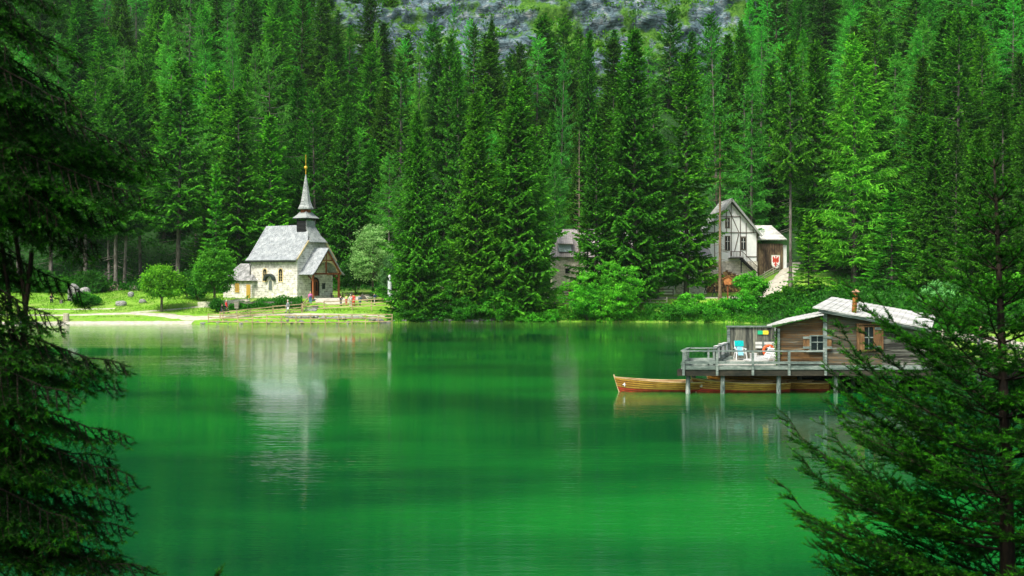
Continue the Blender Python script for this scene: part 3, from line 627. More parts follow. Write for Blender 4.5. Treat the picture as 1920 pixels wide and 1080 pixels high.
for a_, b_ in zip(xs[:-1], xs[1:]):
    gp.add([(a_, -2.25, inar(a_)), (b_, -2.25, inar(b_)), (b_, -2.25, max(rake(b_), inar(b_)+.01)), (a_, -2.25, max(rake(a_), inar(a_)+.01)), (a_, -2.17, inar(a_)), (b_, -2.17, inar(b_)), (b_, -2.17, max(rake(b_), inar(b_)+.01)), (a_, -2.17, max(rake(a_), inar(a_)+.01))], [(0, 1, 2, 3), (7, 6, 5, 4), (0, 4, 5, 1), (3, 2, 6, 7)])
gp.build('porch_gable', M['cream'], ch)
pr = MB(); pr.slab([(pc, -2.7, 7.3), (pc, 0, 7.3), (.85, 0, 3.95), (.85, -2.7, 3.95)], .12); pr.slab([(.85, -2.7, 3.95), (.85, 0, 3.95), (.2, 0, 3.45), (.2, -2.7, 3.45)], .12)
pr.slab([(pc, -2.7, 7.3), (pc, 0, 7.3), (6.4, 0, 3.95), (6.4, -2.7, 3.95)][::-1], .12); pr.slab([(6.4, -2.7, 3.95), (6.4, 0, 3.95), (7.1, 0, 3.45), (7.1, -2.7, 3.45)][::-1], .12)
pr.build('porch_roof', M['shingle'], ch)
# door
dc = lcoord(590.5, 'front'); dk = MB(); po = arch_pts(dc, 0, 1.75, 3.05); pi_ = arch_pts(dc, 0, 1.35, 2.8)
ring(dk, po, pi_, 'y', 0, .09); dk.build('door_surround', M['black'], ch)
dr = MB(); plate(dr, pi_, 'y', 0, .03); dro = dr.build('door', M['brown'], ch)
dg = MB(); dg.box((dc-.25, -.045, 1.6), (.42, .03, 1.5)); dg.box((dc+.32, -.045, 1.7), (.3, .03, 1.3)); dg.build('door_glass', M['glass'], dro)
sl = MB(); sl.b2((-.4, -3.2, -.35), (7.6, -.1, -.02)); sl.build('porch_floor', M['rock'], ch)
nb_ = MB(); xb = lcoord(606.5, 'front'); nb_.box((xb, -.05, 1.75), (.62, .06, .85)); nb_.build('notice_board', M['arch'], ch)
# side windows
for px in (497, 526.5):
    c = lcoord(px, 'side'); fr = MB(); po = arch_pts(c, 2.35, .98, 2.05); pi_ = arch_pts(c, 2.5, .68, 1.78)
    ring(fr, po, pi_, 'x', 0, .07); fo = fr.build('window', M['ochre'] if False else M['cream'], ch)
    g = MB(); plate(g, pi_, 'x', 0, .02); g.build('pane', M['glass'], fo)
    b_ = MB(); b_.box((-.035, c, 3.2), (.03, .05, 1.5)); [b_.box((-.035, c, 2.8+i*.42), (.03, .62, .04)) for i in range(3)]; b_.build('glazing_bar', M['cream'], fo)
# shrine niche on the side wall
c = lcoord(507.5, 'side'); nh = MB(); po = [(c+1.05*math.cos(math.pi*i/12), 2.55+1.0*math.sin(math.pi*i/12)) for i in range(13)]; pi_ = [(c+.72*math.cos(math.pi*i/12), 2.6+.62*math.sin(math.pi*i/12)) for i in range(13)]
for i in range(12):
    a0, a1, b0, b1 = po[i], po[i+1], pi_[i], pi_[i+1]
    nh.add([(-.55, *a0), (-.55, *a1), (-.55, *b1), (-.55, *b0), (0, *a0), (0, *a1), (0, *b1), (0, *b0)], [(0, 1, 2, 3), (0, 4, 5, 1), (3, 2, 6, 7)])
nh.build('niche_hood', M['arch'], ch)
fr = MB(); po = arch_pts(c, 1.0, .98, 1.75); pi_ = arch_pts(c, 1.12, .7, 1.5); ring(fr, po, pi_, 'x', 0, .05); fo = fr.build('niche', M['stone2'], ch); g = MB(); plate(g, pi_, 'x', 0, .02); g.build('pane', plain('grey_glass', (0.13, 0.16, 0.15), .4), fo)
# annex
an_y0 = L_-.9; an = MB(); 
an.b2((-.62, an_y0, -.4), (3.2, 14.3, 2.55)); an.build('annex_wall', M['stone'], ch)
ar = MB(); ar.slab([(-1.0, an_y0-.5, 2.45), (-1.0, 14.7, 2.45), (1.9, 13.2, 5.0), (1.9, an_y0+1.7, 5.0)], .14)
ar.slab([(-1.0, an_y0-.5, 2.45), (1.9, an_y0+1.7, 5.0), (4.6, an_y0-.5, 2.45)], .14); ar.slab([(4.6, an_y0-.5, 2.45), (1.9, an_y0+1.7, 5.0), (1.9, 13.2, 5.0), (4.6, 14.7, 2.45)], .14); ar.slab([(-1, 14.7, 2.45), (4.6, 14.7, 2.45), (1.9, 13.2, 5.0)], .14)
ar.build('annex_roof', shingle('annex_slabs', [(0.3, (0.16, 0.17, 0.16)), (0.6, (0.42, 0.43, 0.42)), (0.75, (0.55, 0.56, 0.55))], row=0.3, wid=0.4, ax=1, dark=0.2), ch)
c = lcoord(445, 'side', off=-.62); wf = MB(); wf.box((-.66, c, 1.5), (.08, .85, 1.35)); fo = wf.build('annex_window', M['ochre'], ch); g = MB(); g.box((-.705, c-.19, 1.5), (.02, .26, 1.0)); g.box((-.705, c+.19, 1.5), (.02, .26, 1.0)); g.build('pane', plain('yellowed_glass', (.3, .2, .05), .4), fo)
c = lcoord(466, 'side', off=-.62); wf = MB(); wf.box((-.65, c, .98), (.08, .8, 2.0)); wf.build('annex_door', M['ochre'], ch)

def wallthing(name, pts, hgt, thick, mat, label, cat='wall'):
    x, y = pts[0]; r = MB()
    for (ax, ay), (bx, by) in zip(pts[:-1], pts[1:]):
        za, zb = h1(ax, ay), h1(bx, by); r.bar((ax, ay, za+hgt/2-.3), (bx, by, zb+hgt/2-.3), thick, hgt+.6)
    o = r.build(name, mat); o.location = (0, 0, 0); return tag(o, label, cat)
def to_base(o):
    # move the object's origin to the base of its mesh
    vs = [v.co for v in o.data.vertices]; c = Vector((sum(v.x for v in vs)/len(vs), sum(v.y for v in vs)/len(vs), min(v.z for v in vs)))
    o.data.transform(Matrix.Translation(-c)); o.location = c; return o
rw = wallthing('retaining_wall', [(X_at(372, 151), 151.0), (X_at(432, 150.8), 150.8), (X_at(468, 150.2), 150.2)], .75, .4, M['stone2'], 'low stone retaining wall left of the chapel annex, under the round maple'); to_base(rw)

# steps and forecourt furniture
st = MB()
for i in range(5): st.box((X_at(583, 148.4), 148.0+i*.4, h1(X_at(583, 148), 148.0)+.0+i*.17), (1.7, .42, .16))
stp = st.build('stone_steps', M['rock']); tag(stp, 'short flight of grey stone steps below the chapel porch', 'steps'); to_base(stp)

# ------------------------------------------------------------------ timber-framed house with shed (local frame: gable faces the lake, rotated a little)
HX, HY_ = X_at(1370, 172), 172.0; HZ = 3.9
th = empty('timber_framed_house', (HX, HY_, HZ), R(0), 'white timber-framed gable house with outside stair beyond the path', 'house')
sc_ = 172/F
def zz(py): return CAMZ-(py-HY)*sc_-HZ
hw = (1420-1370)*sc_
wt = MB(); zb, ze, zp = zz(490), zz(436), zz(380); L2 = 9
plate(wt, [(-hw, zb), (hw, zb), (hw, ze), (0, zp), (-hw, ze)], 'y', -L2, 0); wt.build('wall', M['plaster'], th)
ws = MB(); ws.b2((-hw-.02, -.02, -.6), (hw+.02, L2+.02, zb)); ws.build('stone_base', M['stone2'], th)
def rx(px): return (px-1370)*sc_
tb = MB()
def beam(a, b, w_=.16):
    tb.bar((rx(a[0]), -.05, zz(a[1])), (rx(b[0]), -.05, zz(b[1])), .1, w_, up=(0, 1, 0)) if False else tb.bar((rx(a[0]), -.05, zz(a[1])), (rx(b[0]), -.05, zz(b[1])), .1, w_, up=(0, -1, 0))
for a, b in [((1320, 436), (1420, 436)), ((1352, 406), (1387, 406)), ((1388, 406), (1388, 480)), ((1399, 418), (1399, 481)), ((1371, 380), (1371, 480)), ((1362, 390), (1362, 436)), ((1366, 392), (1385, 435)), ((1385, 438), (1377, 472)), ((1399, 481), (1420, 481)), ((1412, 430), (1412, 436)), ((1340, 410), (1340, 490)), ((1419, 436), (1419, 490)), ((1321, 436), (1321, 490)), ((1388, 444), (1399, 444))]:
    beam(a, b)
tb.build('timber_framing', M['frametimber'], th)
hr = MB(); rz_, ez = zz(372), zz(441); ew = rx(1426)
hr.slab([(0, -1.1, rz_), (0, L2+.5, rz_), (-ew, L2+.5, ez), (-ew, -1.1, ez)], .2); hr.slab([(0, -1.1, rz_), (0, L2+.5, rz_), (ew, L2+.5, ez), (ew, -1.1, ez)][::-1], .2)
hr.build('roof', shingle('house_shingles', [(0.3, (0.3, 0.32, 0.3)), (0.6, (0.48, 0.5, 0.47)), (0.75, (0.6, 0.62, 0.58))], row=.4, wid=.5, ax=1, dark=.25), th)
grb = plain('weathered_grey', (.3, .32, .3), .8); bb = MB(); bb.bar((0, -1.16, rz_-.28), (ew, -1.16, ez-.22), .1, .3); bb.build('bargeboard', grb, th); bb = MB(); bb.bar((0, -1.16, rz_-.28), (-ew, -1.16, ez-.22), .1, .3); bb.build('bargeboard', grb, th)
for px, py0, py1, w_ in [(1393.5, 445, 469, 10), (1364, 408, 428, 9), (1364, 442, 470, 10)]:
    f_ = MB(); cx = rx(px); z0_, z1_ = zz(py1), zz(py0); f_.box((cx, -.05, (z0_+z1_)/2), (w_*sc_, .1, z1_-z0_)); fo = f_.build('window', M['frametimber'], th)
    g = MB(); g.box((cx, -.11, (z0_+z1_)/2), (w_*sc_-.25, .03, z1_-z0_-.3)); g.build('pane', M['glass'], fo)
    g = MB(); g.box((cx, -.14, (z0_+z1_)/2), (.06, .03, z1_-z0_-.3)); g.box((cx, -.14, (z0_+z1_)/2+.3), (w_*sc_-.25, .03, .06)); g.build('glazing_bar', M['whitewood'], fo)
sr = MB(); zt = zz(484)
sr.box((rx(1378), -.8, zt), (2.2, 1.6, .15)); sr.tube([(rx(1386), -1.5, zt), (rx(1386), -1.5, zz(512))], .09, 6)
N_ = 11
for i in range(N_):
    u = i/(N_-1); sr.box((rx(1388)+u*(rx(1414)-rx(1388)), -.85, zt+u*(zz(511)-zt)), (.32, 1.2, .06))
sr.bar((rx(1387), -1.5, zt-.1), (rx(1415), -1.5, zz(512)), .08, .3); sr.bar((rx(1387), -.3, zt-.1), (rx(1415), -.3, zz(512)), .08, .3)
sr.build('stair', M['black'], th)
rl = MB(); rt = zz(472)
rl.bar((rx(1366), -1.55, rt), (rx(1388), -1.55, rt), .07, .09); rl.bar((rx(1366), -1.55, zt+.15), (rx(1388), -1.55, zt+.15), .07, .07)
rl.bar((rx(1388), -1.55, rt), (rx(1416), -1.55, zz(500)), .07, .09)
for i in range(9): x = rx(1366)+i*(rx(1388)-rx(1366))/8; rl.box((x, -1.55, (rt+zt)/2), (.06, .05, rt-zt))
for i in range(12):
    u = i/11; x = rx(1388)+u*(rx(1416)-rx(1388)); zc = zt+u*(zz(513)-zt); rl.box((x, -1.55, zc+.52), (.06, .05, 1.0))
rl.build('stair_railing', M['dkbrown'], th)
# log pile
lp = empty('firewood_stack', (HX-1.6, HY_-2.0, h1(HX-1.6, HY_-2.0)), 0, 'large stack of cut firewood logs under the outside stair', 'firewood')
lr = random.Random(3); lg = [MB(), MB()]
for i in range(26):
    for j in range(15):
        x = (i-13)*.27+(j % 2)*.13+lr.uniform(-.03, .03)
        if j > 14-abs(i-15)*.35: continue
        r_ = lr.uniform(.10, .15); y_ = lr.uniform(-.1, .1); lg[lr.randrange(2)].tube([(x, -.5+y_, .1+j*.235), (x, .5, .1+j*.235)], r_, 6)
for k, m_ in enumerate((plain('cut_log_ends', (.48, .3, .12), .9, .3, 14), plain('dark_log_bark', (.16, .09, .05), .9, .3, 9))): lg[k].build('log_layer', m_, lp)  # random mix of pale and darker brown logs
# shed
SX = X_at(1443, 173); SY = 173.0; SZ = zz(508)+HZ
sd_ = empty('shed', (SX, SY, SZ), 0, 'small dark board shed with pale shingle roof right of the timber-framed house', 'shed')
ks = 173/F; sh_w = (1467-1417)/2*ks
sw = MB(); sw.b2((-sh_w, 0, -.8), (sh_w, 4, 54*ks*.95)); sw.build('wall', wood('shed_boards', [(0.3, (0.03, 0.022, 0.015)), (0.5, (0.09, 0.06, 0.035)), (0.7, (0.2, 0.15, 0.08))], (4, 1, .6), plank=(0, .25, .6)), sd_)
sb = MB(); sb.b2((sh_w, .3, -.8), (sh_w+.7, 3.6, 4.2)); sb.build('side_panel', M['plaster'], sd_)
sro = MB(); ez_ = 60*ks; sro.slab([(-sh_w-.1, -.7, 59*ks), (sh_w+.5, -.7, 59*ks), (sh_w-1.2, 2.8, 64*ks+2.0), (-sh_w-.1, 2.8, 64*ks+2.0)], .16); sro.slab([(sh_w+.5, -.7, 59*ks), (sh_w+.5, 5, 59*ks), (sh_w-1.2, 2.8, 64*ks+2.0)], .12)
sro.build('roof', shingle('white_boards', [(0.3, (0.5, 0.5, 0.47)), (0.6, (0.74, 0.75, 0.71)), (0.75, (0.85, 0.85, 0.8))], row=.45, wid=1.6, ax=0, kz=1.6, dark=.35), sd_)
# painted shield
shd = empty('heraldic_shield', (X_at(1454, 172.9), 172.78, CAMZ-(503-HY)*172.9/F), 0, 'pointed white shield painted with a red eagle on the shed wall', 'shield')
wS = 16.5*ks; hS = 25*ks
def shield_pts(w_, h_): return [(-w_/2, h_), (w_/2, h_)]+[(w_/2*math.cos(a)**.8 if a < 1.57 else 0, h_*.42*(1-math.sin(a))) for a in np.linspace(0, 1.5707, 8)]+[(-w_/2*math.cos(a)**.8 if a < 1.57 else 0, h_*.42*(1-math.sin(a))) for a in np.linspace(1.5707, 0, 8)[1:]]
b = MB(); plate(b, shield_pts(wS, hS), 'y', 0, .06); b.build('shield_board', M['plaster'], shd)
b = MB(); b.m_ = None
po = shield_pts(wS, hS); pi_ = [(x*.9, (z-hS*.5)*.93+hS*.5) for x, z in po]; ring(b, po, pi_, 'y', .06, .075); b.build('shield_border', plain('faded_border', (.45, .42, .3), .9), shd)
eg = MB(); u = wS
def poly(pts): plate(eg, [(x*u, z*hS) for x, z in pts], 'y', .06, .085)
poly([(-.07, .3), (.07, .3), (.10, .68), (.05, .8), (-.05, .8), (-.10, .68)])          # body
poly([(-.02, .80), (.07, .8), (.08, .9), (.0, .93), (-.09, .87)])                        # head
for s_ in (-1, 1):
    for q in ([(.08, .72), (.2, .82), (.26, .9), (.34, .88), (.36, .7), (.3, .6), (.1, .62)], [(.1, .62), (.34, .64), (.37, .5), (.3, .48), (.12, .56)], [(.1, .58), (.28, .5), (.27, .38), (.2, .4), (.09, .5)], [(.05, .36), (.2, .3), (.22, .22), (.15, .25), (.05, .3)]):
        poly([(s_*x, z) for x, z in (q if s_ > 0 else q[::-1])])
poly([(-.05, .32), (.05, .32), (.1, .14), (0, .07), (-.1, .14)])
eg.build('eagle', plain('heraldic_red', (.6, .06, .03), .8, .2, 6), shd)

# ------------------------------------------------------------------ long stone house behind the lakeside spruces
GX0 = X_at(1035, 168); GZ0 = h1(X_at(1120, 168), 168)-.1; k2 = 168/F
lh = empty('stone_house', (GX0, 168, GZ0), 0, 'long stone house with grey roof and dormer behind the lakeside spruces', 'house')
def hx(px): return X_at(px, 168)-GX0
def hz(py): return CAMZ-(py-HY)*k2-GZ0
b = MB(); b.b2((hx(1036), 0, -.5), (hx(1325), 8, hz(482))); b.build('wall', M['stone2'], lh)
b = MB(); b.slab([(hx(1030), -.6, hz(482)), (hx(1335), -.6, hz(482)), (hx(1322), 4, hz(482)+4.6), (hx(1058), 4, hz(482)+4.6)], .2)
b.slab([(hx(1335), 8.6, hz(482)), (hx(1030), 8.6, hz(482)), (hx(1058), 4, hz(482)+4.6), (hx(1322), 4, hz(482)+4.6)], .2); b.slab([(hx(1030), 8.6, hz(482)), (hx(1030), -.6, hz(482)), (hx(1058), 4, hz(482)+4.6)], .2); b.slab([(hx(1335), -.6, hz(482)), (hx(1335), 8.6, hz(482)), (hx(1322), 4, hz(482)+4.6)], .2)
b.build('roof', M['greyroof'], lh)
for q in (1047, 1150, 1230):
    b = MB(); b.add([(hx(q), -.2, hz(472)), (hx(q+24), -.2, hz(472)), (hx(q+24), -.2, hz(455)), (hx(q), -.2, hz(455)), (hx(q), 2.6, hz(452)), (hx(q+24), 2.6, hz(452))], [(0, 1, 2, 3), (0, 3, 4), (1, 5, 2)]); d_ = b.build('dormer', plain('pale_blue_boards', (.45, .6, .62), .8), lh)
    b = MB(); b.slab([(hx(q-2), -.7, hz(457)), (hx(q+27), -.7, hz(457)), (hx(q+27), 3.6, hz(436)), (hx(q-2), 3.6, hz(436))], .15); b.build('dormer_roof', M['greyroof'], d_)
for px in (1064, 1110, 1180, 1255, 1300):
    b = MB(); b.box((hx(px), -.03, hz(508)), (.7, .08, .8)); b.build('window', M['glass'], lh)
b = MB(); b.b2((hx(1245), -.12, -.3), (hx(1266), -.01, hz(522))); b.build('plaster_patch', M['plaster'], lh)

# ------------------------------------------------------------------ boathouse on piles (world coordinates, parts shifted to the empty)
BY = 57.6; BZ = 1.40
bh = empty('boathouse', (X_at(1458, BY), BY, 0), 0, 'weathered brown board boathouse on piles at the right of the lake', 'boathouse')
def bx(px, Y=BY): return X_at(px, Y)
def bz(py, Y=BY): return CAMZ-(py-HY)*Y/F
SK = (0.39, 0.92)                                   # direction the building runs back in
def back(x, y, d): return (x+SK[0]*d, y+SK[1]*d)
DP = [(bx(1279, 57.4), 57.4), (bx(1745, 57.4), 57.4), (bx(1745, 57.4)+3.6, 66), (bx(1366, 64.8), 64.8), (bx(1340, 59.7), 59.7), (bx(1292, 59.7), 59.7)]
def wslab(mb, pts, z, t): return mb.slab([(x, y, z) for x, y in pts], t)
b = MB(); wslab(b, DP, BZ, .07); b.build('deck', M['decktop'], bh, True)
b = MB()
for i in range(4): pass
DE = [(DP[0], DP[1]), (DP[0], DP[5]), (DP[5], DP[4]), (DP[4], DP[3])]
for (p_, q_) in DE: b.bar((*p_, BZ+.07), (*q_, BZ+.07), .1, .22)
for (p_, q_) in DE[1:]: b.bar((*p_, BZ+.24), (*q_, BZ+.24), .22, .04)
b.build('kick_board', M['deckgrey'], bh, True)
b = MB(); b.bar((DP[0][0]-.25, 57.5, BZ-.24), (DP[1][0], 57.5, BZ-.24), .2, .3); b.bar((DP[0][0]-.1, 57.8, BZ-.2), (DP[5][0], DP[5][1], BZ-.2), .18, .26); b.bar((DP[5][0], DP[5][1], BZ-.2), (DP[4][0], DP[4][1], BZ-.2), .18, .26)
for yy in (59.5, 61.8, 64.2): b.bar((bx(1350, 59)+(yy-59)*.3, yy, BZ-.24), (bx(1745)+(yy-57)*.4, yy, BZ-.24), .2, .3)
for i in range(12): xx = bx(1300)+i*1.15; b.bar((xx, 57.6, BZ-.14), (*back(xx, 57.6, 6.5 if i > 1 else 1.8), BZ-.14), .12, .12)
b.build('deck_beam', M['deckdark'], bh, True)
pr_ = random.Random(4)
for (px, Y, r_) in [(1290, 57.75, .125), (1355, 57.75, .125), (1460, 57.75, .125), (1567, 57.9, .12), (1676, 58.4, .12), (1300, 59.6, .13), (1400, 62.5, .12), (1500, 62.5, .12), (1600, 62.5, .12), (1700, 62.5, .12), (1420, 65.5, .12), (1520, 65.5, .12), (1640, 65.5, .12)]:
    b = MB(); x = bx(px, Y); b.smooth = True; k = pr_.uniform(-.03, .03)
    b.tube([(x+k, Y, -1.5), (x, Y, 0), (x, Y, .6), (x, Y, BZ-.28)], [r_*1.1, r_*1.05, r_, r_*.95], 10); b.build('pile', M['pile'], bh, True)
b = MB(); b.bar((bx(1676, 58.4), 58.35, .45), (bx(1700, 58.4), 58.35, 1.15), .12, .12); b.build('brace', M['pile'], bh, True)
# railing
rt = bz(658, 57.3)
rp = [(px, 57.27) for px in (1281.5, 1344.5, 1411.5, 1479.5, 1548)]
for px, Y in rp:
    b = MB(); b.b2((bx(px, Y)-.06, Y-.06, BZ-.35), (bx(px, Y)+.06, Y+.06, rt)); b.build('railing_post', M['deckgrey'], bh, True)
b = MB(); b.bar((DP[3][0]+.2, 64.9, .45), (DP[2][0], 65.8, .45), .08, 1.3); b.bar((DP[2][0], 65.8, .45), (DP[1][0]-.5, 58.2, .45), .08, 1.3); b.build('underdeck_shade_sheet', M['black'], bh, True)  # near-black sheets stand in for the deep shade under the deck
bp = [(DP[5][0]-.05, DP[5][1]), (DP[5][0]-.28, DP[5][1]-.6), (DP[4][0]-.35, DP[4][1]), (DP[4][0]-.05, DP[4][1]), (bx(1346, 61.2), 61.2), (bx(1352, 62.5), 62.5), (bx(1358, 63.6), 63.6)]
for x, y in bp:
    b = MB(); b.b2((x-.05, y-.05, BZ), (x+.05, y+.05, rt-.02)); b.build('railing_post', M['deckgrey'], bh, True)
b = MB()
for zc, wd, hh in ((rt, .2, .07), (rt-.62, .06, .14)):
    b.bar((DP[0][0]-.04, 57.3, zc), (bx(1549, 57.3), 57.3, zc-.02), wd*.8, hh); b.bar((DP[0][0], 57.3, zc-.005), (DP[5][0], DP[5][1], zc-.005), wd, hh); b.bar((DP[5][0], DP[5][1], zc-.01), (DP[4][0], DP[4][1], zc-.01), wd, hh); b.bar((DP[4][0], DP[4][1], zc-.015), (bx(1365, 64.6), 64.6, zc-.015), wd, hh)
b.build('railing_rail', M['deckgrey'], bh, True)
# screen wall of upright boards
fy = 64.7; b = MB(); b.b2((bx(1366, fy), fy, BZ), (bx(1462, fy), fy+.06, bz(614, fy)))
b.build('screen_wall', M['fencewall'], bh, True)
b = MB(); b.b2((bx(1362, fy), fy-.12, bz(613.5, fy)), (bx(1447, fy), fy+.15, bz(611.5, fy)+.02)); b.b2((bx(1365, fy)-.05, fy-.06, BZ), (bx(1367, fy)+.05, fy+.1, bz(614, fy))); b.b2((bx(1454, fy)-.06, fy-.1, BZ), (bx(1454, fy)+.06, fy, bz(614, fy))); b.build('screen_frame', M['deckgrey'], bh, True)
# hut volumes
HYf = 58.0
def fz(py): return bz(py, HYf)
def fx(px): return bx(px, HYf)
zb = BZ-.02
def hutwall(name, pa, ya_top, pb_, yb_top, mat, y=HYf):
    b = MB(); xa, xb = fx(pa), fx(pb_); b.slab([(xa, y, zb), (xb, y, zb), (xb, y, fz(yb_top)), (xa, y, fz(ya_top))], .12); o = b.build(name, mat, bh, True); return o
hutwall('front_wall', 1458, 613, 1545, 591, M['hutwall'])
hutwall('front_wall', 1545, 580, 1654, 600, M['hutwall2'])
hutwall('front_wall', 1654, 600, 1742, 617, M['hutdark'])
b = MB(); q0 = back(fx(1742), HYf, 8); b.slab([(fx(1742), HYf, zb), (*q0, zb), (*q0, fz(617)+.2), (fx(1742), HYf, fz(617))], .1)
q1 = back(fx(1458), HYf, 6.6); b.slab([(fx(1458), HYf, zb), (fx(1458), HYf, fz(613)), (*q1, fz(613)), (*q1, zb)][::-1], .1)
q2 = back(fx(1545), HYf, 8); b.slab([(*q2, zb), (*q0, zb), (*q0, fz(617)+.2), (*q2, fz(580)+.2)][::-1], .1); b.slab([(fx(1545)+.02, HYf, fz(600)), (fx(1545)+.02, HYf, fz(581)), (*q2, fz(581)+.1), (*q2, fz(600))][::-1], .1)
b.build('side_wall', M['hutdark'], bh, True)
b = MB(); b.b2((fx(1543)-.04, HYf-.2, zb), (fx(1547)+.05, HYf-.125, fz(584))); b.build('corner_post', M['deckgrey'], bh, True)
b = MB(); b.b2((fx(1458)-.04, HYf-.2, zb), (fx(1460)+.02, HYf-.125, fz(616))); b.build('corner_post', M['deckgrey'], bh, True)
b = MB(); b.b2((fx(1547), HYf-.3, BZ-.12), (fx(1740), HYf-.13, BZ+.02)); b.b2((fx(1458), HYf-.18, BZ+.0), (fx(1545), HYf-.13, BZ+.25)); b.build('sill_beam', M['deckdark'], bh, True)
b = MB(); b.b2((fx(1610), HYf-.3, bz(707, HYf)), (fx(1668), HYf-.25, bz(700, HYf))); b.build('green_board', M['greenboard'], bh, True)
def roof_boards(name, xa, za, xb, zb_, d0, d1, rise, n, th):
    # boards laid front to back, stepping down from the high side, each lapping over the next
    b = MB(); 
    for i in range(n):
        u0, u1 = i/n, (i+1)/n+.018; X0 = xa+(xb-xa)*u0; X1 = xa+(xb-xa)*u1; Z0 = za+(zb_-za)*u0; Z1 = za+(zb_-za)*u1+.035*(1 if xb > xa else 1)
        j = pr_.uniform(-.06, .06); f0 = (X0+SK[0]*(d0+j), HYf+SK[1]*(d0+j)); f1 = (X1+SK[0]*(d0+j), HYf+SK[1]*(d0+j)); g0 = (X0+SK[0]*d1, HYf+SK[1]*d1); g1 = (X1+SK[0]*d1, HYf+SK[1]*d1)
        pts = [(*f0, Z0), (*f1, Z1), (*g1, Z1+rise), (*g0, Z0+rise)]
        if xb < xa: pts = pts[::-1]
        b.slab(pts, th)
    return b.build(name, M['roofboard'], bh, True)
roof_boards('main_roof', fx(1527), fz(575), fx(1744), fz(614), -.65, 8.2, .38, 18, .07)
roof_boards('low_roof', fx(1547), fz(588), fx(1443), fz(609), -.6, 7.0, .12, 12, .07)
b = MB(); b.bar((fx(1530), HYf-.5, fz(578.5)), (fx(1743), HYf-.5, fz(618.5)), .08, .16); b.bar((fx(1533), HYf-.35, fz(583)), (fx(1735), HYf-.35, fz(620)), .3, .1); b.build('fascia', M['deckgrey'], bh, True)
for i in range(5): pass
# windows
def wind(pc_, w_, y0_, y1_, fm, shut, deep=.0):
    cx = fx(pc_); wM = w_/F*HYf; z1_, z0_ = fz(y0_), fz(y1_); b = MB(); yy = HYf-.125
    for a_ in ((cx-wM/2-.05, z0_, cx-wM/2+.03, z1_), (cx+wM/2-.03, z0_, cx+wM/2+.05, z1_), (cx-wM/2+.03, z1_-.06, cx+wM/2-.03, z1_), (cx-wM/2-.12, z0_-.09, cx+wM/2+.12, z0_)):
        b.b2((a_[0], yy-.09, a_[1]), (a_[2], yy, a_[3]))
    o = b.build('window_frame', fm, bh, True)
    b = MB(); b.b2((cx-wM/2+.03, yy-.02, z0_), (cx+wM/2-.03, yy, z1_-.06)); b.build('pane', M['glass'], o, True)
    b = MB(); b.b2((cx-.02, yy-.05, z0_), (cx+.02, yy-.025, z1_-.06)); zs = (z0_+z1_)/2+.02; b.b2((cx-wM/2+.03, yy-.055, zs-.03), (cx+wM/2-.03, yy-.027, zs+.03)); b.build('glazing_bar', M['deckgrey'], o, True)
    for s_ in shut:
        xs_ = cx+s_*(wM/2+.22); b = MB(); b.b2((xs_-.17, yy-.05, z0_), (xs_+.17, yy-.01, z1_)); so_ = b.build('shutter', M['shutter'], bh, True)
        b = MB(); b.b2((xs_-.19, yy-.09, z0_+.07), (xs_+.19, yy-.052, z0_+.2)); b.build('batten', M['deckgrey'], so_, True); b = MB(); b.b2((xs_-.19, yy-.09, z1_-.2), (xs_+.19, yy-.052, z1_-.07)); b.build('batten', M['deckgrey'], so_, True)
wind(1531, 26, 628, 656, M['deckgrey'], (-1, 1))
wind(1627, 19, 611, 655, M['shutter'], (1,))
b = MB(); yy = HYf-.13
b.b2((fx(1604.5), yy-.12, fz(657)), (fx(1608), yy, fz(607))); b.b2((fx(1609), yy-.06, fz(655)), (fx(1617), yy, fz(610))); b.b2((fx(1650), yy-.12, fz(657)), (fx(1653.5), yy, fz(607))); b.b2((fx(1603), yy-.14, fz(609)), (fx(1654), yy-.001, fz(606))); b.build('window_surround', M['shutter'], bh, True)
# stove pipe
b = MB(); b.smooth = True; px_ = fx(1604); b.tube([(px_-.02, HYf+.2, fz(588)), (px_+.07, HYf+.2, fz(549))], .13, 12); po_ = b.build('chimney', M['rust'], bh, True)
b = MB(); b.lathe([(.24, 0), (.24, .02), (.02, .17)], (px_+.08, HYf+.2, fz(550)+.06), 12); b.tube([(px_+.08, HYf+.2, fz(551)), (px_+.08, HYf+.2, fz(549)+.1)], .05, 6); b.build('chimney_cap', plain('faded_rust', (.38, .22, .14), .8, .25), po_, True)
# signs, lifebuoy, ivy
sg = empty('sign_board', (bx(1430.5, fy-.1), fy-.1, bz(627, fy)), 0, 'small sign half green half yellow on the dark screen wall', 'sign')
b = MB(); b.b2((bx(1421, fy-.1), fy-.06, bz(627, fy)), (bx(1430.6, fy-.1), fy-.02, bz(619.8, fy))); b.build('green_panel', M['signgreen'], sg, True)
b = MB(); b.b2((bx(1430.8, fy-.1), fy-.06, bz(627, fy)), (bx(1441, fy-.1), fy-.02, bz(619.8, fy))); yp = b.build('yellow_panel', M['signyellow'], sg, True)
b = MB()
for i in range(4): b.b2((bx(1433, fy)+i*.07, fy-.07, bz(624.3, fy)), (bx(1433, fy)+i*.07+.045, fy-.062, bz(622.6, fy)))
b.build('faint_mark', plain('faint_marks', (.7, .55, .05), .6), yp, True)
lb = MB(); lb.smooth = True; R0, r0 = .31, .085; vs = []; fs = []
for i in range(24):
    for j in range(10):
        a_, c_ = 6.2832*i/24, 6.2832*j/10; vs.append(((R0+r0*math.cos(c_))*math.cos(a_), r0*math.sin(c_), (R0+r0*math.cos(c_))*math.sin(a_)+.4))
        fs.append((i*10+j, ((i+1) % 24)*10+j, ((i+1) % 24)*10+(j+1) % 10, i*10+(j+1) % 10))
lb.add(vs, fs); lbm = lb.build('lifebuoy', M['orange']); lbm.location = (bx(1441.5, 63.9), 63.9, BZ+.1); tag(lbm, 'round orange lifebuoy leaning against the grey bench', 'lifebuoy')
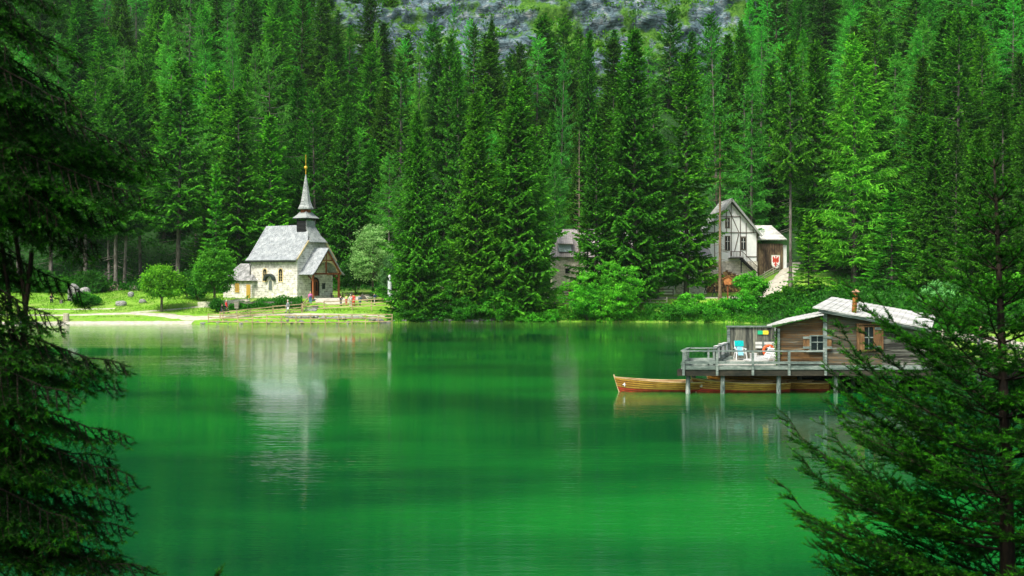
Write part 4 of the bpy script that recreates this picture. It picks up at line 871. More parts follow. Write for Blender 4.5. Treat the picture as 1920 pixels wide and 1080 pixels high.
# bench
bn = empty('bench', (bx(1438, 64.2), 64.2, BZ), 0, 'pale grey slatted bench against the screen wall on the deck', 'bench')
xl, xr = -.62+.0, .70; b = MB(); b.b2((xl, .3, .62), (xr, .35, .78)); b.b2((xl, .3, .84), (xr, .35, 1.0)); b.build('backrest', M['whitewood'] if False else M['deckgrey'], bn)
bn.children[0].data.materials[0] = plain('pale_grey_paint', (.6, .64, .6), .7, .08)
b = MB(); b.b2((xl, -.15, .42), (xr, 0, .46)); b.b2((xl, .05, .42), (xr, .22, .46)); b.build('seat', bn.children[0].data.materials[0], bn)
for x in (-.22, .55): b = MB(); b.b2((x, .24, 0), (x+.09, .3, 1.08)); b.b2((x, -.15, 0), (x+.09, -.07, .42)); b.build('leg', M['deckgrey'], bn)
# garden chair
def garden_chair(loc, rz, label):
    o = empty('garden_chair', loc, rz, label, 'chair')
    b = MB(); 
    for i in range(5): b.b2((-.22, -.24+i*.1, .42), (.22, -.16+i*.1, .45))
    b.b2((-.25, -.27, .40), (-.21, .25, .45)); b.b2((.21, -.27, .40), (.25, .25, .45)); b.build('seat', M['plastic'], o)
    b = MB()
    for i in range(5): x = -.2+i*.1; b.bar((x, .24, .44), (x, .42, 1.08), .06, .03)
    b.bar((-.24, .24, .44), (-.24, .42, 1.06), .05, .04); b.bar((.24, .24, .44), (.24, .42, 1.06), .05, .04); b.bar((-.26, .42, 1.08), (.26, .42, 1.08), .05, .06); b.build('backrest', M['plastic'], o)
    for sx in (-1, 1):
        b = MB(); b.bar((sx*.29, -.26, .66), (sx*.29, .32, .68), .08, .035); b.build('armrest', M['plastic'], o)
        for sy in (-1, 1): b = MB(); b.bar((sx*.26, sy*.2, .66 if sy < 0 else .45), (sx*.33, sy*.31, 0), .06, .05); b.build('leg', M['plastic'], o)
    return o
gc = garden_chair((bx(1388, 63.3), 63.3, BZ), R(4), 'white plastic garden chair draped with a teal towel on the deck')
tw = MB(); cxx = bx(1388, 63.3); w2 = .27
prf = [(-.04, .62), (.19, .62), (.30, .8), (.37, 1.02), (.42, 1.13), (.47, 1.1), (.47, .85)]
vs = []; nseg = 7
for i, (dy, dz) in enumerate(prf):
    for j in range(nseg): vs.append((cxx-w2+2*w2*j/(nseg-1), 63.26+dy+.015*math.sin(j*2.1+i), BZ+dz+.012*math.sin(j*1.7+i*2)))
tw.add(vs[nseg*2:], [(i*nseg+j, i*nseg+j+1, (i+1)*nseg+j+1, (i+1)*nseg+j) for i in range(len(prf)-3) for j in range(nseg-1)])
two = tw.build('towel', M['teal']); tag(two, 'teal towel hanging over the back of the white garden chair', 'towel'); to_base(two)
s_ = two.modifiers.new('s', 'SOLIDIFY'); s_.thickness = .025
tw = MB(); tw.b2((cxx-.19, 63.02, BZ+.455), (cxx+.12, 63.4, BZ+.48)); tw.b2((cxx-.19, 63.40, BZ+.47), (cxx+.14, 63.44, BZ+.78)); tw.b2((cxx-.19, 62.99, BZ+.3), (cxx+.12, 63.02, BZ+.48)); two = tw.build('towel', M['lightblue']); tag(two, 'light blue cloth lying on the seat of the white garden chair', 'towel'); to_base(two)
# small plastic table / box
pt = empty('plastic_box', (bx(1412.5, 63.6), 63.6, BZ), 0, 'small white plastic box standing between chair and bench', 'box')
b = MB(); b.b2((-.17, -.15, 0), (.17, .15, .34)); b.build('box_body', M['plastic'], pt); b = MB(); b.b2((-.19, -.17, .345), (.19, .17, .38)); b.build('lid', M['plastic'], pt)
# loungers stacked/folded
def lounger(loc, rz, ang, label):
    o = empty('sun_lounger', loc, rz, label, 'lounger', 'white plastic loungers on the deck'); b = MB()
    for i in range(9): b.b2((-.3, i*.14, .24), (.3, i*.14+.10, .27))
    b.b2((-.34, 0, .2), (-.29, 1.25, .27)); b.b2((.29, 0, .2), (.34, 1.25, .27)); b.build('bed', M['plastic'], o)
    b = MB(); c_, s1 = math.cos(ang), math.sin(ang)
    for i in range(5): y0, y1 = .1+i*.14, .2+i*.14; b.slab([(-.3, 1.25+y0*c_, .27+y0*s1), (.3, 1.25+y0*c_, .27+y0*s1), (.3, 1.25+y1*c_, .27+y1*s1), (-.3, 1.25+y1*c_, .27+y1*s1)], .03)
    b.bar((-.31, 1.25, .27), (-.31, 1.25+.85*c_, .27+.85*s1), .05, .04); b.bar((.31, 1.25, .27), (.31, 1.25+.85*c_, .27+.85*s1), .05, .04); b.build('backrest', M['plastic'], o)
    for sx in (-1, 1):
        for y in (.15, 1.15): b = MB(); b.bar((sx*.31, y, .22), (sx*.31, y, 0), .05, .05); b.build('leg', M['plastic'], o)
    return o
lounger((bx(1399, 60.2), 60.2, BZ), R(-72), R(55), 'low white plastic lounger nearest the front railing')
lounger((bx(1412, 61.6), 61.6, BZ), R(-76), R(50), 'white plastic lounger behind the front one, its back raised')
lounger((bx(1421, 62.8), 62.8, BZ), R(-80), R(60), 'white plastic lounger nearest the orange lifebuoy')
# towels on the slanting rail
for (pa, ya, pb2, yb, top, drop) in ((1341.5, 60.4, 1345.5, 61.0, rt, .95), (1349.5, 62.1, 1354.5, 62.9, rt, .82), (1357, 63.2, 1360.5, 63.8, rt, .75)):
    a_, c_ = (bx(pa, ya), ya), (bx(pb2, yb), yb); b = MB()
    for s_ in (-.11, .11):
        b.slab([(a_[0]+s_, a_[1], top+.045), (c_[0]+s_, c_[1], top+.045), (c_[0]+s_, c_[1], top-drop*(1 if s_ < 0 else .7)), (a_[0]+s_, a_[1], top-drop*(1 if s_ < 0 else .7))], .015)
    b.slab([(a_[0]-.11, a_[1], top+.05), (c_[0]-.11, c_[1], top+.05), (c_[0]+.11, c_[1], top+.05), (a_[0]+.11, a_[1], top+.05)], .015)
    o = b.build('towel', M['towel']); nm = {1341.5: 'nearest the lake corner', 1349.5: 'in the middle of the slanting rail', 1357: 'nearest the screen wall'}[pa]
    tag(o, 'white towel hung over the deck railing, the one '+nm, 'towel', 'white towels on the railing'); to_base(o)
b = MB(); 
for i in range(3): b.b2((bx(1352, 62)+i*.35, 62+i*.75, BZ+.001), (bx(1352, 62)+i*.35+.3, 62+i*.75+.35, BZ+.14+.03*i))
o = b.build('wood_block', M['deckgrey']); tag(o, 'short grey timber offcuts lying on the deck below the towels', 'timber'); to_base(o)

# ------------------------------------------------------------------ rowing boats
def boat(name, loc, rz, L, beam, fb, label, digit=None, digit_side=-1, transom_red=True):
    o = empty(name, loc, rz, label, 'boat', 'wooden rowing boats at the boathouse')
    K = 8; NS = 25; ts = np.linspace(0, 1, NS)
    def half(t): return beam/2*(math.sin(min(1, t*1.25+.0)*math.pi/2)**.62)*(1 if t < .75 else 1-.38*((t-.75)/.25)**2)
    def sheer(t): return fb*(1+.62*(1-t)**2.4+.12*t**3)
    def keel(t): return -.16+.10*max(0, (0.10-t)/.10)**1.2 if t < .1 else -.16+.10*max(0, t-.7)/.3
    def xof(t, f): return L*t+(.30*(1-t)**6)*(1-f)
    hull = MB(); red = MB(); seam = MB()
    for side in (-1, 1):
        for k in range(K):
            f0, f1 = k/K, (k+1)/K; tgt = red if k < 4 else hull; rows = []
            for t in ts:
                def P(f, off=0):
                    return Vector((xof(t, f), side*(half(t)*(f**.5)+off), keel(t)+(sheer(t)-keel(t))*f**1.25))
                rows.append((P(f0, .014 if k else 0), P(f1, 0)))
            vs = [v for r in rows for v in r]
            fs = [(2*i, 2*i+2, 2*i+3, 2*i+1) if side < 0 else (2*i+1, 2*i+3, 2*i+2, 2*i) for i in range(NS-1)]
            tgt.add(vs, fs)
            if k:
                vs = []
                for t, r in zip(ts, rows):
                    p0 = r[0]; p1 = Vector((p0.x, p0.y-side*.018, p0.z+.001)); vs += [p0+Vector((0, side*.003, .016)), Vector((p0.x, p0.y+side*.003, p0.z-.014))]
                seam.add(vs, [(2*i, 2*i+2, 2*i+3, 2*i+1) for i in range(NS-1)])
    hull.build('hull_planks', M['varnish'], o); red.build('hull_bottom', M['redpaint'], o); seam.build('plank_edge', M['seam'], o)
    inn = MB()
    for side in (-1, 1):
        vs = []
        for t in ts:
            for f in (.15, .5, .8, 1): vs.append(Vector((xof(t, f), side*(half(t)*(f**.5)-.02*(1 if half(t) > .05 else 0)), keel(t)+.04+(sheer(t)-keel(t)-.04)*f**1.25)))
        inn.add(vs, [(4*i+j, 4*i+4+j, 4*i+5+j, 4*i+1+j) for i in range(NS-1) for j in range(3)])
    inn.build('hull_inside', M['inner'], o)
    g = MB()
    for side in (-1, 1):
        for i in range(NS-1):
            a_ = Vector((xof(ts[i], 1), side*half(ts[i]), sheer(ts[i])+.012)); c_ = Vector((xof(ts[i+1], 1), side*half(ts[i+1]), sheer(ts[i+1])+.012)); g.bar(a_, c_, .055, .035)
    g.build('gunwale', M['gunwale'], o)
    b = MB(); b.bar((.31, 0, -.12), (-.02, 0, sheer(0)+.13), .05, .06, up=(1, 0, 0)); b.build('stem', M['gunwale'], o)
    t = 1.0; ht = half(t); pts = [(ht*(f**.5), keel(t)+(sheer(t)-keel(t))*f**1.25) for f in np.linspace(0, 1, 8)]
    out = [(-y, z) for y, z in pts[::-1]]+pts[1:]; b = MB(); b.add([(L+.012, y, z) for y, z in out]+[(L-.03, y, z) for y, z in out], [tuple(range(len(out)))[::-1], tuple(range(len(out), 2*len(out)))]); b.build('transom', M['redpaint'] if transom_red else M['varnish'], o)
    for t in (.22, .48, .74, .93):
        b = MB(); b.b2((L*t-.12, -half(t)*.8+.02, fb*.66), (L*t+.12, half(t)*.8-.02, fb*.70)); b.build('thwart', M['gunwale'], o)
    for s_ in (-1, 1):
        b = MB(); b.tube([(L*.3, s_*.33, fb+.07), (L*.82, s_*.4, fb+.1)], .025, 6); b.bar((L*.18, s_*.3, fb+.06), (L*.3, s_*.33, fb+.07), .13, .02); b.build('oar', M['gunwale'], o)
    if digit:
        fc = bpy.data.curves.new('number', 'FONT'); fc.body = digit; fc.size = .34; fc.extrude = .002; tmp = bpy.data.objects.new('number', fc); COL.objects.link(tmp)
        dg_ = bpy.context.evaluated_depsgraph_get(); dg_.update(); me = bpy.data.meshes.new_from_object(tmp.evaluated_get(dg_)); bpy.data.objects.remove(tmp)
        me.materials.clear(); me.materials.append(M['plastic']); n_ = link('number', me, o)
        tt = .075; yy = digit_side*(half(tt)*(.75**.5)); y2 = digit_side*half(tt+.05)*(.75**.5); a_ = math.atan2(y2-yy, L*.05)
        # lettering stands just off the planks
        n_.rotation_euler = (R(90+ (-20)), 0, a_); n_.location = (L*tt-.0, yy-.075, sheer(tt)*.42)
    return o
boat('rowing_boat', (X_at(1151.5, 58.9), 58.9, 0), R(3), 5.6, 1.45, .5, 'varnished wooden rowing boat with red bottom lying free left of the deck', '4')
boat('rowing_boat', (X_at(1296, 58.75), 58.75, 0), R(1), 5.4, 1.4, .47, 'wooden rowing boat with white number 6 on its bow under the deck', '6')
boat('rowing_boat', (X_at(1556, 59.2)-4.64, 61.1, 0), R(-22), 5.0, 1.35, .42, 'wooden rowing boat showing its stern at the right end under the hut')
boat('rowing_boat', (X_at(1322, 61.0), 61.0, .0), R(3), 5.2, 1.4, .68, 'rowing boat moored behind number 6 with pale gunwale high under the deck')
for o in bpy.data.objects:
    if o.name.startswith('rowing_boat'): pass
sb_ = [o for o in bpy.data.objects if o.name == 'rowing_boat.002'][0]

# ------------------------------------------------------------------ fences
def fence(pts, label, mat, rails=(1.15, .7, .28), rw=.13, pw=.12, ph=1.25, space=1.75, group=None, follow=True, zb=None):
    """pts: (x, y, base z or None)"""
    P = [Vector((x, y, (h1(x, y) if z is None else z))) for x, y, z in pts]
    r = empty('wooden_fence', P[0], 0, label, 'fence', group)
    rl = [MB() for _ in rails]; rs = random.Random(len(label))
    for a, b in zip(P[:-1], P[1:]):
        n = max(1, round((b-a).length/space))
        for i in range(n+(1 if b is P[-1] else 0)):
            q = a.lerp(b, i/n); m = MB(); lean = rs.uniform(-.04, .04); m.bar((q.x, q.y, q.z-.5), (q.x+lean, q.y, q.z+ph+rs.uniform(-.05, .05)), pw, pw, up=(0, 1, 0)); m.build('post', mat, r, True)
        for i in range(n):
            q0, q1 = a.lerp(b, i/n), a.lerp(b, (i+1)/n)
            for k, hh in enumerate(rails):
                rl[k].bar((q0.x, q0.y-.09, q0.z+hh+rs.uniform(-.03, .03)), (q1.x, q1.y-.09, q1.z+hh+rs.uniform(-.03, .03)), .05, rw)
    for m in rl: m.build('rail', mat, r, True)
    return r
def fp(px, Y, py): p_ = at(px, py, Y); return (p_.x, p_.y, p_.z)
fence([fp(391, 141.9, 604), fp(500, 141.9, 606), fp(610, 142.4, 606), fp(735, 143.6, 604)], 'long pale rail fence along the waterline below the chapel', M['fencewood'], rails=(1.05, .6, .12), ph=1.12)
fence([fp(413, 143.0, 598), fp(470, 144.5, 591), fp(512, 145.6, 586.5), fp(566, 147, 582)], 'sloping rail fence between the path and the hedge left of the steps', M['fencewood'], rails=(.85, .45, .1), ph=.95, space=3)
fence([fp(568, 148.6, 583), fp(608, 148.8, 580.5), fp(660, 149, 577.5), fp(733, 150, 574)], 'rail fence in front of the group of visitors beside the chapel', M['fencewood'], rails=(1.05, .62, .2), ph=1.15, space=2.6)
fence([fp(742, 151, 572), fp(800, 152, 571), fp(890, 153.5, 572)], 'shaded rail fence behind the leftmost lakeside spruce trunk', M['fencedark'], rails=(1.1, .65, .2), space=2.6)
fence([fp(848, 152.2, 580), fp(880, 152.2, 580)], 'short dark rail fence section between the big lakeside spruces', M['fencedark'], rails=(1.1, .65, .2), space=2.6)
fence([fp(900, 158.5, 562), fp(1010, 158.5, 560), fp(1130, 158.5, 557.5), fp(1262, 158.0, 557)], 'dark rail fence along the road before the stone house', M['fencedark'], rails=(1.15, .75, .3), space=2.3)
fence([fp(900, 154, 576), fp(1010, 154, 575), fp(1130, 154.5, 573), fp(1250, 154.5, 572)], 'lower grey rail fence on the grass below the road', M['fencegrey'], rails=(.85, .4), space=2.6, rw=.1)
fence([(X_at(1418, 169.5), 169.5, None), (X_at(1450, 170.5), 170.5, None), (X_at(1462, 171.5), 171.5, None)], 'grey rail fence on the grass slope below the shed', M['fencegrey'], rails=(1.0, .6, .2), space=2.2)
fence([(37.9, 75.5, None), (38.6, 90, None), (37.5, 110, None)], 'pale rail fence of the shore path at the far right', M['whitewood'] if False else M['fencegrey'], rails=(1.05, .6), space=2.4)
sr = empty('stair_railing', fp(568, 147.6, 583), 0, 'short pale handrail rising beside the stone steps', 'handrail')
a0, a1 = at(567.5, 570, 147.6), at(580, 555.5, 150.2)
b = MB(); b.bar(a0, a1, .1, .13); b.build('handrail', M['fencewood'], sr, True); b = MB(); b.bar(a0-Vector((0, 0, .5)), a1-Vector((0, 0, .5)), .07, .11); b.build('handrail', M['fencewood'], sr, True)
b = MB(); b.bar(a0+Vector((0, 0, .1)), a0-Vector((0, 0, 1.2)), .15, .15, up=(0, 1, 0)); b.build('post', M['fencewood'], sr, True); b = MB(); b.bar(a1+Vector((0, 0, .1)), a1-Vector((0, 0, 1.1)), .12, .12, up=(0, 1, 0)); b.build('post', M['fencewood'], sr, True)

# ------------------------------------------------------------------ small things on the shore
ib = empty('litter_bin', fp(444, 144.6, 590), 0, 'grey box bin on a post beside the waterside fence', 'bin')
b = MB(); b.b2((-.06, -.06, -.3), (.06, .06, 1.1)); b.build('post', M['fencegrey'], ib); b = MB(); b.add([(-.24, -.2, .85), (.24, -.2, .85), (.24, .2, .85), (-.24, .2, .85), (-.32, -.26, 1.72), (.32, -.26, 1.72), (.32, .26, 1.72), (-.32, .26, 1.72)], [(3, 2, 1, 0), (4, 5, 6, 7), (0, 1, 5, 4), (1, 2, 6, 5), (2, 3, 7, 6), (3, 0, 4, 7)]); b.build('bin_body', M['fencegrey'], ib)
b = MB(); b.b2((-.36, -.3, 1.725), (.36, .3, 1.79)); b.build('lid', M['fencegrey'], ib)
ws = empty('wayside_shrine', fp(1364.5, 155, 561.5), R(-12), 'orange-brown gabled wooden box on a post beside the road', 'shrine')
b = MB(); b.b2((-.1, -.1, -.3), (.1, .1, 2.2)); b.build('post', M['brown'], ws)
shc = wood('orange_brown_boards', [(0.3, (0.26, 0.09, 0.025)), (0.7, (0.5, 0.2, 0.06))], (3, 3, 3))
b = MB(); b.add([(-.5, -.3, 2.15), (.5, -.3, 2.15), (.62, -.3, 2.95), (0, -.3, 3.4), (-.62, -.3, 2.95), (-.5, .3, 2.15), (.5, .3, 2.15), (.62, .3, 2.95), (0, .3, 3.4), (-.62, .3, 2.95)], [(0, 1, 2, 3, 4), (9, 8, 7, 6, 5), (0, 5, 6, 1), (1, 6, 7, 2), (4, 9, 5, 0)]); b.build('box_body', shc, ws)
b = MB(); b.slab([(0, -.5, 3.52), (.85, -.5, 2.95), (.85, .5, 2.95), (0, .5, 3.52)], .08); b.slab([(0, -.5, 3.52), (-.85, -.5, 2.95), (-.85, .5, 2.95), (0, .5, 3.52)][::-1], .08); b.build('roof', shc, ws)
# white statue on a column by the pale tree
co = empty('monument_column', fp(731, 151.8, 560), 0, 'pale grey stone column with a rounded top beside the leftmost lakeside spruce', 'monument')
b = MB(); b.b2((-.5, -.5, -.5), (.5, .5, .25)); b.build('base', M['rock'], co); b = MB(); b.lathe([(.34, .25), (.3, .5), (.3, 2.5), (.36, 2.6)], (0, 0, 0), 12); b.build('shaft', plain('pale_stone', (.55, .62, .62), .8, .1, 3), co); b = MB(); b.smooth = True; b.tube([(0, 0, 2.6), (0, 0, 3.0)], .1, 8); b.sphere((0, 0, 3.15), .26); b.build('round_top', plain('pale_stone_top', (.62, .68, .66), .8, .1, 3), co)
def picnic(px, Y, py, rz, label):
    o = empty('picnic_table', fp(px, Y, py), rz, label, 'table')
    b = MB(); b.b2((-.9, -.35, .7), (.9, .35, .76)); b.build('tabletop', M['fencegrey'], o)
    for s_ in (-1, 1):
        b = MB(); b.b2((-.9, s_*.7-.13, .42), (.9, s_*.7+.13, .46)); b.build('bench_seat', M['fencegrey'], o)
        b = MB(); b.bar((s_*.65, -.3, .7), (s_*.65, -.7, 0), .08, .1); b.bar((s_*.65, .3, .7), (s_*.65, .7, 0), .08, .1); b.bar((s_*.65, -.75, .4), (s_*.65, .75, .4), .06, .1); b.build('leg', M['fencedark'], o)
    return o
picnic(629, 158.5, 559, R(15), 'dark wooden picnic table just right of the porch post')
picnic(651, 159, 556.5, R(5), 'grey wooden picnic table on the gravel behind the visitors')
bl = empty('park_bench', fp(251, 168.5, 547), R(0), 'grey wooden bench beside the big tree roots at the forest edge', 'bench')
b = MB(); [b.b2((-.75, .2, .5+i*.17), (.75, .25, .62+i*.17)) for i in range(3)]; b.build('backrest', M['fencegrey'], bl); b = MB(); [b.b2((-.75, -.3+i*.16, .42), (.75, -.17+i*.16, .46)) for i in range(3)]; b.build('seat', M['fencegrey'], bl)
for s_ in (-.68, .6): b = MB(); b.b2((s_, .18, -.1), (s_+.08, .26, 1.0)); b.b2((s_, -.3, -.1), (s_+.08, -.22, .42)); b.build('leg', M['fencegrey'], bl)
b1 = empty('park_bench', fp(80, 158, 566), R(-25), 'low wooden bench by the meadow path near the standing man', 'bench')
b = MB(); b.b2((-.8, -.2, .42), (.8, .2, .48)); b.build('seat', M['fencegrey'], b1); [MB().b2((s_, -.18, -.1), (s_+.1, .18, .42)).build('leg', M['fencegrey'], b1) for s_ in (-.7, .6)]
def rock(name, x, y, z, s, seed, label, group=None, mat=None, cat='rock', me=None, rz=0):
    if me is None:
        rs = np.random.RandomState(seed); m = MB(); m.sphere((0, 0, 0), 1, 14, 9); V = np.array([tuple(v) for v in m.v]); n = V*(1+0.35*fbm2(V[:, 0]*1.3+V[:, 2], V[:, 1]*1.3+V[:, 2]*.7, seed, 3, 1.2)[:, None])
        n = np.sign(n)*np.abs(n)**.85; m.v = [Vector(v) for v in n]; o = m.build(name, mat or M['rock'])
    else: o = link(name, me)
    o.location = (x, y, z); o.scale = s; o.rotation_euler = (0, 0, rz); return tag(o, label, cat, group)
def rk(name, px, Y, s, seed, label, sink=.2, **kw): x = X_at(px, Y); return rock(name, x, Y, h1(x, Y)+s[2]*(1-sink)*.8, s, seed, label, **kw)
rk('boulder', 140, 156, (.9, .8, 1.5), 5, 'tall leaning grey boulder left of the meadow bush')
rk('boulder', 158, 159, (.9, .8, 1.0), 6, 'pale boulder partly hidden behind the meadow bush')
rk('boulder', 228, 152.5, (.75, .5, .45), 7, 'low grey boulder in the meadow left of the light green maple')
rk('boulder', 245, 160, (.5, .4, .5), 8, 'small grey boulder below the forest edge bench')
rk('boulder', 268, 154.5, (.55, .4, .35), 9, 'pale beige stone touching the light green maple from behind')
b = MB(); b.add([(-.75, -.4, -.3), (.85, -.45, -.3), (.7, .5, -.3), (-.6, .5, -.3), (-.12, -.1, 1.0), (-.5, -.35, .35), (.45, -.3, .4)], [(3, 2, 1, 0), (0, 1, 6, 5), (5, 6, 4), (1, 2, 6), (2, 4, 6), (2, 3, 4), (3, 0, 5), (3, 5, 4)]); o = b.build('boulder', plain('dark_rock', (.07, .065, .055), .9, .4, 5)); x = X_at(681, 155); o.location = (x, 155, h1(x, 155)); tag(o, 'dark triangular boulder on the gravel right of the picnic tables', 'rock')
b = MB(); b.lathe([(.48, -.3), (.42, .2), (.38, .95), (.34, 1.0)], (0, 0, 0), 12); o = b.build('tree_stump', wood('pale_stump', [(0.3, (0.3, 0.28, 0.2)), (0.7, (0.5, 0.47, 0.36))], (6, 6, 1.5))); x = X_at(124, 142.8); o.location = (x, 142.8, h1(x, 142.8)); tag(o, 'pale upright tree stump at the edge of the beach', 'stump')
b = MB(); b.lathe([(.28, -.2), (.25, .5)], (0, 0, 0), 10); o = b.build('tree_stump', M['bark']); x = X_at(115, 154); o.location = (x, 154, h1(x, 154)); tag(o, 'small dark stump in the meadow left of the tall boulder', 'stump')
# stones along the waterline
rs_ = random.Random(8); st0 = [rk('shore_stone', 10, 120, (1, 1, 1), 30+i, None).data for i in range(4)]
for o in [o for o in bpy.data.objects if o.name.startswith('shore_stone')]: bpy.data.objects.remove(o)
LM = [(480, 'below the waterside fence near the bin'), (600, 'below the chapel steps'), (745, 'below the group behind the fence'), (840, 'under the leftmost lakeside spruce'), (960, 'under the broad lakeside spruces'), (1060, 'left of the large light bush'), (1200, 'below the large light green bush'), (1320, 'below the bush with white flowers'), (1500, 'left of the boathouse screen wall')]
LMC = {}
ORDS = ['first', 'second', 'third', 'fourth', 'fifth', 'sixth', 'seventh', 'eighth', 'ninth', 'tenth']+['%dth' % i for i in range(11, 60)]
def stonelab(px, s, kind):
    mk = next(m_ for lim, m_ in LM if px < lim); sz = 'small' if s < .25 else 'large' if s > .45 else 'middling'; k = (mk, kind); LMC[k] = LMC.get(k, 0)+1
    return '%s grey %s %s, %s from left' % (sz, kind, mk, ORDS[LMC[k]-1])
def shore_y(x):
    ys = np.arange(136, 152, .2); d = sdist(np.full(ys.shape, x), ys); return float(ys[np.argmax(d > 0)])
SPX = sorted([rs_.uniform(745, 1420) if i < 70 else rs_.uniform(395, 740) for i in range(126)])
for i in range(90):
    px = SPX[i]; x = X_at(px, 146); y = shore_y(x); big = 1 if px > 740 else .55
    s = rs_.uniform(.14, .38)*(1.6 if rs_.random() < .14 else 1)*big; y += rs_.uniform(-.3, .7)
    rock('shore_stone', x, y, max(-.02, h1(x, y))+s*.15, (s*rs_.uniform(1, 1.8), s, s*rs_.uniform(.5, .8)), 0, stonelab(px, s, 'stone at the waterline'), 'stones along the waterline', me=st0[i % 4], cat='stone', rz=rs_.uniform(0, 6))
for i in range(26):
    px = 540+i*7.5; x = X_at(px, 144.4); y = 144.4+rs_.uniform(-.3, .3); s = rs_.uniform(.22, .42)
    rock('edging_stone', x, y, h1(x, y)+s*.25, (s*1.6, s, s*.75), 0, stonelab(px, s, 'edging stone on the grass'), 'edging stones behind the waterside fence', me=st0[i % 4], cat='stone', rz=rs_.uniform(0, 6))

# ------------------------------------------------------------------ people
SKIN = plain('skin', (.55, .33, .22), .6, .05)
def skinmesh(name, pts, edges, radii, mat, parent, root=0, sub=1):
    me = bpy.data.meshes.new(name); me.from_pydata(pts, edges, []); o = link(name, me, parent); me.materials.append(mat)
    m = o.modifiers.new('skin', 'SKIN'); sv = me.skin_vertices[0].data if me.skin_vertices else None
    if sv is None:
        me.attributes  # older path
    for i, r_ in enumerate(radii):
        sv[i].radius = (r_, r_)
        sv[i].use_root = (i == root)
    m.use_smooth_shade = True
    s = o.modifiers.new('sub', 'SUBSURF'); s.levels = sub; s.render_levels = sub; return o
CLO = {}
def cloth(c):
    if c not in CLO: CLO[c] = plain('fabric', c, .9, .1, 9)
    return CLO[c]
def person(px, Y, py, rz, hgt, top, legs, hair, label, pose='stand', pack=None, bag=None, skirt=False, hat=None, bare=False, z=None):
    loc = at(px, py, Y) if z is None else Vector((X_at(px, Y), Y, z))
    r = empty('person', loc, rz, label, 'person'); s = hgt/1.72; r.scale = (s, s, s)
    # figure faces -Y in its own frame
    sit = pose == 'sit'; hipz = .14 if sit else .93
    rr = random.Random(label); st = rr.uniform(.04, .12) if pose == 'stand' else .3 if pose == 'walk' else 0
    J = {'pelvis': (0, 0, hipz), 'waist': (0, .01, hipz+.17), 'chest': (0, .02 if not sit else -.06, hipz+.38), 'neck': (0, .01 if not sit else -.09, hipz+.55), 'head0': (0, -.005 if not sit else -.12, hipz+.63), 'head1': (0, -.02 if not sit else -.14, hipz+.70), 'head2': (0, -.01 if not sit else -.13, hipz+.77)}
    for s_, n_ in ((-1, 'l'), (1, 'r')):
        sw = s_*st
        if sit:
            J['hip'+n_] = (s_*.1, -.03, .13); J['knee'+n_] = (s_*.14, -.42, .46); J['ank'+n_] = (s_*.13, -.62, .07); J['toe'+n_] = (s_*.14, -.8, .03)
            J['sho'+n_] = (s_*.18, -.07, hipz+.47); J['elb'+n_] = (s_*.25, -.25, .42); J['wri'+n_] = (s_*.12, -.45, .46); d = Vector((-s_*.3, -.9, -.2))
        else:
            J['hip'+n_] = (s_*.1, 0, .9); J['knee'+n_] = (s_*.1, -sw*.5-.02, .49); J['ank'+n_] = (s_*.1, -sw+.03, .08); J['toe'+n_] = (s_*.12, -sw-.14, .03)
            J['sho'+n_] = (s_*.185, .02, 1.4); 
            if pose == 'lean': J['elb'+n_] = (s_*.24, -.1, 1.14); J['wri'+n_] = (s_*.16, -.33, 1.05); d = Vector((-s_*.2, -.95, -.1))
            elif pose == 'photo': J['elb'+n_] = (s_*.25, -.16, 1.2); J['wri'+n_] = (s_*.07, -.27, 1.42); d = Vector((-s_*.3, -.3, .9))
            else: J['elb'+n_] = (s_*.24, .04+sw*.3, 1.12); J['wri'+n_] = (s_*.25, -.04+sw*.6, .86); d = Vector((0, -.15, -1))
        d.normalize(); w_ = Vector(J['wri'+n_]); J['palm'+n_] = tuple(w_+d*.08); side = Vector((0, 1, 0)) if abs(d.y) < .6 else Vector((1, 0, 0))
        for f, (o_, l_) in enumerate(((-.03, .075), (-.01, .09), (.01, .082), (.03, .065))):
            a_ = w_+d*.09+side*o_; J['f%d%s0' % (f, n_)] = tuple(a_); J['f%d%s1' % (f, n_)] = tuple(a_+d*l_*.6+Vector((0, -.008, 0))); J['f%d%s2' % (f, n_)] = tuple(a_+d*l_+Vector((-s_*.012, -.02, 0)))
        J['th'+n_+'0'] = tuple(w_+d*.03-side*.035); J['th'+n_+'1'] = tuple(w_+d*.075-side*.06)
    rad = {'pelvis': .13, 'waist': .115, 'chest': .135, 'neck': .055, 'head0': .075, 'head1': .095, 'head2': .07, 'hip': .088, 'knee': .055, 'ank': .036, 'toe': .034, 'sho': .055, 'elb': .038, 'wri': .026, 'palm': .032, 'th': .011, 'f': .009}
    keys = list(J); ki = {k: i for i, k in enumerate(keys)}
    def rd(k):
        for q in ('pelvis', 'waist', 'chest', 'neck', 'head0', 'head1', 'head2', 'hip', 'knee', 'ank', 'toe', 'sho', 'elb', 'wri', 'palm', 'th'):
            if k.startswith(q): return rad[q]
        return .009
    E = [('pelvis', 'waist'), ('waist', 'chest'), ('chest', 'neck'), ('neck', 'head0'), ('head0', 'head1'), ('head1', 'head2')]
    for n_ in 'lr':
        E += [('pelvis', 'hip'+n_), ('hip'+n_, 'knee'+n_), ('knee'+n_, 'ank'+n_), ('ank'+n_, 'toe'+n_), ('chest', 'sho'+n_), ('sho'+n_, 'elb'+n_), ('elb'+n_, 'wri'+n_), ('wri'+n_, 'palm'+n_), ('wri'+n_, 'th'+n_+'0'), ('th'+n_+'0', 'th'+n_+'1')]
        for f in range(4): E += [('palm'+n_, 'f%d%s0' % (f, n_)), ('f%d%s0' % (f, n_), 'f%d%s1' % (f, n_)), ('f%d%s1' % (f, n_), 'f%d%s2' % (f, n_))]
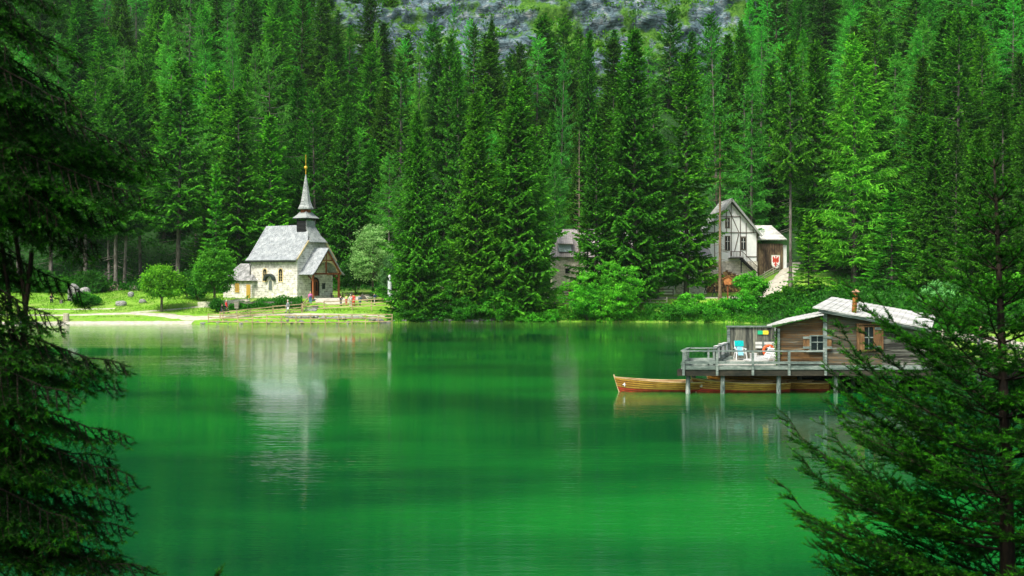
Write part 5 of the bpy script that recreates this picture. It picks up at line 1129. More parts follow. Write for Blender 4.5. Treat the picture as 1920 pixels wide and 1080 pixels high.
    skinmesh('body', [J[k] for k in keys], [(ki[a_], ki[b_]) for a_, b_ in E], [rd(k) for k in keys], SKIN, r)
    def sub(name, ks, es, grow, mat, rk=None):
        P = [J[k] for k in ks]; q = {k: i for i, k in enumerate(ks)}
        return skinmesh(name, P, [(q[a_], q[b_]) for a_, b_ in es], [rd(k)+grow for k in ks], mat, r)
    sleeve = [('sho', 'elb')]+([] if bare else [('elb', 'wri')])
    ks = ['pelvis', 'waist', 'chest', 'shol', 'shor', 'elbl', 'elbr']+([] if bare else ['wril', 'wrir'])
    sub('shirt' if bare else 'jacket', ks, [('pelvis', 'waist'), ('waist', 'chest')]+[('chest', 'sho'+n_) for n_ in 'lr']+[(a_+n_, b_+n_) for a_, b_ in sleeve for n_ in 'lr'], .022, cloth(top))
    sub('trousers' if not skirt else 'leggings', ['pelvis', 'hipl', 'hipr', 'kneel', 'kneer', 'ankl', 'ankr'], [('pelvis', 'hip'+n_) for n_ in 'lr']+[('hip'+n_, 'knee'+n_) for n_ in 'lr']+[('knee'+n_, 'ank'+n_) for n_ in 'lr'], .016, cloth(legs))
    if skirt:
        m = MB(); m.smooth = True; m.lathe([(.14, 1.02), (.19, .9), (.25, .5), (.24, .49)], (0, 0, 0), 14); m.build('skirt', cloth(top), r)
    hd = Vector(J['head1']); m = MB(); m.smooth = True; m.sphere(hd+Vector((0, .03, .035)), .108, 12, 8, (.92, 1, 1.05)); ho = m.build('hair' if not hat else 'hat', cloth(hair if not hat else hat), r)
    m = MB(); m.smooth = True
    for s_ in (-1, 1): m.sphere(hd+Vector((s_*.098, .01, -.01)), .022, 6, 5, (.5, .8, 1.4))
    m.sphere(hd+Vector((0, -.1, -.012)), .017, 6, 5, (.8, 1.2, 1.3)); m.build('nose_and_ears', SKIN, r)
    m = MB(); [m.sphere(hd+Vector((s_*.035, -.088, .012)), .011, 6, 5) for s_ in (-1, 1)]; m.box(hd+Vector((0, -.087, -.05)), (.045, .012, .009)); m.build('eyes_and_mouth', M['black'], r)
    m = MB(); m.smooth = True
    for n_ in 'lr':
        a_, t_ = Vector(J['ank'+n_]), Vector(J['toe'+n_]); m.tube([a_+Vector((0, .06, -.04)), a_+Vector((0, 0, -.02)), t_, t_+Vector((0, -.05, 0))], [.04, .052, .045, .025], 8)
    m.build('shoes', M['black'], r)
    if pack: m = MB(); m.smooth = True; m.sphere((0, .19, 1.24), .17, 10, 8, (.95, .65, 1.35)); o = m.build('backpack', cloth(pack)); o.parent = None; o.location = loc; o.rotation_euler = (0, 0, rz); o.scale = (s, s, s); tag(o, 'small backpack worn by '+pack_lab[label], 'backpack')
    if bag: m = MB(); m.smooth = True; m.sphere((.27, -.02, .6), .14, 10, 8, (.7, .8, 1.3)); o = m.build('carrier_bag', cloth(bag)); o.location = loc; o.rotation_euler = (0, 0, rz); o.scale = (s, s, s); tag(o, 'white carrier bag in the hand of the grey-haired man on the path', 'bag')
    return r
L_pink = 'blond person in bright pink jacket and jeans standing on the stone steps'; L_navy = 'person in navy with dark backpack on the road before the stone house'
pack_lab = {L_pink: 'the person in the pink jacket on the steps', L_navy: 'the navy-clad person before the stone house'}
PE = []
person(416.5, 143.4, 591, R(80), 1.5, (.03, .03, .04), (.05, .08, .1), (.06, .03, .02), 'dark-haired child in dark jacket walking beside the man in red', 'walk')
person(424.6, 144.2, 587.5, R(80), 1.78, (.75, .05, .05), (.03, .03, .05), (.6, .55, .5), 'grey-haired man in red jacket walking beside the waterside fence', 'walk')
person(539.4, 145.8, 587, R(-60), 1.78, (.28, .32, .33), (.3, .32, .33), (.65, .62, .58), 'grey-haired man in grey clothes carrying a white bag on the path', 'walk', bag=(.85, .85, .85))
person(582, 148.6, 570.5, R(185), 1.72, (.75, .12, .42), (.06, .2, .35), (.7, .55, .3), L_pink, 'stand', pack=(.45, .2, .4))
person(639, 150.8, 573.5, R(160), 1.55, (.03, .03, .04), (.04, .04, .05), (.03, .02, .02), 'person in black jacket, leftmost of the group behind the fence', 'lean')
person(649.3, 151.2, 573.0, R(150), 1.55, (.55, .75, .2), (.6, .08, .06), (.08, .05, .03), 'person in yellow-green top standing second in the fence group', 'lean', bare=True)
person(657.6, 150.2, 576.0, R(185), 1.75, (.62, .64, .62), (.5, .5, .48), (.5, .45, .4), 'man in pale grey shirt leaning on the fence among the group', 'lean', bare=True)
person(662.8, 151.3, 574.0, R(200), 1.75, (.75, .07, .05), (.7, .07, .05), (.1, .04, .02), 'person all in red beside the man in pale grey shirt', 'stand', skirt=True)
person(675, 151.3, 573.0, R(170), 1.5, (.05, .12, .15), (.03, .03, .04), (.08, .05, .03), 'person in dark teal top and dark skirt right of the red one', 'stand', skirt=True)
person(702, 151.6, 571.5, R(100), 1.72, (.03, .06, .16), (.55, .52, .45), (.06, .04, .03), 'person in navy top and pale trousers, rightmost behind the fence', 'photo')
person(845.5, 153.6, 566.5, R(180), 1.65, (.75, .78, .82), (.05, .05, .06), (.05, .03, .02), 'person in white shirt standing between the lakeside spruce trunks', 'stand', bare=True)
person(1055, 159.6, 556.0, R(95), 1.75, (.03, .04, .08), (.05, .05, .06), (.03, .03, .03), L_navy, 'walk', pack=(.02, .03, .08))
person(1068, 159.8, 555.0, R(85), 1.65, (.85, .1, .4), (.75, .2, .16), (.05, .03, .02), 'person in bright pink top on the road before the stone house', 'walk', bare=True)
person(1323, 161, 549.0, R(120), 1.7, (.02, .02, .03), (.03, .03, .04), (.03, .02, .02), 'person in dark coat on the road left of the pine trunk', 'walk')
person(1339.5, 158.5, 555.5, R(70), 1.8, (.015, .015, .02), (.02, .02, .03), (.03, .02, .02), 'person all in black just left of the tall pine trunk', 'walk')
person(46.5, 141.3, 0, R(-60), 1.5, (.35, .6, .75), (.2, .45, .7), (.2, .1, .05), 'child in light blue sitting at the waterline on the left', 'sit', z=.08)
person(53, 141.6, 0, R(-50), 1.75, (.02, .03, .07), (.03, .05, .15), (.03, .02, .02), 'person in dark navy sitting at the waterline beside the child', 'sit', z=.1)
person(96.5, 154, 574, R(40), 1.8, (.015, .02, .03), (.02, .03, .04), (.3, .15, .06), 'man in black t-shirt standing in the meadow at far left', 'lean', bare=True)
person(1838, 84, 652, R(90), 1.7, (.04, .05, .09), (.1, .12, .15), (.5, .3, .12), 'walker in navy on the shore path behind the young spruce', 'walk', hat=(.75, .62, .4), z=None)

# ------------------------------------------------------------------ broadleaf trees and shrubs
def leafy(seed, a, b, c, nclump, per, leaf=.28, lumpy=.28, bottom=-.75, clump=.42, inner=.25):
    """crown of leaf diamonds gathered in clumps over an uneven ellipsoid a,b,c (centre at origin)"""
    rs = np.random.RandomState(seed); nclump = int(nclump*.34); per = int(per*2.1); leaf *= 1.15; D = norm(rs.normal(size=(nclump, 3))); D = D[D[:, 2] > bottom]
    lob = norm(rs.normal(size=(9, 3))); amp = rs.uniform(-1, 1, 9)
    k = (1+lumpy*np.clip((np.maximum(0, D@lob.T)**4@amp), -1, 1))*rs.uniform(.84, 1.08, len(D)); rad = k*(1-rs.rand(len(D))**2*inner*2)
    Cc = D*rad[:, None]*np.array([a, b, c]); n = len(Cc)*per
    base = np.repeat(Cc, per, 0); off = rs.normal(size=(n, 3))*(clump*np.repeat(rs.uniform(.6, 1.5, len(Cc)), per)[:, None])*np.array([1, 1, .55]); P = base+off*rs.uniform(.4, 1, (n, 1))
    dd = norm(np.repeat(D, per, 0)*.5+rs.normal(size=(n, 3))+np.array([0, 0, -.15])); 
    V, Fq = cards(P, dd, leaf*rs.uniform(.6, 1.4, n), leaf*.62*rs.uniform(.7, 1.3, n), rs, .2)
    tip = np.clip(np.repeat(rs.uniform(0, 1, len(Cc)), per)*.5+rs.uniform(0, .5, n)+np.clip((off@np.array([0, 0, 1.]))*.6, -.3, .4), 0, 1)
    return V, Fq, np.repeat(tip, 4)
def leaf_tree(name, px, Y, ybase, ytop, ybot, wpx, seed, mat, tint, label, cat='tree', trunk_r=.16, per=26, nclump=900, leaf=.24, group=None, nstem=5, **kw):
    base = Vector((X_at(px, Y), Y, h1(X_at(px, Y), Y))); zt = CAMZ-(ytop-HY)*Y/F; zb_ = CAMZ-(ybot-HY)*Y/F; rw = wpx/2/F*Y
    c = (zt-zb_)/2; r = empty(name, base, 0, label, cat, group); V, Fq, tip = leafy(seed, rw*.88, rw*.88, c*.9, nclump, per, leaf, **kw)
    cz = (zt+zb_)/2-base.z; V = V+np.array([0, 0, cz]); o = link('crown' if trunk_r else 'leaves', np_mesh('crown', V, Fq, [mat], {'tip': tip}), r); o.color = (*tint, 1)
    rs = random.Random(seed); m = MB(); m.smooth = True
    if trunk_r: m.tube([(0, 0, -.3), (.02, 0, cz-c*.6), (0, .05, cz+c*.3)], [trunk_r*1.2, trunk_r, trunk_r*.4], 8)
    for i in range(nstem):
        a_ = rs.uniform(0, 6.28); e = Vector((math.cos(a_)*rw*.6, math.sin(a_)*rw*.6, cz+c*rs.uniform(-.1, .5))); s0 = Vector((0, 0, max(0, cz-c*.7) if trunk_r else -.1)); m.tube([s0, s0.lerp(e, .5)+Vector((0, 0, c*.1)), e], [(trunk_r or .08)*.5, .05, .02], 5)
    m.build('trunk' if trunk_r else 'stem', M['bark'], r); return r
Lf = M['leaf']
leaf_tree('maple_tree', 303, 149, 583, 497, 573, 72, 1, Lf, (1.5, 1.25, 1.0), 'round light green maple standing alone in the meadow left of the chapel', leaf=.26, nclump=1000)
leaf_tree('maple_tree', 402, 149.6, 562, 464, 560, 78, 2, Lf, (.85, .95, .9), 'darker green round maple partly in front of the chapel annex', leaf=.28, nclump=1100)
leaf_tree('willow_tree', 699, 163, 545, 418, 548, 100, 3, M['palelaef'], (1, 1, 1), 'pale grey-green willow right of the chapel', leaf=.24, nclump=1500, lumpy=.5, nstem=9, per=22)
leaf_tree('shrub', 668, 166, 545, 478, 550, 70, 103, Lf, (.3, .45, .5), 'dark bushy undergrowth between the porch and the pale willow', cat='bush', trunk_r=0)
leaf_tree('shrub', 738, 160, 545, 480, 560, 46, 104, M['palelaef'], (.35, .5, .5), 'shaded shrub between the pale willow and the lakeside spruces', cat='bush', trunk_r=0)
plant_tree('young', X_at(699, 155.5), 155.5, 2.1, .85, (.45, .7, .6), 'dark cone-shaped clipped yew left of the pale column', name='clipped_yew', cat='bush')
leaf_tree('clipped_yew', 717, 155.5, 555, 536, 558, 20, 106, S, (.5, .7, .7), 'dark rounded yew bush touching the pale column', cat='bush', trunk_r=0, leaf=.16, nclump=300, clump=.18)
leaf_tree('shrub', 153, 151.5, 575, 549, 575, 30, 107, Lf, (.55, .8, .9), 'leafy dark green bush growing beside the tall boulder in the meadow', cat='bush', trunk_r=0, nclump=350, clump=.3)
leaf_tree('shrub', 178, 152.5, 570, 553, 572, 18, 108, Lf, (.6, .9, .9), 'small pointed bush right of the meadow boulder bush', cat='bush', trunk_r=0, nclump=150, clump=.25)
leaf_tree('shrub', 352, 158, 560, 505, 562, 36, 109, Lf, (.42, .65, .7), 'dark shrub between the two round maples', cat='bush', trunk_r=0, nclump=400)
leaf_tree('shrub', 372, 156, 560, 520, 562, 30, 110, Lf, (.3, .55, .6), 'shaded shrub touching the darker maple on its left', cat='bush', trunk_r=0, nclump=300)
leaf_tree('shrub', 407, 147.2, 585, 561, 583, 22, 111, Lf, (.32, .55, .6), 'low dark bush under the darker maple above the fence', cat='bush', trunk_r=0, nclump=200, clump=.3)
for i, (px, yt, wd, ti, lb_) in enumerate([(20, 520, 80, (.3, .5, .6), 'dark undergrowth bush at the far left edge of the meadow'), (75, 505, 70, (.4, .6, .6), 'leafy bush behind the standing man on the left'), (112, 522, 60, (.5, .7, .6), 'mid green bush left behind the tall boulder'), (170, 508, 60, (.3, .45, .5), 'dark bush at the forest edge behind the tall boulder')]):
    leaf_tree('shrub', px, 166, 560, yt, 562, wd, 120+i, Lf, ti, lb_, cat='bush', trunk_r=0, nclump=600)
# hedge
hg = empty('hedge', (X_at(435, 148.6), 148.6, h1(X_at(500, 149), 149)), 0, 'low clipped green hedge along the foot of the chapel wall', 'hedge')
rs = np.random.RandomState(4); n = 9000; hx_ = rs.uniform(X_at(432, 149), X_at(566, 149), n); hy = 148.6+(hx_-X_at(432, 149))*.02+rs.uniform(-.7, .7, n); hz_ = H(hx_, hy)+rs.uniform(0, 1.05, n)**.7*(.85+.15*np.sin(hx_*2.1))
P = np.c_[hx_, hy, hz_]-np.array(hg.location); V, Fq = cards(P, norm(rs.normal(size=(n, 3))), np.full(n, .22), np.full(n, .14), rs, .2)
o = link('leaves', np_mesh('leaves', V, Fq, [Lf], {'tip': np.repeat(rs.rand(n)*.7, 4)}), hg); o.color = (.5, .75, .8, 1)
o = MB(); o.bar((0, 0, .3), (X_at(566, 149)-X_at(435, 149), .2, .3), .5, .5); o.build('stem', M['bark'], hg)
# shoreline shrubs on the right half: (px, Y, top, bottom, width, tint, material, label)
SH = [
 (1130, 151, 498, 600, 150, (.85, 1, .9), Lf, 'large spreading light green bush in front of the stone house'),
 (1100, 149.5, 530, 600, 70, (.6, .95, .8), Lf, 'mid green bush at the left foot of the large light green bush'),
 (1160, 149.3, 548, 598, 60, (.9, 1.05, .8), Lf, 'yellow-green bush at the right foot of the large light green bush'),
 (1292, 150.5, 542, 600, 84, (.7, .95, .8), Lf, 'rounded bush with white flowers below the pine trunk'),
 (1275, 150, 562, 604, 110, (.3, .5, .5), Lf, 'dark low bush at the waterline under the flowering bush'),
 (1225, 149.6, 585, 604, 60, (.35, .55, .5), Lf, 'dark olive bush at the waterline between the two light bushes'),
 (1355, 151.5, 563, 600, 60, (.9, 1.05, .9), Lf, 'bright leafy bush at the waterline right of the pine trunk'),
 (1408, 153, 508, 560, 70, (.75, 1.0, .9), Lf, 'bushy light green sapling below the outside stair'),
 (1395, 149.5, 545, 604, 60, (.6, .95, .9), Lf, 'mid green bush above the left end of the boathouse screen'),
 (1445, 150, 545, 606, 90, (.36, .5, .4), Lf, 'dark olive willow bush above the low boathouse roof'),
 (1490, 151, 535, 606, 80, (.35, .5, .38), Lf, 'dark reddish-green bush left of the small yellowish spruce'),
 (1535, 152, 520, 600, 70, (.4, .65, .6), Lf, 'dense green bush between the small spruce and the stove pipe'),
 (1575, 152, 540, 600, 70, (.38, .6, .5), Lf, 'dark bush just left of the stove pipe'),
 (1645, 140, 552, 620, 90, (.75, .85, .9), M['palelaef'], 'pale grey-green willow bush right of the stove pipe'),
 (1700, 132, 545, 620, 90, (.55, .7, .7), M['palelaef'], 'pale willow bush behind the right end of the boathouse roof'),
 (1765, 120, 530, 640, 110, (.5, .75, .7), M['palelaef'], 'grey-green bush behind the young spruce left of its stem'),
 (1860, 112, 540, 650, 120, (.6, .8, .7), Lf, 'green bush behind the young spruce near its stem'),
 (1905, 104, 520, 660, 80, (.8, 1, .8), Lf, 'light green bush at the right edge behind the young spruce'),
 (1470, 150.5, 560, 606, 70, (.5, .75, .5), Lf, 'mid green bush between the dark willow bush and the reddish-green one'),
 (1520, 146, 560, 612, 80, (.45, .7, .5), Lf, 'low dense bush just above the left end of the main boathouse roof'),
 (1600, 143, 565, 615, 90, (.4, .62, .5), Lf, 'low dark bush behind the stove pipe'),
 (1560, 141, 572, 615, 80, (.5, .8, .55), Lf, 'low bush showing just over the boathouse roof left of the pipe'),
 (1500, 142, 580, 615, 60, (.55, .85, .6), Lf, 'low green bush showing over the low boathouse roof'),
 (1675, 130, 570, 630, 90, (.45, .7, .6), Lf, 'low bush over the roof between the two pale willows'),
 (1740, 112, 575, 650, 90, (.4, .65, .55), Lf, 'dark low bush at the right end of the boathouse roof'),
 (1810, 100, 570, 650, 90, (.35, .6, .5), Lf, 'dark bush behind the young spruce beside the shore path'),
 (815, 149.4, 545, 603, 70, (.32, .5, .5), Lf, 'dark bush at the waterline under the leftmost lakeside spruce'),
 (868, 149.6, 552, 604, 60, (.35, .55, .55), Lf, 'dark green bush left of the broad lakeside spruce trunks'),
 (935, 149.8, 548, 603, 90, (.4, .6, .5), Lf, 'olive green bush under the broad lakeside spruces'),
 (905, 151, 530, 585, 60, (.35, .7, .75), Lf, 'blue-green shrub between the trunks of the broad spruces'),
 (990, 149.2, 584, 604, 50, (.45, .7, .5), Lf, 'mid green low bush right under the broad spruces'),
 (1030, 149.3, 580, 603, 40, (.5, .75, .6), Lf, 'slender leafy bush left of the large light green bush'),
 (785, 148.6, 575, 604, 50, (.28, .42, .4), Lf, 'small dark bush at the end of the waterline fence'),
]
for i, (px, Y, yt, yb, wd, ti, mt, lb_) in enumerate(SH):
    ti = tuple(min(1.7, c_*1.45) for c_ in ti)
    leaf_tree('shrub', px, Y-.5, yb+2, yt, yb+3, wd*1.08, 200+i, mt, ti, lb_, cat='bush', trunk_r=0, nclump=int(4.2*wd), per=30, leaf=.27, lumpy=.6, bottom=-.95, inner=.45, clump=.36)
# low herbs along the bank (ground cover: stuff)
rs = np.random.RandomState(12); xs = rs.uniform(-17, 34, 2600); k = 9; P = []; 
for x in xs:
    y = shore_y(x)+abs(rs.normal())*2.2+.15; P.append((x, y))
P = np.array(P); P = np.repeat(P, k, 0)+rs.normal(size=(len(P)*k, 2))*.3; z = H(P[:, 0], P[:, 1]); z = np.maximum(z, 0)+rs.rand(len(P))**1.5*.55
V, Fq = cards(np.c_[P, z], norm(rs.normal(size=(len(P), 3))*.7+np.array([0, 0, .8])), rs.uniform(.2, .45, len(P)), np.full(len(P), .12), rs, 0)
o = link('bank_vegetation', np_mesh('bank_vegetation', V, Fq, [Lf], {'tip': np.repeat(rs.rand(len(P)), 4)})); o.color = (.75, .95, .8, 1); tag(o, 'leafy herbs and low plants covering the bank above the waterline', 'ground cover', kind='stuff')
# meadow grass tufts (stuff)
rs = np.random.RandomState(13); n = 60000; gxs = rs.uniform(-82, 2, n); gys = rs.uniform(141, 176, n); d = sdist(gxs, gys); k_ = (d > 1.2) & (wob(gxs, gys, 5) > -.25); gxs, gys = gxs[k_], gys[k_]
PB = [(-75, 145.2, -47, 146.2), ]
def nearpath(x, y):
    P_ = np.array([(-75, 145.2), (-62, 146.0), (-52, 147.6), (-47, 146.2), (-43, 144.0), (-38, 144.4), (-33, 145.6), (-28.5, 146.4), (-22, 146.2), (-17, 147.5)]); yy = np.interp(x, P_[:, 0], P_[:, 1]); wv = np.interp(x, [-75, -62, -52, -47, -43, -38, -28, -17], [.8, 1.1, 1.8, 2.6, 2.6, 1.4, .9, .8])
    P2 = np.array([(-96, 135.6), (-80, 138.6), (-72, 140.6), (-62, 142.2), (-50, 142.8), (-42.5, 142.8)]); y2 = np.interp(x, P2[:, 0], P2[:, 1])
    return (np.abs(y-yy) < wv) | ((np.abs(y-y2) < 2.2) & (x < -41)) | ((x > -34) & (x < -13) & (y > 149.5)) | ((np.hypot(x+31, y-157) < 9)) | ((x > -17) & (np.abs(y-np.interp(x, [-17, -6, 2, 14], [153, 158, 161.5, 161.5])) < 2))
k_ = ~nearpath(gxs, gys); gxs, gys = gxs[k_], gys[k_]; n = len(gxs); gzs = H(gxs, gys)
V, Fq = cards(np.c_[gxs, gys, gzs+.07], norm(rs.normal(size=(n, 3))*.5+np.array([0, 0, 1])), rs.uniform(.16, .34, n), np.full(n, .09), rs, 0)
gm = foliage('grass_blades', (0.09, 0.28, 0.012), (0.26, 0.50, 0.04), .3)
o = link('meadow_grass', np_mesh('meadow_grass', V, Fq, [gm], {'tip': np.repeat(rs.rand(n), 4)})); tag(o, 'short bright green meadow grass on the far shore', 'grass', kind='stuff')
# ivy at the hut corner
iv = empty('climbing_vine', (bx(1456, 58.2), 58.0, BZ), 0, 'green climbing vine on the hut corner above the bench', 'vine'); rs = np.random.RandomState(6); n = 260; zz_ = rs.rand(n)**.8*2.0; P = np.c_[rs.normal(size=n)*.08-.03-.12*(zz_ > 1.1)*rs.rand(n), rs.normal(size=n)*.07, zz_]
V, Fq = cards(P, norm(rs.normal(size=(n, 3))), np.full(n, .09), np.full(n, .07), rs, 0); o = link('leaves', np_mesh('leaves', V, Fq, [Lf], {'tip': np.repeat(rs.rand(n), 4)}), iv); o = MB().tube([(0, 0, 0), (.03, 0, 1), (-.02, 0, 1.95)], .012, 5).build('stem', M['bark'], iv)

# ------------------------------------------------------------------ conifers one can name
TREES = []   # (key, px, Y, ytop, width px, tint, label)
def T(*a): TREES.append(a)
T('f', 782, 150, 205, 116, (.85, 1.0, .8), 'leftmost big lakeside spruce, reaching down to the water right of the chapel')
T('a', 893, 151, 172, 128, (1.0, 1.0, .7), 'left of the two broad lakeside spruces in the centre of the shore')
T('f', 968, 152.5, 140, 160, (.95, 1.05, .9), 'broad bright-green lakeside spruce left of the stone house gable')
T('b', 1004, 163, 250, 62, (.7, .9, .8), 'shorter spruce squeezed behind the broad spruce beside the stone house')
T('b', 1118, 155, 215, 96, (.75, .9, .75), 'dark spruce hiding the left part of the stone house roof')
T('a', 1190, 156, 50, 150, (.72, .9, .75), 'tallest dark spruce in front of the stone house')
T('d', 1232, 158, 250, 80, (.6, .85, .75), 'slim dark spruce between the two tall spruces before the stone house')
T('b', 1287, 160, 92, 122, (1.0, 1.05, .8), 'tall yellowish-green spruce left of the pine trunk')
T('pine', 1350, 156, 200, 88, (.9, 1.0, .8), 'slender pine with bare orange-grey trunk in front of the timber-framed house')
T('lb', 1602, 165, 62, 172, (1.4, 1.3, .8), 'big bright green larch right of the shed')
T('g', 1482, 164, 70, 96, (.95, .95, .7), 'olive spruce with bare dark trunk standing beside the shed')
T('b', 1528, 170, 75, 100, (.85, .95, .7), 'olive-green spruce directly left of the big bright larch')
T('young', 1516, 151, 405, 84, (1.5, 1.35, .9), 'small yellowish young spruce above the boathouse roof')
T('young', 1672, 152, 362, 110, (.9, 1.25, 1.0), 'small fresh green spruce right of the big bright larch')
T('a', 1730, 163, 212, 124, (.7, .9, .85), 'dark broad spruce right of the big bright larch')
T('c', 1795, 172, 22, 120, (.95, 1.0, .9), 'tall open spruce with visible trunk near the right edge')
T('d', 1884, 172, 150, 110, (.7, .95, .9), 'dark green spruce behind the tip of the young foreground spruce')
T('e', 333, 171, 108, 132, (.9, 1.05, .9), 'tall spruce with pale bare lower trunk between the round maples')
T('young', 405, 166, 310, 64, (1.1, 1.4, 1.0), 'narrow light green young spruce above the darker maple')
T('d', 447, 172, 165, 100, (.95, 1.05, .9), 'tall spruce just left above the chapel roof')
T('e', 217, 170, 140, 110, (.8, .95, .9), 'tall spruce on thick spreading roots at the forest edge')
T('e', 233, 171, 160, 90, (.75, .95, .9), 'spruce with twin bare trunk right beside the big rooted spruce')
T('e', 205, 172, 190, 80, (.75, .95, .9), 'thin-trunked spruce left of the big rooted spruce')
T('e', 264, 175, 150, 90, (.7, .95, .9), 'spruce behind the forest edge bench')
T('e', 160, 172, 170, 110, (.8, .95, .9), 'spruce above the tall boulder at the forest edge')
T('e', 95, 172, 150, 110, (.75, .95, .9), 'spruce half hidden by dark foreground branches above the standing man')
T('e', 35, 172, 130, 110, (.7, .95, .9), 'leftmost spruce of the forest edge behind the dark foreground branches')
T('lc', 513, 178, 84, 92, (.95, .95, 1.0), 'larch with long bare pale trunk left of the chapel spire')
T('c', 592, 179, 160, 92, (.75, 1.0, 1.0), 'blue-green open spruce directly behind the chapel spire')
T('a', 655, 178, 175, 100, (.7, .9, .8), 'dark dense spruce behind the pale willow')
T('d', 545, 185, 130, 80, (.6, .9, .85), 'shaded slim spruce between the bare-trunk larch and the spire')
T('c', 750, 181, 100, 104, (1.0, 1.0, 1.0), 'open grey-green spruce with pale branches left above the lakeside spruces')
T('b', 830, 186, 60, 88, (.75, .9, .85), 'tall dark spruce rising behind the two left lakeside spruces')
T('d', 868, 182, 110, 70, (.7, .9, .8), 'slim spruce above the gap between the lakeside spruces')
T('la', 1048, 195, 88, 62, (.62, .9, 1.1), 'blue-green drooping larch between the broad and the tallest spruces')
T('la', 1348, 188, 46, 94, (.75, .95, 1.1), 'soft teal-green larch rising behind the pine')
T('la', 1408, 180, 136, 104, (.8, 1.0, 1.05), 'light teal larch above the timber-framed house roof')
T('a', 1100, 200, 55, 70, (.6, .85, .8), 'dark spruce standing before the cliff left of the tallest spruce')
T('a', 1398, 190, 290, 90, (.5, .75, .7), 'dark spruce right behind the timber-framed house roof')
T('b', 1440, 190, 110, 80, (.7, .9, .8), 'dark green spruce behind the shed')
T('la', 707, 222, 38, 36, (1.3, 1.1, .8), 'small bright yellow-green larch high above the pale willow')
T('la', 785, 214, 68, 50, (1.3, 1.1, .8), 'small bright yellow-green larch high above the leftmost lakeside spruce')
T('la', 845, 226, 0, 44, (.8, 1.0, 1.0), 'pale larch standing against the grey cliff at the top')
T('la', 115, 200, 60, 74, (.75, 1.0, 1.0), 'light green larch high at the upper left beside the dark branches')
T('la', 445, 205, 55, 60, (.9, 1.0, 1.0), 'light green larch high above the chapel annex')
T('la', 480, 210, 78, 46, (1.0, 1.0, 1.0), 'second light green larch high above the chapel ridge')
T('lc', 352, 216, -60, 60, (.8, .9, 1.0), 'thin bare-trunked larch at the top edge above the light maple')
def tree_from_px(key, px, Y, yt, wpx, tint, label, group=None):
    x = X_at(px, Y); z0 = h1(x, Y); zt = CAMZ-(yt-HY)*Y/F
    return plant_tree(key, x, Y, zt-z0, wpx/2/F*Y, tint, label, group)
rooted = None
for a_ in TREES:
    r = tree_from_px(*a_)
    if 'spreading roots' in a_[-1]: rooted = r
# surface roots of the big rooted spruce
base = rooted.location; b = [MB() for _ in range(9)]; rr = random.Random(5)
for i in range(9):
    a_ = -2.9+i*.33+rr.uniform(-.1, .1); pts = []; L = rr.uniform(1.4, 2.6)
    for s_ in range(6):
        u = s_/5; x, y = base.x+math.cos(a_)*L*u, base.y+math.sin(a_)*L*u; pts.append((x+.1*math.sin(u*7+i), y, h1(x, y)+.75*(1-u)**2.2+.03))
    b[i].smooth = True; b[i].tube(pts, [.22, .17, .13, .1, .08, .03], 6); V = [v-base for v in b[i].v]
    o = b[i].build('root', M['deadwood'], None); to_base(o); wm = o.location-base; o.parent = rooted; o.scale = tuple(1/s for s in rooted.scale); o.rotation_euler = (0, 0, -rooted.rotation_euler.z)
    rzm = Matrix.Rotation(-rooted.rotation_euler.z, 3, 'Z'); q = rzm @ wm; o.location = (q.x/rooted.scale.x, q.y/rooted.scale.y, q.z/rooted.scale.z)
# standing dead spruce
x = X_at(1086, 168); dt = empty('dead_tree', (x, 168, h1(x, 168)), 1.0, 'grey-brown dead spruce left of the dark spruces by the stone house', 'dead tree'); zt = CAMZ-(235-HY)*168/F; dt.scale = (1.1, 1.1, (zt-dt.location.z)/14); link('trunk', PROTO['dead'][1], dt)
for px, Y, ht, lb_ in ((464.5, 144.9, 2.9, 'tiny young spruce between the bin and the white path post'), (470, 143.4, .9, 'very small dark conifer shrub just behind the waterside fence')):
    x = X_at(px, Y); plant_tree('small', x, Y, ht, ht*.28, (.9, 1.2, .8), lb_)
# ------------------------------------------------------------------ the wooded slope: rows of trees, front to back, kept only where something of them shows
GW, GH = 480, 270; cover = np.zeros((GH, GW), bool)
def silhouette(px, ytop, ybase, wpx):
    ys, xs_ = np.mgrid[0:GH, 0:GW]; X_ = (xs_+.5)*4; Y_ = (ys+.5)*4
    return (Y_ > ytop) & (Y_ < ybase) & (np.abs(X_-px) < wpx*.5*np.minimum(1, ((Y_-ytop)/max(1, ybase-ytop))**.7*1.15)*.8)
for (k_, px, Y, yt, wpx, ti, lb_) in TREES:
    if k_ not in ('pine',): cover |= silhouette(px, yt, HY+(CAMZ-h1(X_at(px, Y), Y))*F/Y, wpx)
ORD = ['first', 'second', 'third', 'fourth', 'fifth', 'sixth', 'seventh', 'eighth', 'ninth', 'tenth', '11th', '12th', '13th', '14th', '15th', '16th', '17th', '18th', '19th', '20th', '21st', '22nd', '23rd', '24th', '25th', '26th', '27th', '28th', '29th', '30th', '31st', '32nd', '33rd', '34th', '35th', '36th', '37th', '38th', '39th', '40th']
MARK = [(150, 'behind the left foreground branches'), (370, 'above the light round maple'), (470, 'above the darker maple'), (650, 'behind the chapel'), (760, 'above the pale willow'), (1060, 'above the lakeside spruces'), (1310, 'above the stone house'), (1480, 'behind the timber-framed house'), (1700, 'near the big bright larch'), (2200, 'behind the young foreground spruce')]
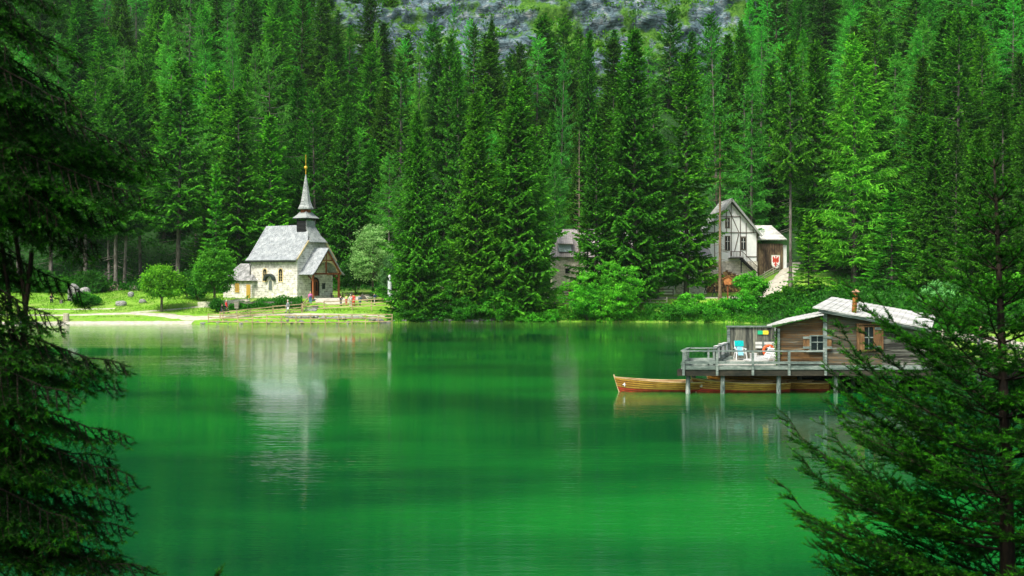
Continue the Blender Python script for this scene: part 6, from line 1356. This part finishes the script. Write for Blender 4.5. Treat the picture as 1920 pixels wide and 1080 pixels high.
# spruces on the near slope at the right, behind the young foreground spruce
rq = random.Random(55); cand = []
for Yq in (176, 168, 160, 152, 144, 136, 128, 120):
    xq = 46
    while xq < 96:
        xq += rq.uniform(5, 8); Yc = Yq+rq.uniform(-2.5, 2.5); pq = CX+F*xq/Yc; dq = float(sdist(np.array([xq]), np.array([Yc]))[0])
        if 1700 < pq < 1975 and dq > 12 and not (xq < 58 and Yc > 155): cand.append((pq, xq, Yc))
cand.sort()
for i, (pq, xq, Yc) in enumerate(cand):
    z0 = h1(xq, Yc); ht = rq.uniform(15, 25); wq = ht*rq.uniform(.26, .34); br_ = rq.uniform(.6, 1.1)
    cover |= silhouette(pq, HY-(z0+ht-CAMZ)*F/Yc, HY-(z0-CAMZ)*F/Yc, wq*F/Yc)
    plant_tree(rq.choice(['a', 'b', 'f', 'h', 'c']), xq, Yc, ht, wq/2, (br_*.95, br_, br_*.85), '%s spruce on the near right slope behind the young spruce, %s from left' % ('tall' if ht > 20 else 'short', ORD[i]), 'spruces of the near right slope')
print('right slope', len(cand))
rf_ = random.Random(2024); nsp = 0; DROWS = [34, 41, 49, 57, 66, 75, 85, 95, 106, 118, 131]
for ri, d0 in enumerate(DROWS):
    Yr = 147+d0; half = .5*Yr+5; x = -half+rf_.uniform(0, 4); row = []
    while x < half:
        Y = Yr+rf_.uniform(-3.5, 3.5)-(6 if x < -18 else 0); px = CX+F*x/Y; xx = x; x += rf_.uniform(5.2, 8.2)
        if Y < 178 and (960 < px < 1500): continue
        if Y < 192 and 1290 < px < 1510: continue
        if Y < 171 and 640 < px < 720: continue
        z0 = h1(xx, Y)
        cl = 730 < px < 1385
        lar = rf_.random() < .24
        ht = rf_.uniform(18, 30)*(1.0 if ri < 8 else .9)
        if cl and ri >= 6: ht *= .95
        if cl and ri >= 8: continue
        if 840 < px < 1440 and ri >= 6 and rf_.random() < .25: continue
        zt = z0+ht; yt = HY-(zt-CAMZ)*F/Y; yb = HY-(z0-CAMZ)*F/Y; wpx = ht*rf_.uniform(.27, .38)*F/Y
        if cl and yt < 5 and ri >= 4: continue
        sl = silhouette(px, yt, yb, wpx); vis = (sl & ~cover).sum(); tot = max(1, sl.sum())
        cover |= silhouette(px, yt+8, yb, wpx*.8)
        if sl.sum() < 12 or vis < 10 or vis/tot < .035: continue
        row.append((xx, Y, ht, wpx/2/F*Y, lar, px))
    for oi, (xx, Y, ht, rad, lar, px) in enumerate(row):
        br_ = rf_.choice([rf_.uniform(.5, .85), rf_.uniform(.8, 1.45)])*(1.15 if px < 560 else 1)*(1.0 if px < 560 else .92); hue = rf_.uniform(-.12, .12); far = min(1, max(0, (Y-190)/90))  # far shifts tints bluer, painting distance haze into the crown colour
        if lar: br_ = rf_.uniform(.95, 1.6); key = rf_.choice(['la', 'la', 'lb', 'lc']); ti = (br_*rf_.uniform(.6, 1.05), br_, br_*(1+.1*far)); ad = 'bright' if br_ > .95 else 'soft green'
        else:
            key = rf_.choice(['a', 'b', 'b', 'c', 'c', 'd', 'h', 'f', 'h']); ti = (br_*(.9+hue*2), br_*(1.02+far*.15), br_*(.8-hue+.3*far)); ad = ('olive' if hue > .05 else 'haze-tinted' if far > .4 else 'dark' if br_ < .8 else 'mid green')
        mk = next(m_ for lim, m_ in MARK if px < lim)
        sz = 'tall' if ht > 25 else 'short' if ht < 19 else 'middle-sized'
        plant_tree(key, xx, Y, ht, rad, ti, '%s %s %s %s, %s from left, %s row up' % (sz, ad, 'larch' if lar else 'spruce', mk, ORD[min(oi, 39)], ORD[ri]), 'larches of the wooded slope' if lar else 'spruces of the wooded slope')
        nsp += 1
print('slope trees', nsp)
# undergrowth on the slope floor: low leafy clumps nobody could count
rs = np.random.RandomState(31); n = 12000; ux = rs.uniform(-150, 150, n); uy = 168+132*rs.rand(n)**1.7; ux = np.r_[ux, rs.uniform(31, 85, 2400)]; uy = np.r_[uy, rs.uniform(96, 166, 2400)]; bank_ = (uy < 167)&(sdist(ux, uy) > .8)&~((np.abs(ux-41) < 2.2)&(uy < 98))&~((uy > 156)&(ux < 50)); k_ = (np.abs(ux) < .53*uy+6) & (sdist(ux, uy) > 27) & ~((ux > 30) & (ux < 52) & (uy < 196)); k_ = np.where(uy < 167, bank_, k_); ux, uy = ux[k_], uy[k_]
per = 22; P = np.repeat(np.c_[ux, uy], per, 0); rad = np.repeat(rs.uniform(.5, 1.7, len(ux)), per)[:, None]; off = rs.normal(size=(len(P), 3))*rad*np.array([1, 1, .6]); P = P+off[:, :2]; z = H(P[:, 0], P[:, 1])+np.abs(off[:, 2])+.2
V, Fq = cards(np.c_[P, z], norm(rs.normal(size=(len(P), 3))), rs.uniform(.3, .7, len(P)), rs.uniform(.2, .35, len(P)), rs, .3)
o = link('undergrowth', np_mesh('undergrowth', V, Fq, [Lf], {'tip': np.repeat(rs.rand(len(P))*.5, 4)})); o.color = (.4, .6, .5, 1); tag(o, 'low green undergrowth covering the forest floor between the trees', 'undergrowth', kind='stuff')
# dwarf pines and moss cushions on the cliff ledges
rs = np.random.RandomState(41); sel = []
gy_, gx_ = np.mgrid[2:188, 2:258]; nzv = np.gradient(CYY, axis=0)/np.maximum(1e-3, np.gradient(CZZ, axis=0)); cand = np.argwhere((nzv > .3)); rs.shuffle(cand); cand = cand[:3200]
cp = np.array([(CXX[i, j], CYY[i, j]-.3, CZZ[i, j]+.2) for i, j in cand]); msk = fbm2(cp[:, 0], cp[:, 2], 51, 3, .12) > -.5; cp = cp[msk & (np.abs(cp[:, 0]-6) < 66)]
per = 26; rad = np.repeat(rs.uniform(.4, 1.5, len(cp)), per)[:, None]; P = np.repeat(cp, per, 0)+rs.normal(size=(len(cp)*per, 3))*rad*np.array([1, .7, .5])
V, Fq = cards(P, norm(rs.normal(size=P.shape)), rs.uniform(.5, 1.0, len(P)), rs.uniform(.3, .55, len(P)), rs, .3)
o = link('cliff_shrubs', np_mesh('cliff_shrubs', V, Fq, [Lf], {'tip': np.repeat(np.repeat(rs.rand(len(cp)), per), 4)})); o.color = (.95, .85, .5, 1); tag(o, 'low shrubs and moss cushions growing on the cliff ledges', 'cliff shrubs', kind='stuff')

# ------------------------------------------------------------------ near spruces with modelled needles
def polyline(p0, p1, sag, n, rs, wob_=.02):
    s = np.linspace(0, 1, n)[:, None]; P = p0*(1-s)+p1*s; P = P+np.array([0, 0, 1.])*(-sag*4*s*(1-s)); P[1:] += np.cumsum(rs.normal(size=(n-1, 3))*wob_*np.linalg.norm(p1-p0)/n, 0)
    return P
class Near:
    def __init__(s, seed): s.rs = np.random.RandomState(seed); s.sh = []; s.wp = []; s.wq = []; s.r0 = []; s.r1 = []
    def wood(s, P, ra, rb):
        n = len(P); r = np.linspace(ra, rb, n); s.wp.append(P[:-1]); s.wq.append(P[1:]); s.r0.append(r[:-1]); s.r1.append(r[1:])
    def shoot(s, P, a=0.0, fresh=0.0): s.sh.append((P, a, fresh))
    def branch(s, p0, p1, sag=0.05, hang=0.0, dens=.115, spread=.42, r=.012, up=0.0, start=.15, tert=True):
        rs = s.rs; p0, p1 = np.array(p0, float), np.array(p1, float); L = np.linalg.norm(p1-p0); n = max(6, int(L/.1)); P = polyline(p0, p1, sag*L, n, rs); P[-2:, 2] += up*L*.04
        s.wood(P, r, .0025); s.shoot(P[int(n*.35):], 0, .3)
        d = norm(P[-1]-P[0]); lat = norm(np.cross(d, np.array([0, 0, 1.]))); t = start
        while t < .985:
            for side in (-1, 1):
                tt = min(.99, t+rs.uniform(-.02, .02)); o = np.array([np.interp(tt, np.linspace(0, 1, n), P[:, k]) for k in range(3)])
                l = (spread*L*(1.02-tt)**.8+.07)*rs.uniform(.7, 1.2); l = min(l, .62)
                dd = norm(d*.72+lat*side*rs.uniform(.55, .9)+np.array([0, 0, rs.uniform(-.12, .12)-hang*rs.uniform(.6, 1.3)+up*.15]))
                e = o+dd*l; m = max(4, int(l/.06)); Q = polyline(o, e, .03*l+hang*.05, m, rs, .03); s.wood(Q, .0045, .0018); s.shoot(Q, 0, rs.uniform(.1, .9))
                if tert and l > .16:
                    u = .25
                    while u < .95:
                        for sd2 in (-1, 1):
                            if rs.rand() < .15: continue
                            o2 = np.array([np.interp(u, np.linspace(0, 1, m), Q[:, k]) for k in range(3)]); l2 = min(.17, .45*l*(1.05-u)+.03)*rs.uniform(.7, 1.2)
                            lt2 = norm(np.cross(dd, np.array([0, 0, 1.])+.3*rs.normal(size=3))); d2 = norm(dd*.75+lt2*sd2*.7+np.array([0, 0, -hang*.5])); R_ = polyline(o2, o2+d2*l2, 0, 3, rs, .03); s.wood(R_, .002, .0015); s.shoot(R_, 0, rs.uniform(.1, 1))
                        u += .075/l
            t += dens/L
    def build(s, parent, per_m=260, nl=.025, nw=.0038, trunk=None, tint=(1, 1, 1)):
        rs = s.rs; C = []; Dn = []; T = []
        for P, a, fr in s.sh:
            seg = np.linalg.norm(np.diff(P, axis=0), axis=1); cum = np.r_[0, np.cumsum(seg)]; L = cum[-1]; n = int(L*per_m)+4
            q = rs.uniform(0, L, n); pos = np.stack([np.interp(q, cum, P[:, k]) for k in range(3)], 1); d = norm(P[-1]-P[0])
            rnd = rs.normal(size=(n, 3)); perp = norm(rnd-(rnd@d)[:, None]*d); perp[:, 2] = np.abs(perp[:, 2])*.55+perp[:, 2]*.45
            dn = norm(perp*.85+d*.62); C.append(pos); Dn.append(dn); T.append(np.clip((q/L-.45)*1.8, 0, 1)*fr)
            k = 5; C.append(np.repeat(P[-1:], k, 0)); Dn.append(norm(d+rs.normal(size=(k, 3))*.25)); T.append(np.full(k, fr))
        C = np.concatenate(C); Dn = np.concatenate(Dn); T = np.concatenate(T); n = len(C); sd_ = norm(np.cross(Dn, rs.normal(size=(n, 3)))); ll = nl*rs.uniform(.75, 1.15, n)[:, None]
        V = np.stack([C-sd_*nw/2, C+sd_*nw/2, C+Dn*ll+sd_*nw*.25, C+Dn*ll-sd_*nw*.25], 1).reshape(-1, 3); V = V-np.array(parent.location)
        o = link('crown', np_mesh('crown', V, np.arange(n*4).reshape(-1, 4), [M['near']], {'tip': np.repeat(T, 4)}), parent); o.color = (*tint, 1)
        V, Fq = tri_bars(np.concatenate(s.wp), np.concatenate(s.wq), np.concatenate(s.r0), np.concatenate(s.r1)); V = V-np.array(parent.location)
        o = link('branches', np_mesh('branches', V, Fq, [M['barkdark']]), parent)
        m = MB(); m.smooth = True; m.tube(trunk[0], trunk[1], 10); m.build('trunk', M['barkdark'], parent, True); print('needles', n)
def npv(v): return np.array([v.x, v.y, v.z])
# right: young spruce, tip in frame
D1 = 8.0; X1 = X_at(1893, D1); ZT = at(1862, 285, D1).z; ZB = h1(X1, D1)
nr = Near(5); rs = nr.rs; fr_ = empty('young_spruce', (X1, D1, ZB), 0, 'young spruce with upswept branches close to the camera on the right', 'tree')
def trunk_at(z): u = (ZT-z)/(ZT-ZB); return np.array([X1-.10*(1-u)**2.0*1.2, D1, z])
nr.shoot(np.array([trunk_at(ZT-.28), trunk_at(ZT-.1), trunk_at(ZT)]), 0, .3); h = .12; az0 = 0
while h < (ZT-ZB)-.25:
    k = 3 if h < .2 else 5 if h < 1.2 else 6; az0 += rs.uniform(.3, 1.2)
    for j in range(k):
        az = az0+6.283*j/k+rs.uniform(-.2, .2); L = (.12+(.48 if h < 1.5 else .64)*h)*rs.uniform(.8, 1.12); L = min(L, 2.05) if h < 2.8 else min(L, 1.6); el = np.interp(h, [0, 1, 3], [.75, .62, .42]); p0 = trunk_at(ZT-h); dv_ = np.array([math.cos(az)*math.cos(el), math.sin(az)*math.cos(el), math.sin(el)]); 
        if dv_[1] < -.3: L *= .8
        nr.branch(p0, p0+dv_*L, sag=.05+.02*h, hang=.0+.12*min(1, h/2), r=.006+.005*L, up=1.0, start=.18)
    for j in range(3 if h > .3 else 1):
        az = rs.uniform(0, 6.28); L = (.08+.22*h)*rs.uniform(.6, 1.1); p0 = trunk_at(ZT-h-.12); nr.branch(p0, p0+np.array([math.cos(az), math.sin(az), .35])*min(L, .8), sag=.05, hang=.3, r=.005, tert=h > .6)
    h += .25+.02*h
for (px, py, ry, dy) in [(1452, 780, 985, .1), (1450, 918, 1090, -.2), (1475, 850, 1030, .3), (1537, 1034, 1190, 0), (1543, 692, 900, .2), (1560, 620, 830, -.2), (1500, 985, 1130, .3), (1640, 560, 760, .1), (1600, 1070, 1240, -.3), (1590, 760, 930, -.4)]:
    q1 = npv(at(px, py, D1+dy)); nr.branch(trunk_at(at(1890, ry, D1).z), q1, sag=.09, hang=.12, r=.015, up=1.0, start=.2, spread=.36)
tz = np.linspace(ZB-.3, ZT-.05, 12); nr.build(fr_, 380, trunk=([tuple(trunk_at(z)) for z in tz], [.006+.016*(ZT-z) for z in tz]))
# unseen spruces added behind the camera on the near bank to shade the near boughs
for i, (x, y, ht, k_, lb_) in enumerate([(-1.5, -7.5, 23, 'a', 'unseen near-bank spruce right behind the viewpoint, added for shade'), (-10.5, -7, 24, 'f', 'unseen near-bank spruce further left behind the viewpoint, added for shade'), (3.8, -6.5, 21, 'a', 'unseen near-bank spruce right of the viewpoint, added for shade'), (0.5, -12, 27, 'f', 'tallest unseen near-bank spruce behind the viewpoint, added for shade')]):
    plant_tree(k_, x, y, ht, ht*.17, (.8, .9, .8), lb_, z=4.6)
# left: old spruce whose drooping branches hang into the frame
D2 = 5.6; X2 = X_at(-190, D2); Z2 = h1(X2, D2); fl = empty('spruce_tree', (X2, D2, Z2), 0, 'dark old spruce whose drooping branches hang over the left edge close to the camera', 'tree')
nl_ = Near(9); rs = nl_.rs
def P2(px, py, dy=0.0): return npv(at(px, py, D2+dy))
BR = [(152, 118, -60, .35, .3), (118, 150, -140, .0, .3), (150, 205, 0, .2, .35), (165, 225, 60, -.2, .35), (325, 318, 150, .1, .45), (312, 340, 200, .3, .4), (280, 385, 240, -.1, .5), (245, 430, 290, .2, .5), (190, 480, 320, .1, .6), (160, 560, 400, .3, .6), (120, 620, 430, 0, .6),
 (245, 697, 540, .1, .35), (235, 722, 590, .3, .4), (150, 760, 600, -.2, .5), (246, 832, 660, .1, .4), (215, 875, 740, .3, .4), (248, 905, 720, .0, .5), (236, 960, 800, .2, .5), (250, 1008, 850, .1, .45), (245, 1060, 900, .2, .45), (285, 1078, 960, 0, .2),  (130, 900, 700, .0, .6), (110, 800, 600, .2, .6), (160, 1000, 820, -.2, .5), (90, 1060, 900, 0, .5),
 (110, 30, -120, .3, .35), (60, 60, -160, 0, .35), (60, 260, 60, .1, .6), (90, 350, 140, .25, .6), (110, 420, 220, -.1, .6), (60, 520, 300, .1, .7), (40, 640, 420, .2, .7), (60, 740, 540, .1, .6), (40, 830, 620, 0, .6), (50, 960, 760, .2, .6), (200, 300, 60, .4, .5), (225, 360, 120, .5, .5), (150, 400, 180, .6, .5)]
for (px, py, ry, dy, hg_) in BR:
    p0 = P2(-190, ry, 0); p1 = P2(px, py, dy); nl_.branch(p0, p1, sag=-.05 if py < 600 else .0, hang=hg_*1.5, dens=.06, spread=.3, r=.013, start=.3, up=.6)
nl_.branch(P2(170, 1420, .2), P2(417, 1064, .3), sag=0, hang=.1, dens=.06, spread=.3, r=.012, start=.3)
for i in range(20):
    py = rs.uniform(-120, 1150); px = rs.uniform(-80, 95 if (py < 560 or py > 780) else 60); dy = rs.uniform(-.5, .9); p0 = P2(-190, py-rs.uniform(60, 220), 0); nl_.branch(p0, P2(px, py, dy), sag=-.03, hang=rs.uniform(.6, 1.2), dens=.115, spread=.3, r=.012, start=.3)
# bare dark stems crossing the lower gap
for pts in ([(20, 380), (42, 520), (50, 600), (38, 690), (20, 790), (12, 880)], [(0, 420), (18, 560), (30, 650), (24, 760)], [(-10, 700), (10, 820), (25, 960), (40, 1090)], [(60, 470), (46, 600), (30, 720), (24, 800)]):
    P = np.array([P2(x, y, .1) for x, y in pts]); nl_.wood(P, .014, .010)
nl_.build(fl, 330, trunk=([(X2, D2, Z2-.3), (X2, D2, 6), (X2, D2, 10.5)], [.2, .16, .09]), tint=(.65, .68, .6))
# ------------------------------------------------------------------ thin mountain air
hzb = MB(); hzb.b2((-690, -59, -9), (690, 880, 330)); hm = bpy.data.materials.new('thin_haze'); hm.use_nodes = True; nt = hm.node_tree; nt.nodes.remove(nt.nodes['Principled BSDF'])
pv = nt.nodes.new('ShaderNodeVolumePrincipled'); pv.inputs['Density'].default_value = 0.0001; pv.inputs['Color'].default_value = (.72, .96, .78, 1); pv.inputs['Anisotropy'].default_value = .2
nt.links.new(pv.outputs[0], nt.nodes['Material Output'].inputs['Volume']); hzo = hzb.build('haze', hm); tag(hzo, 'thin pale air over the valley', 'haze', kind='stuff')
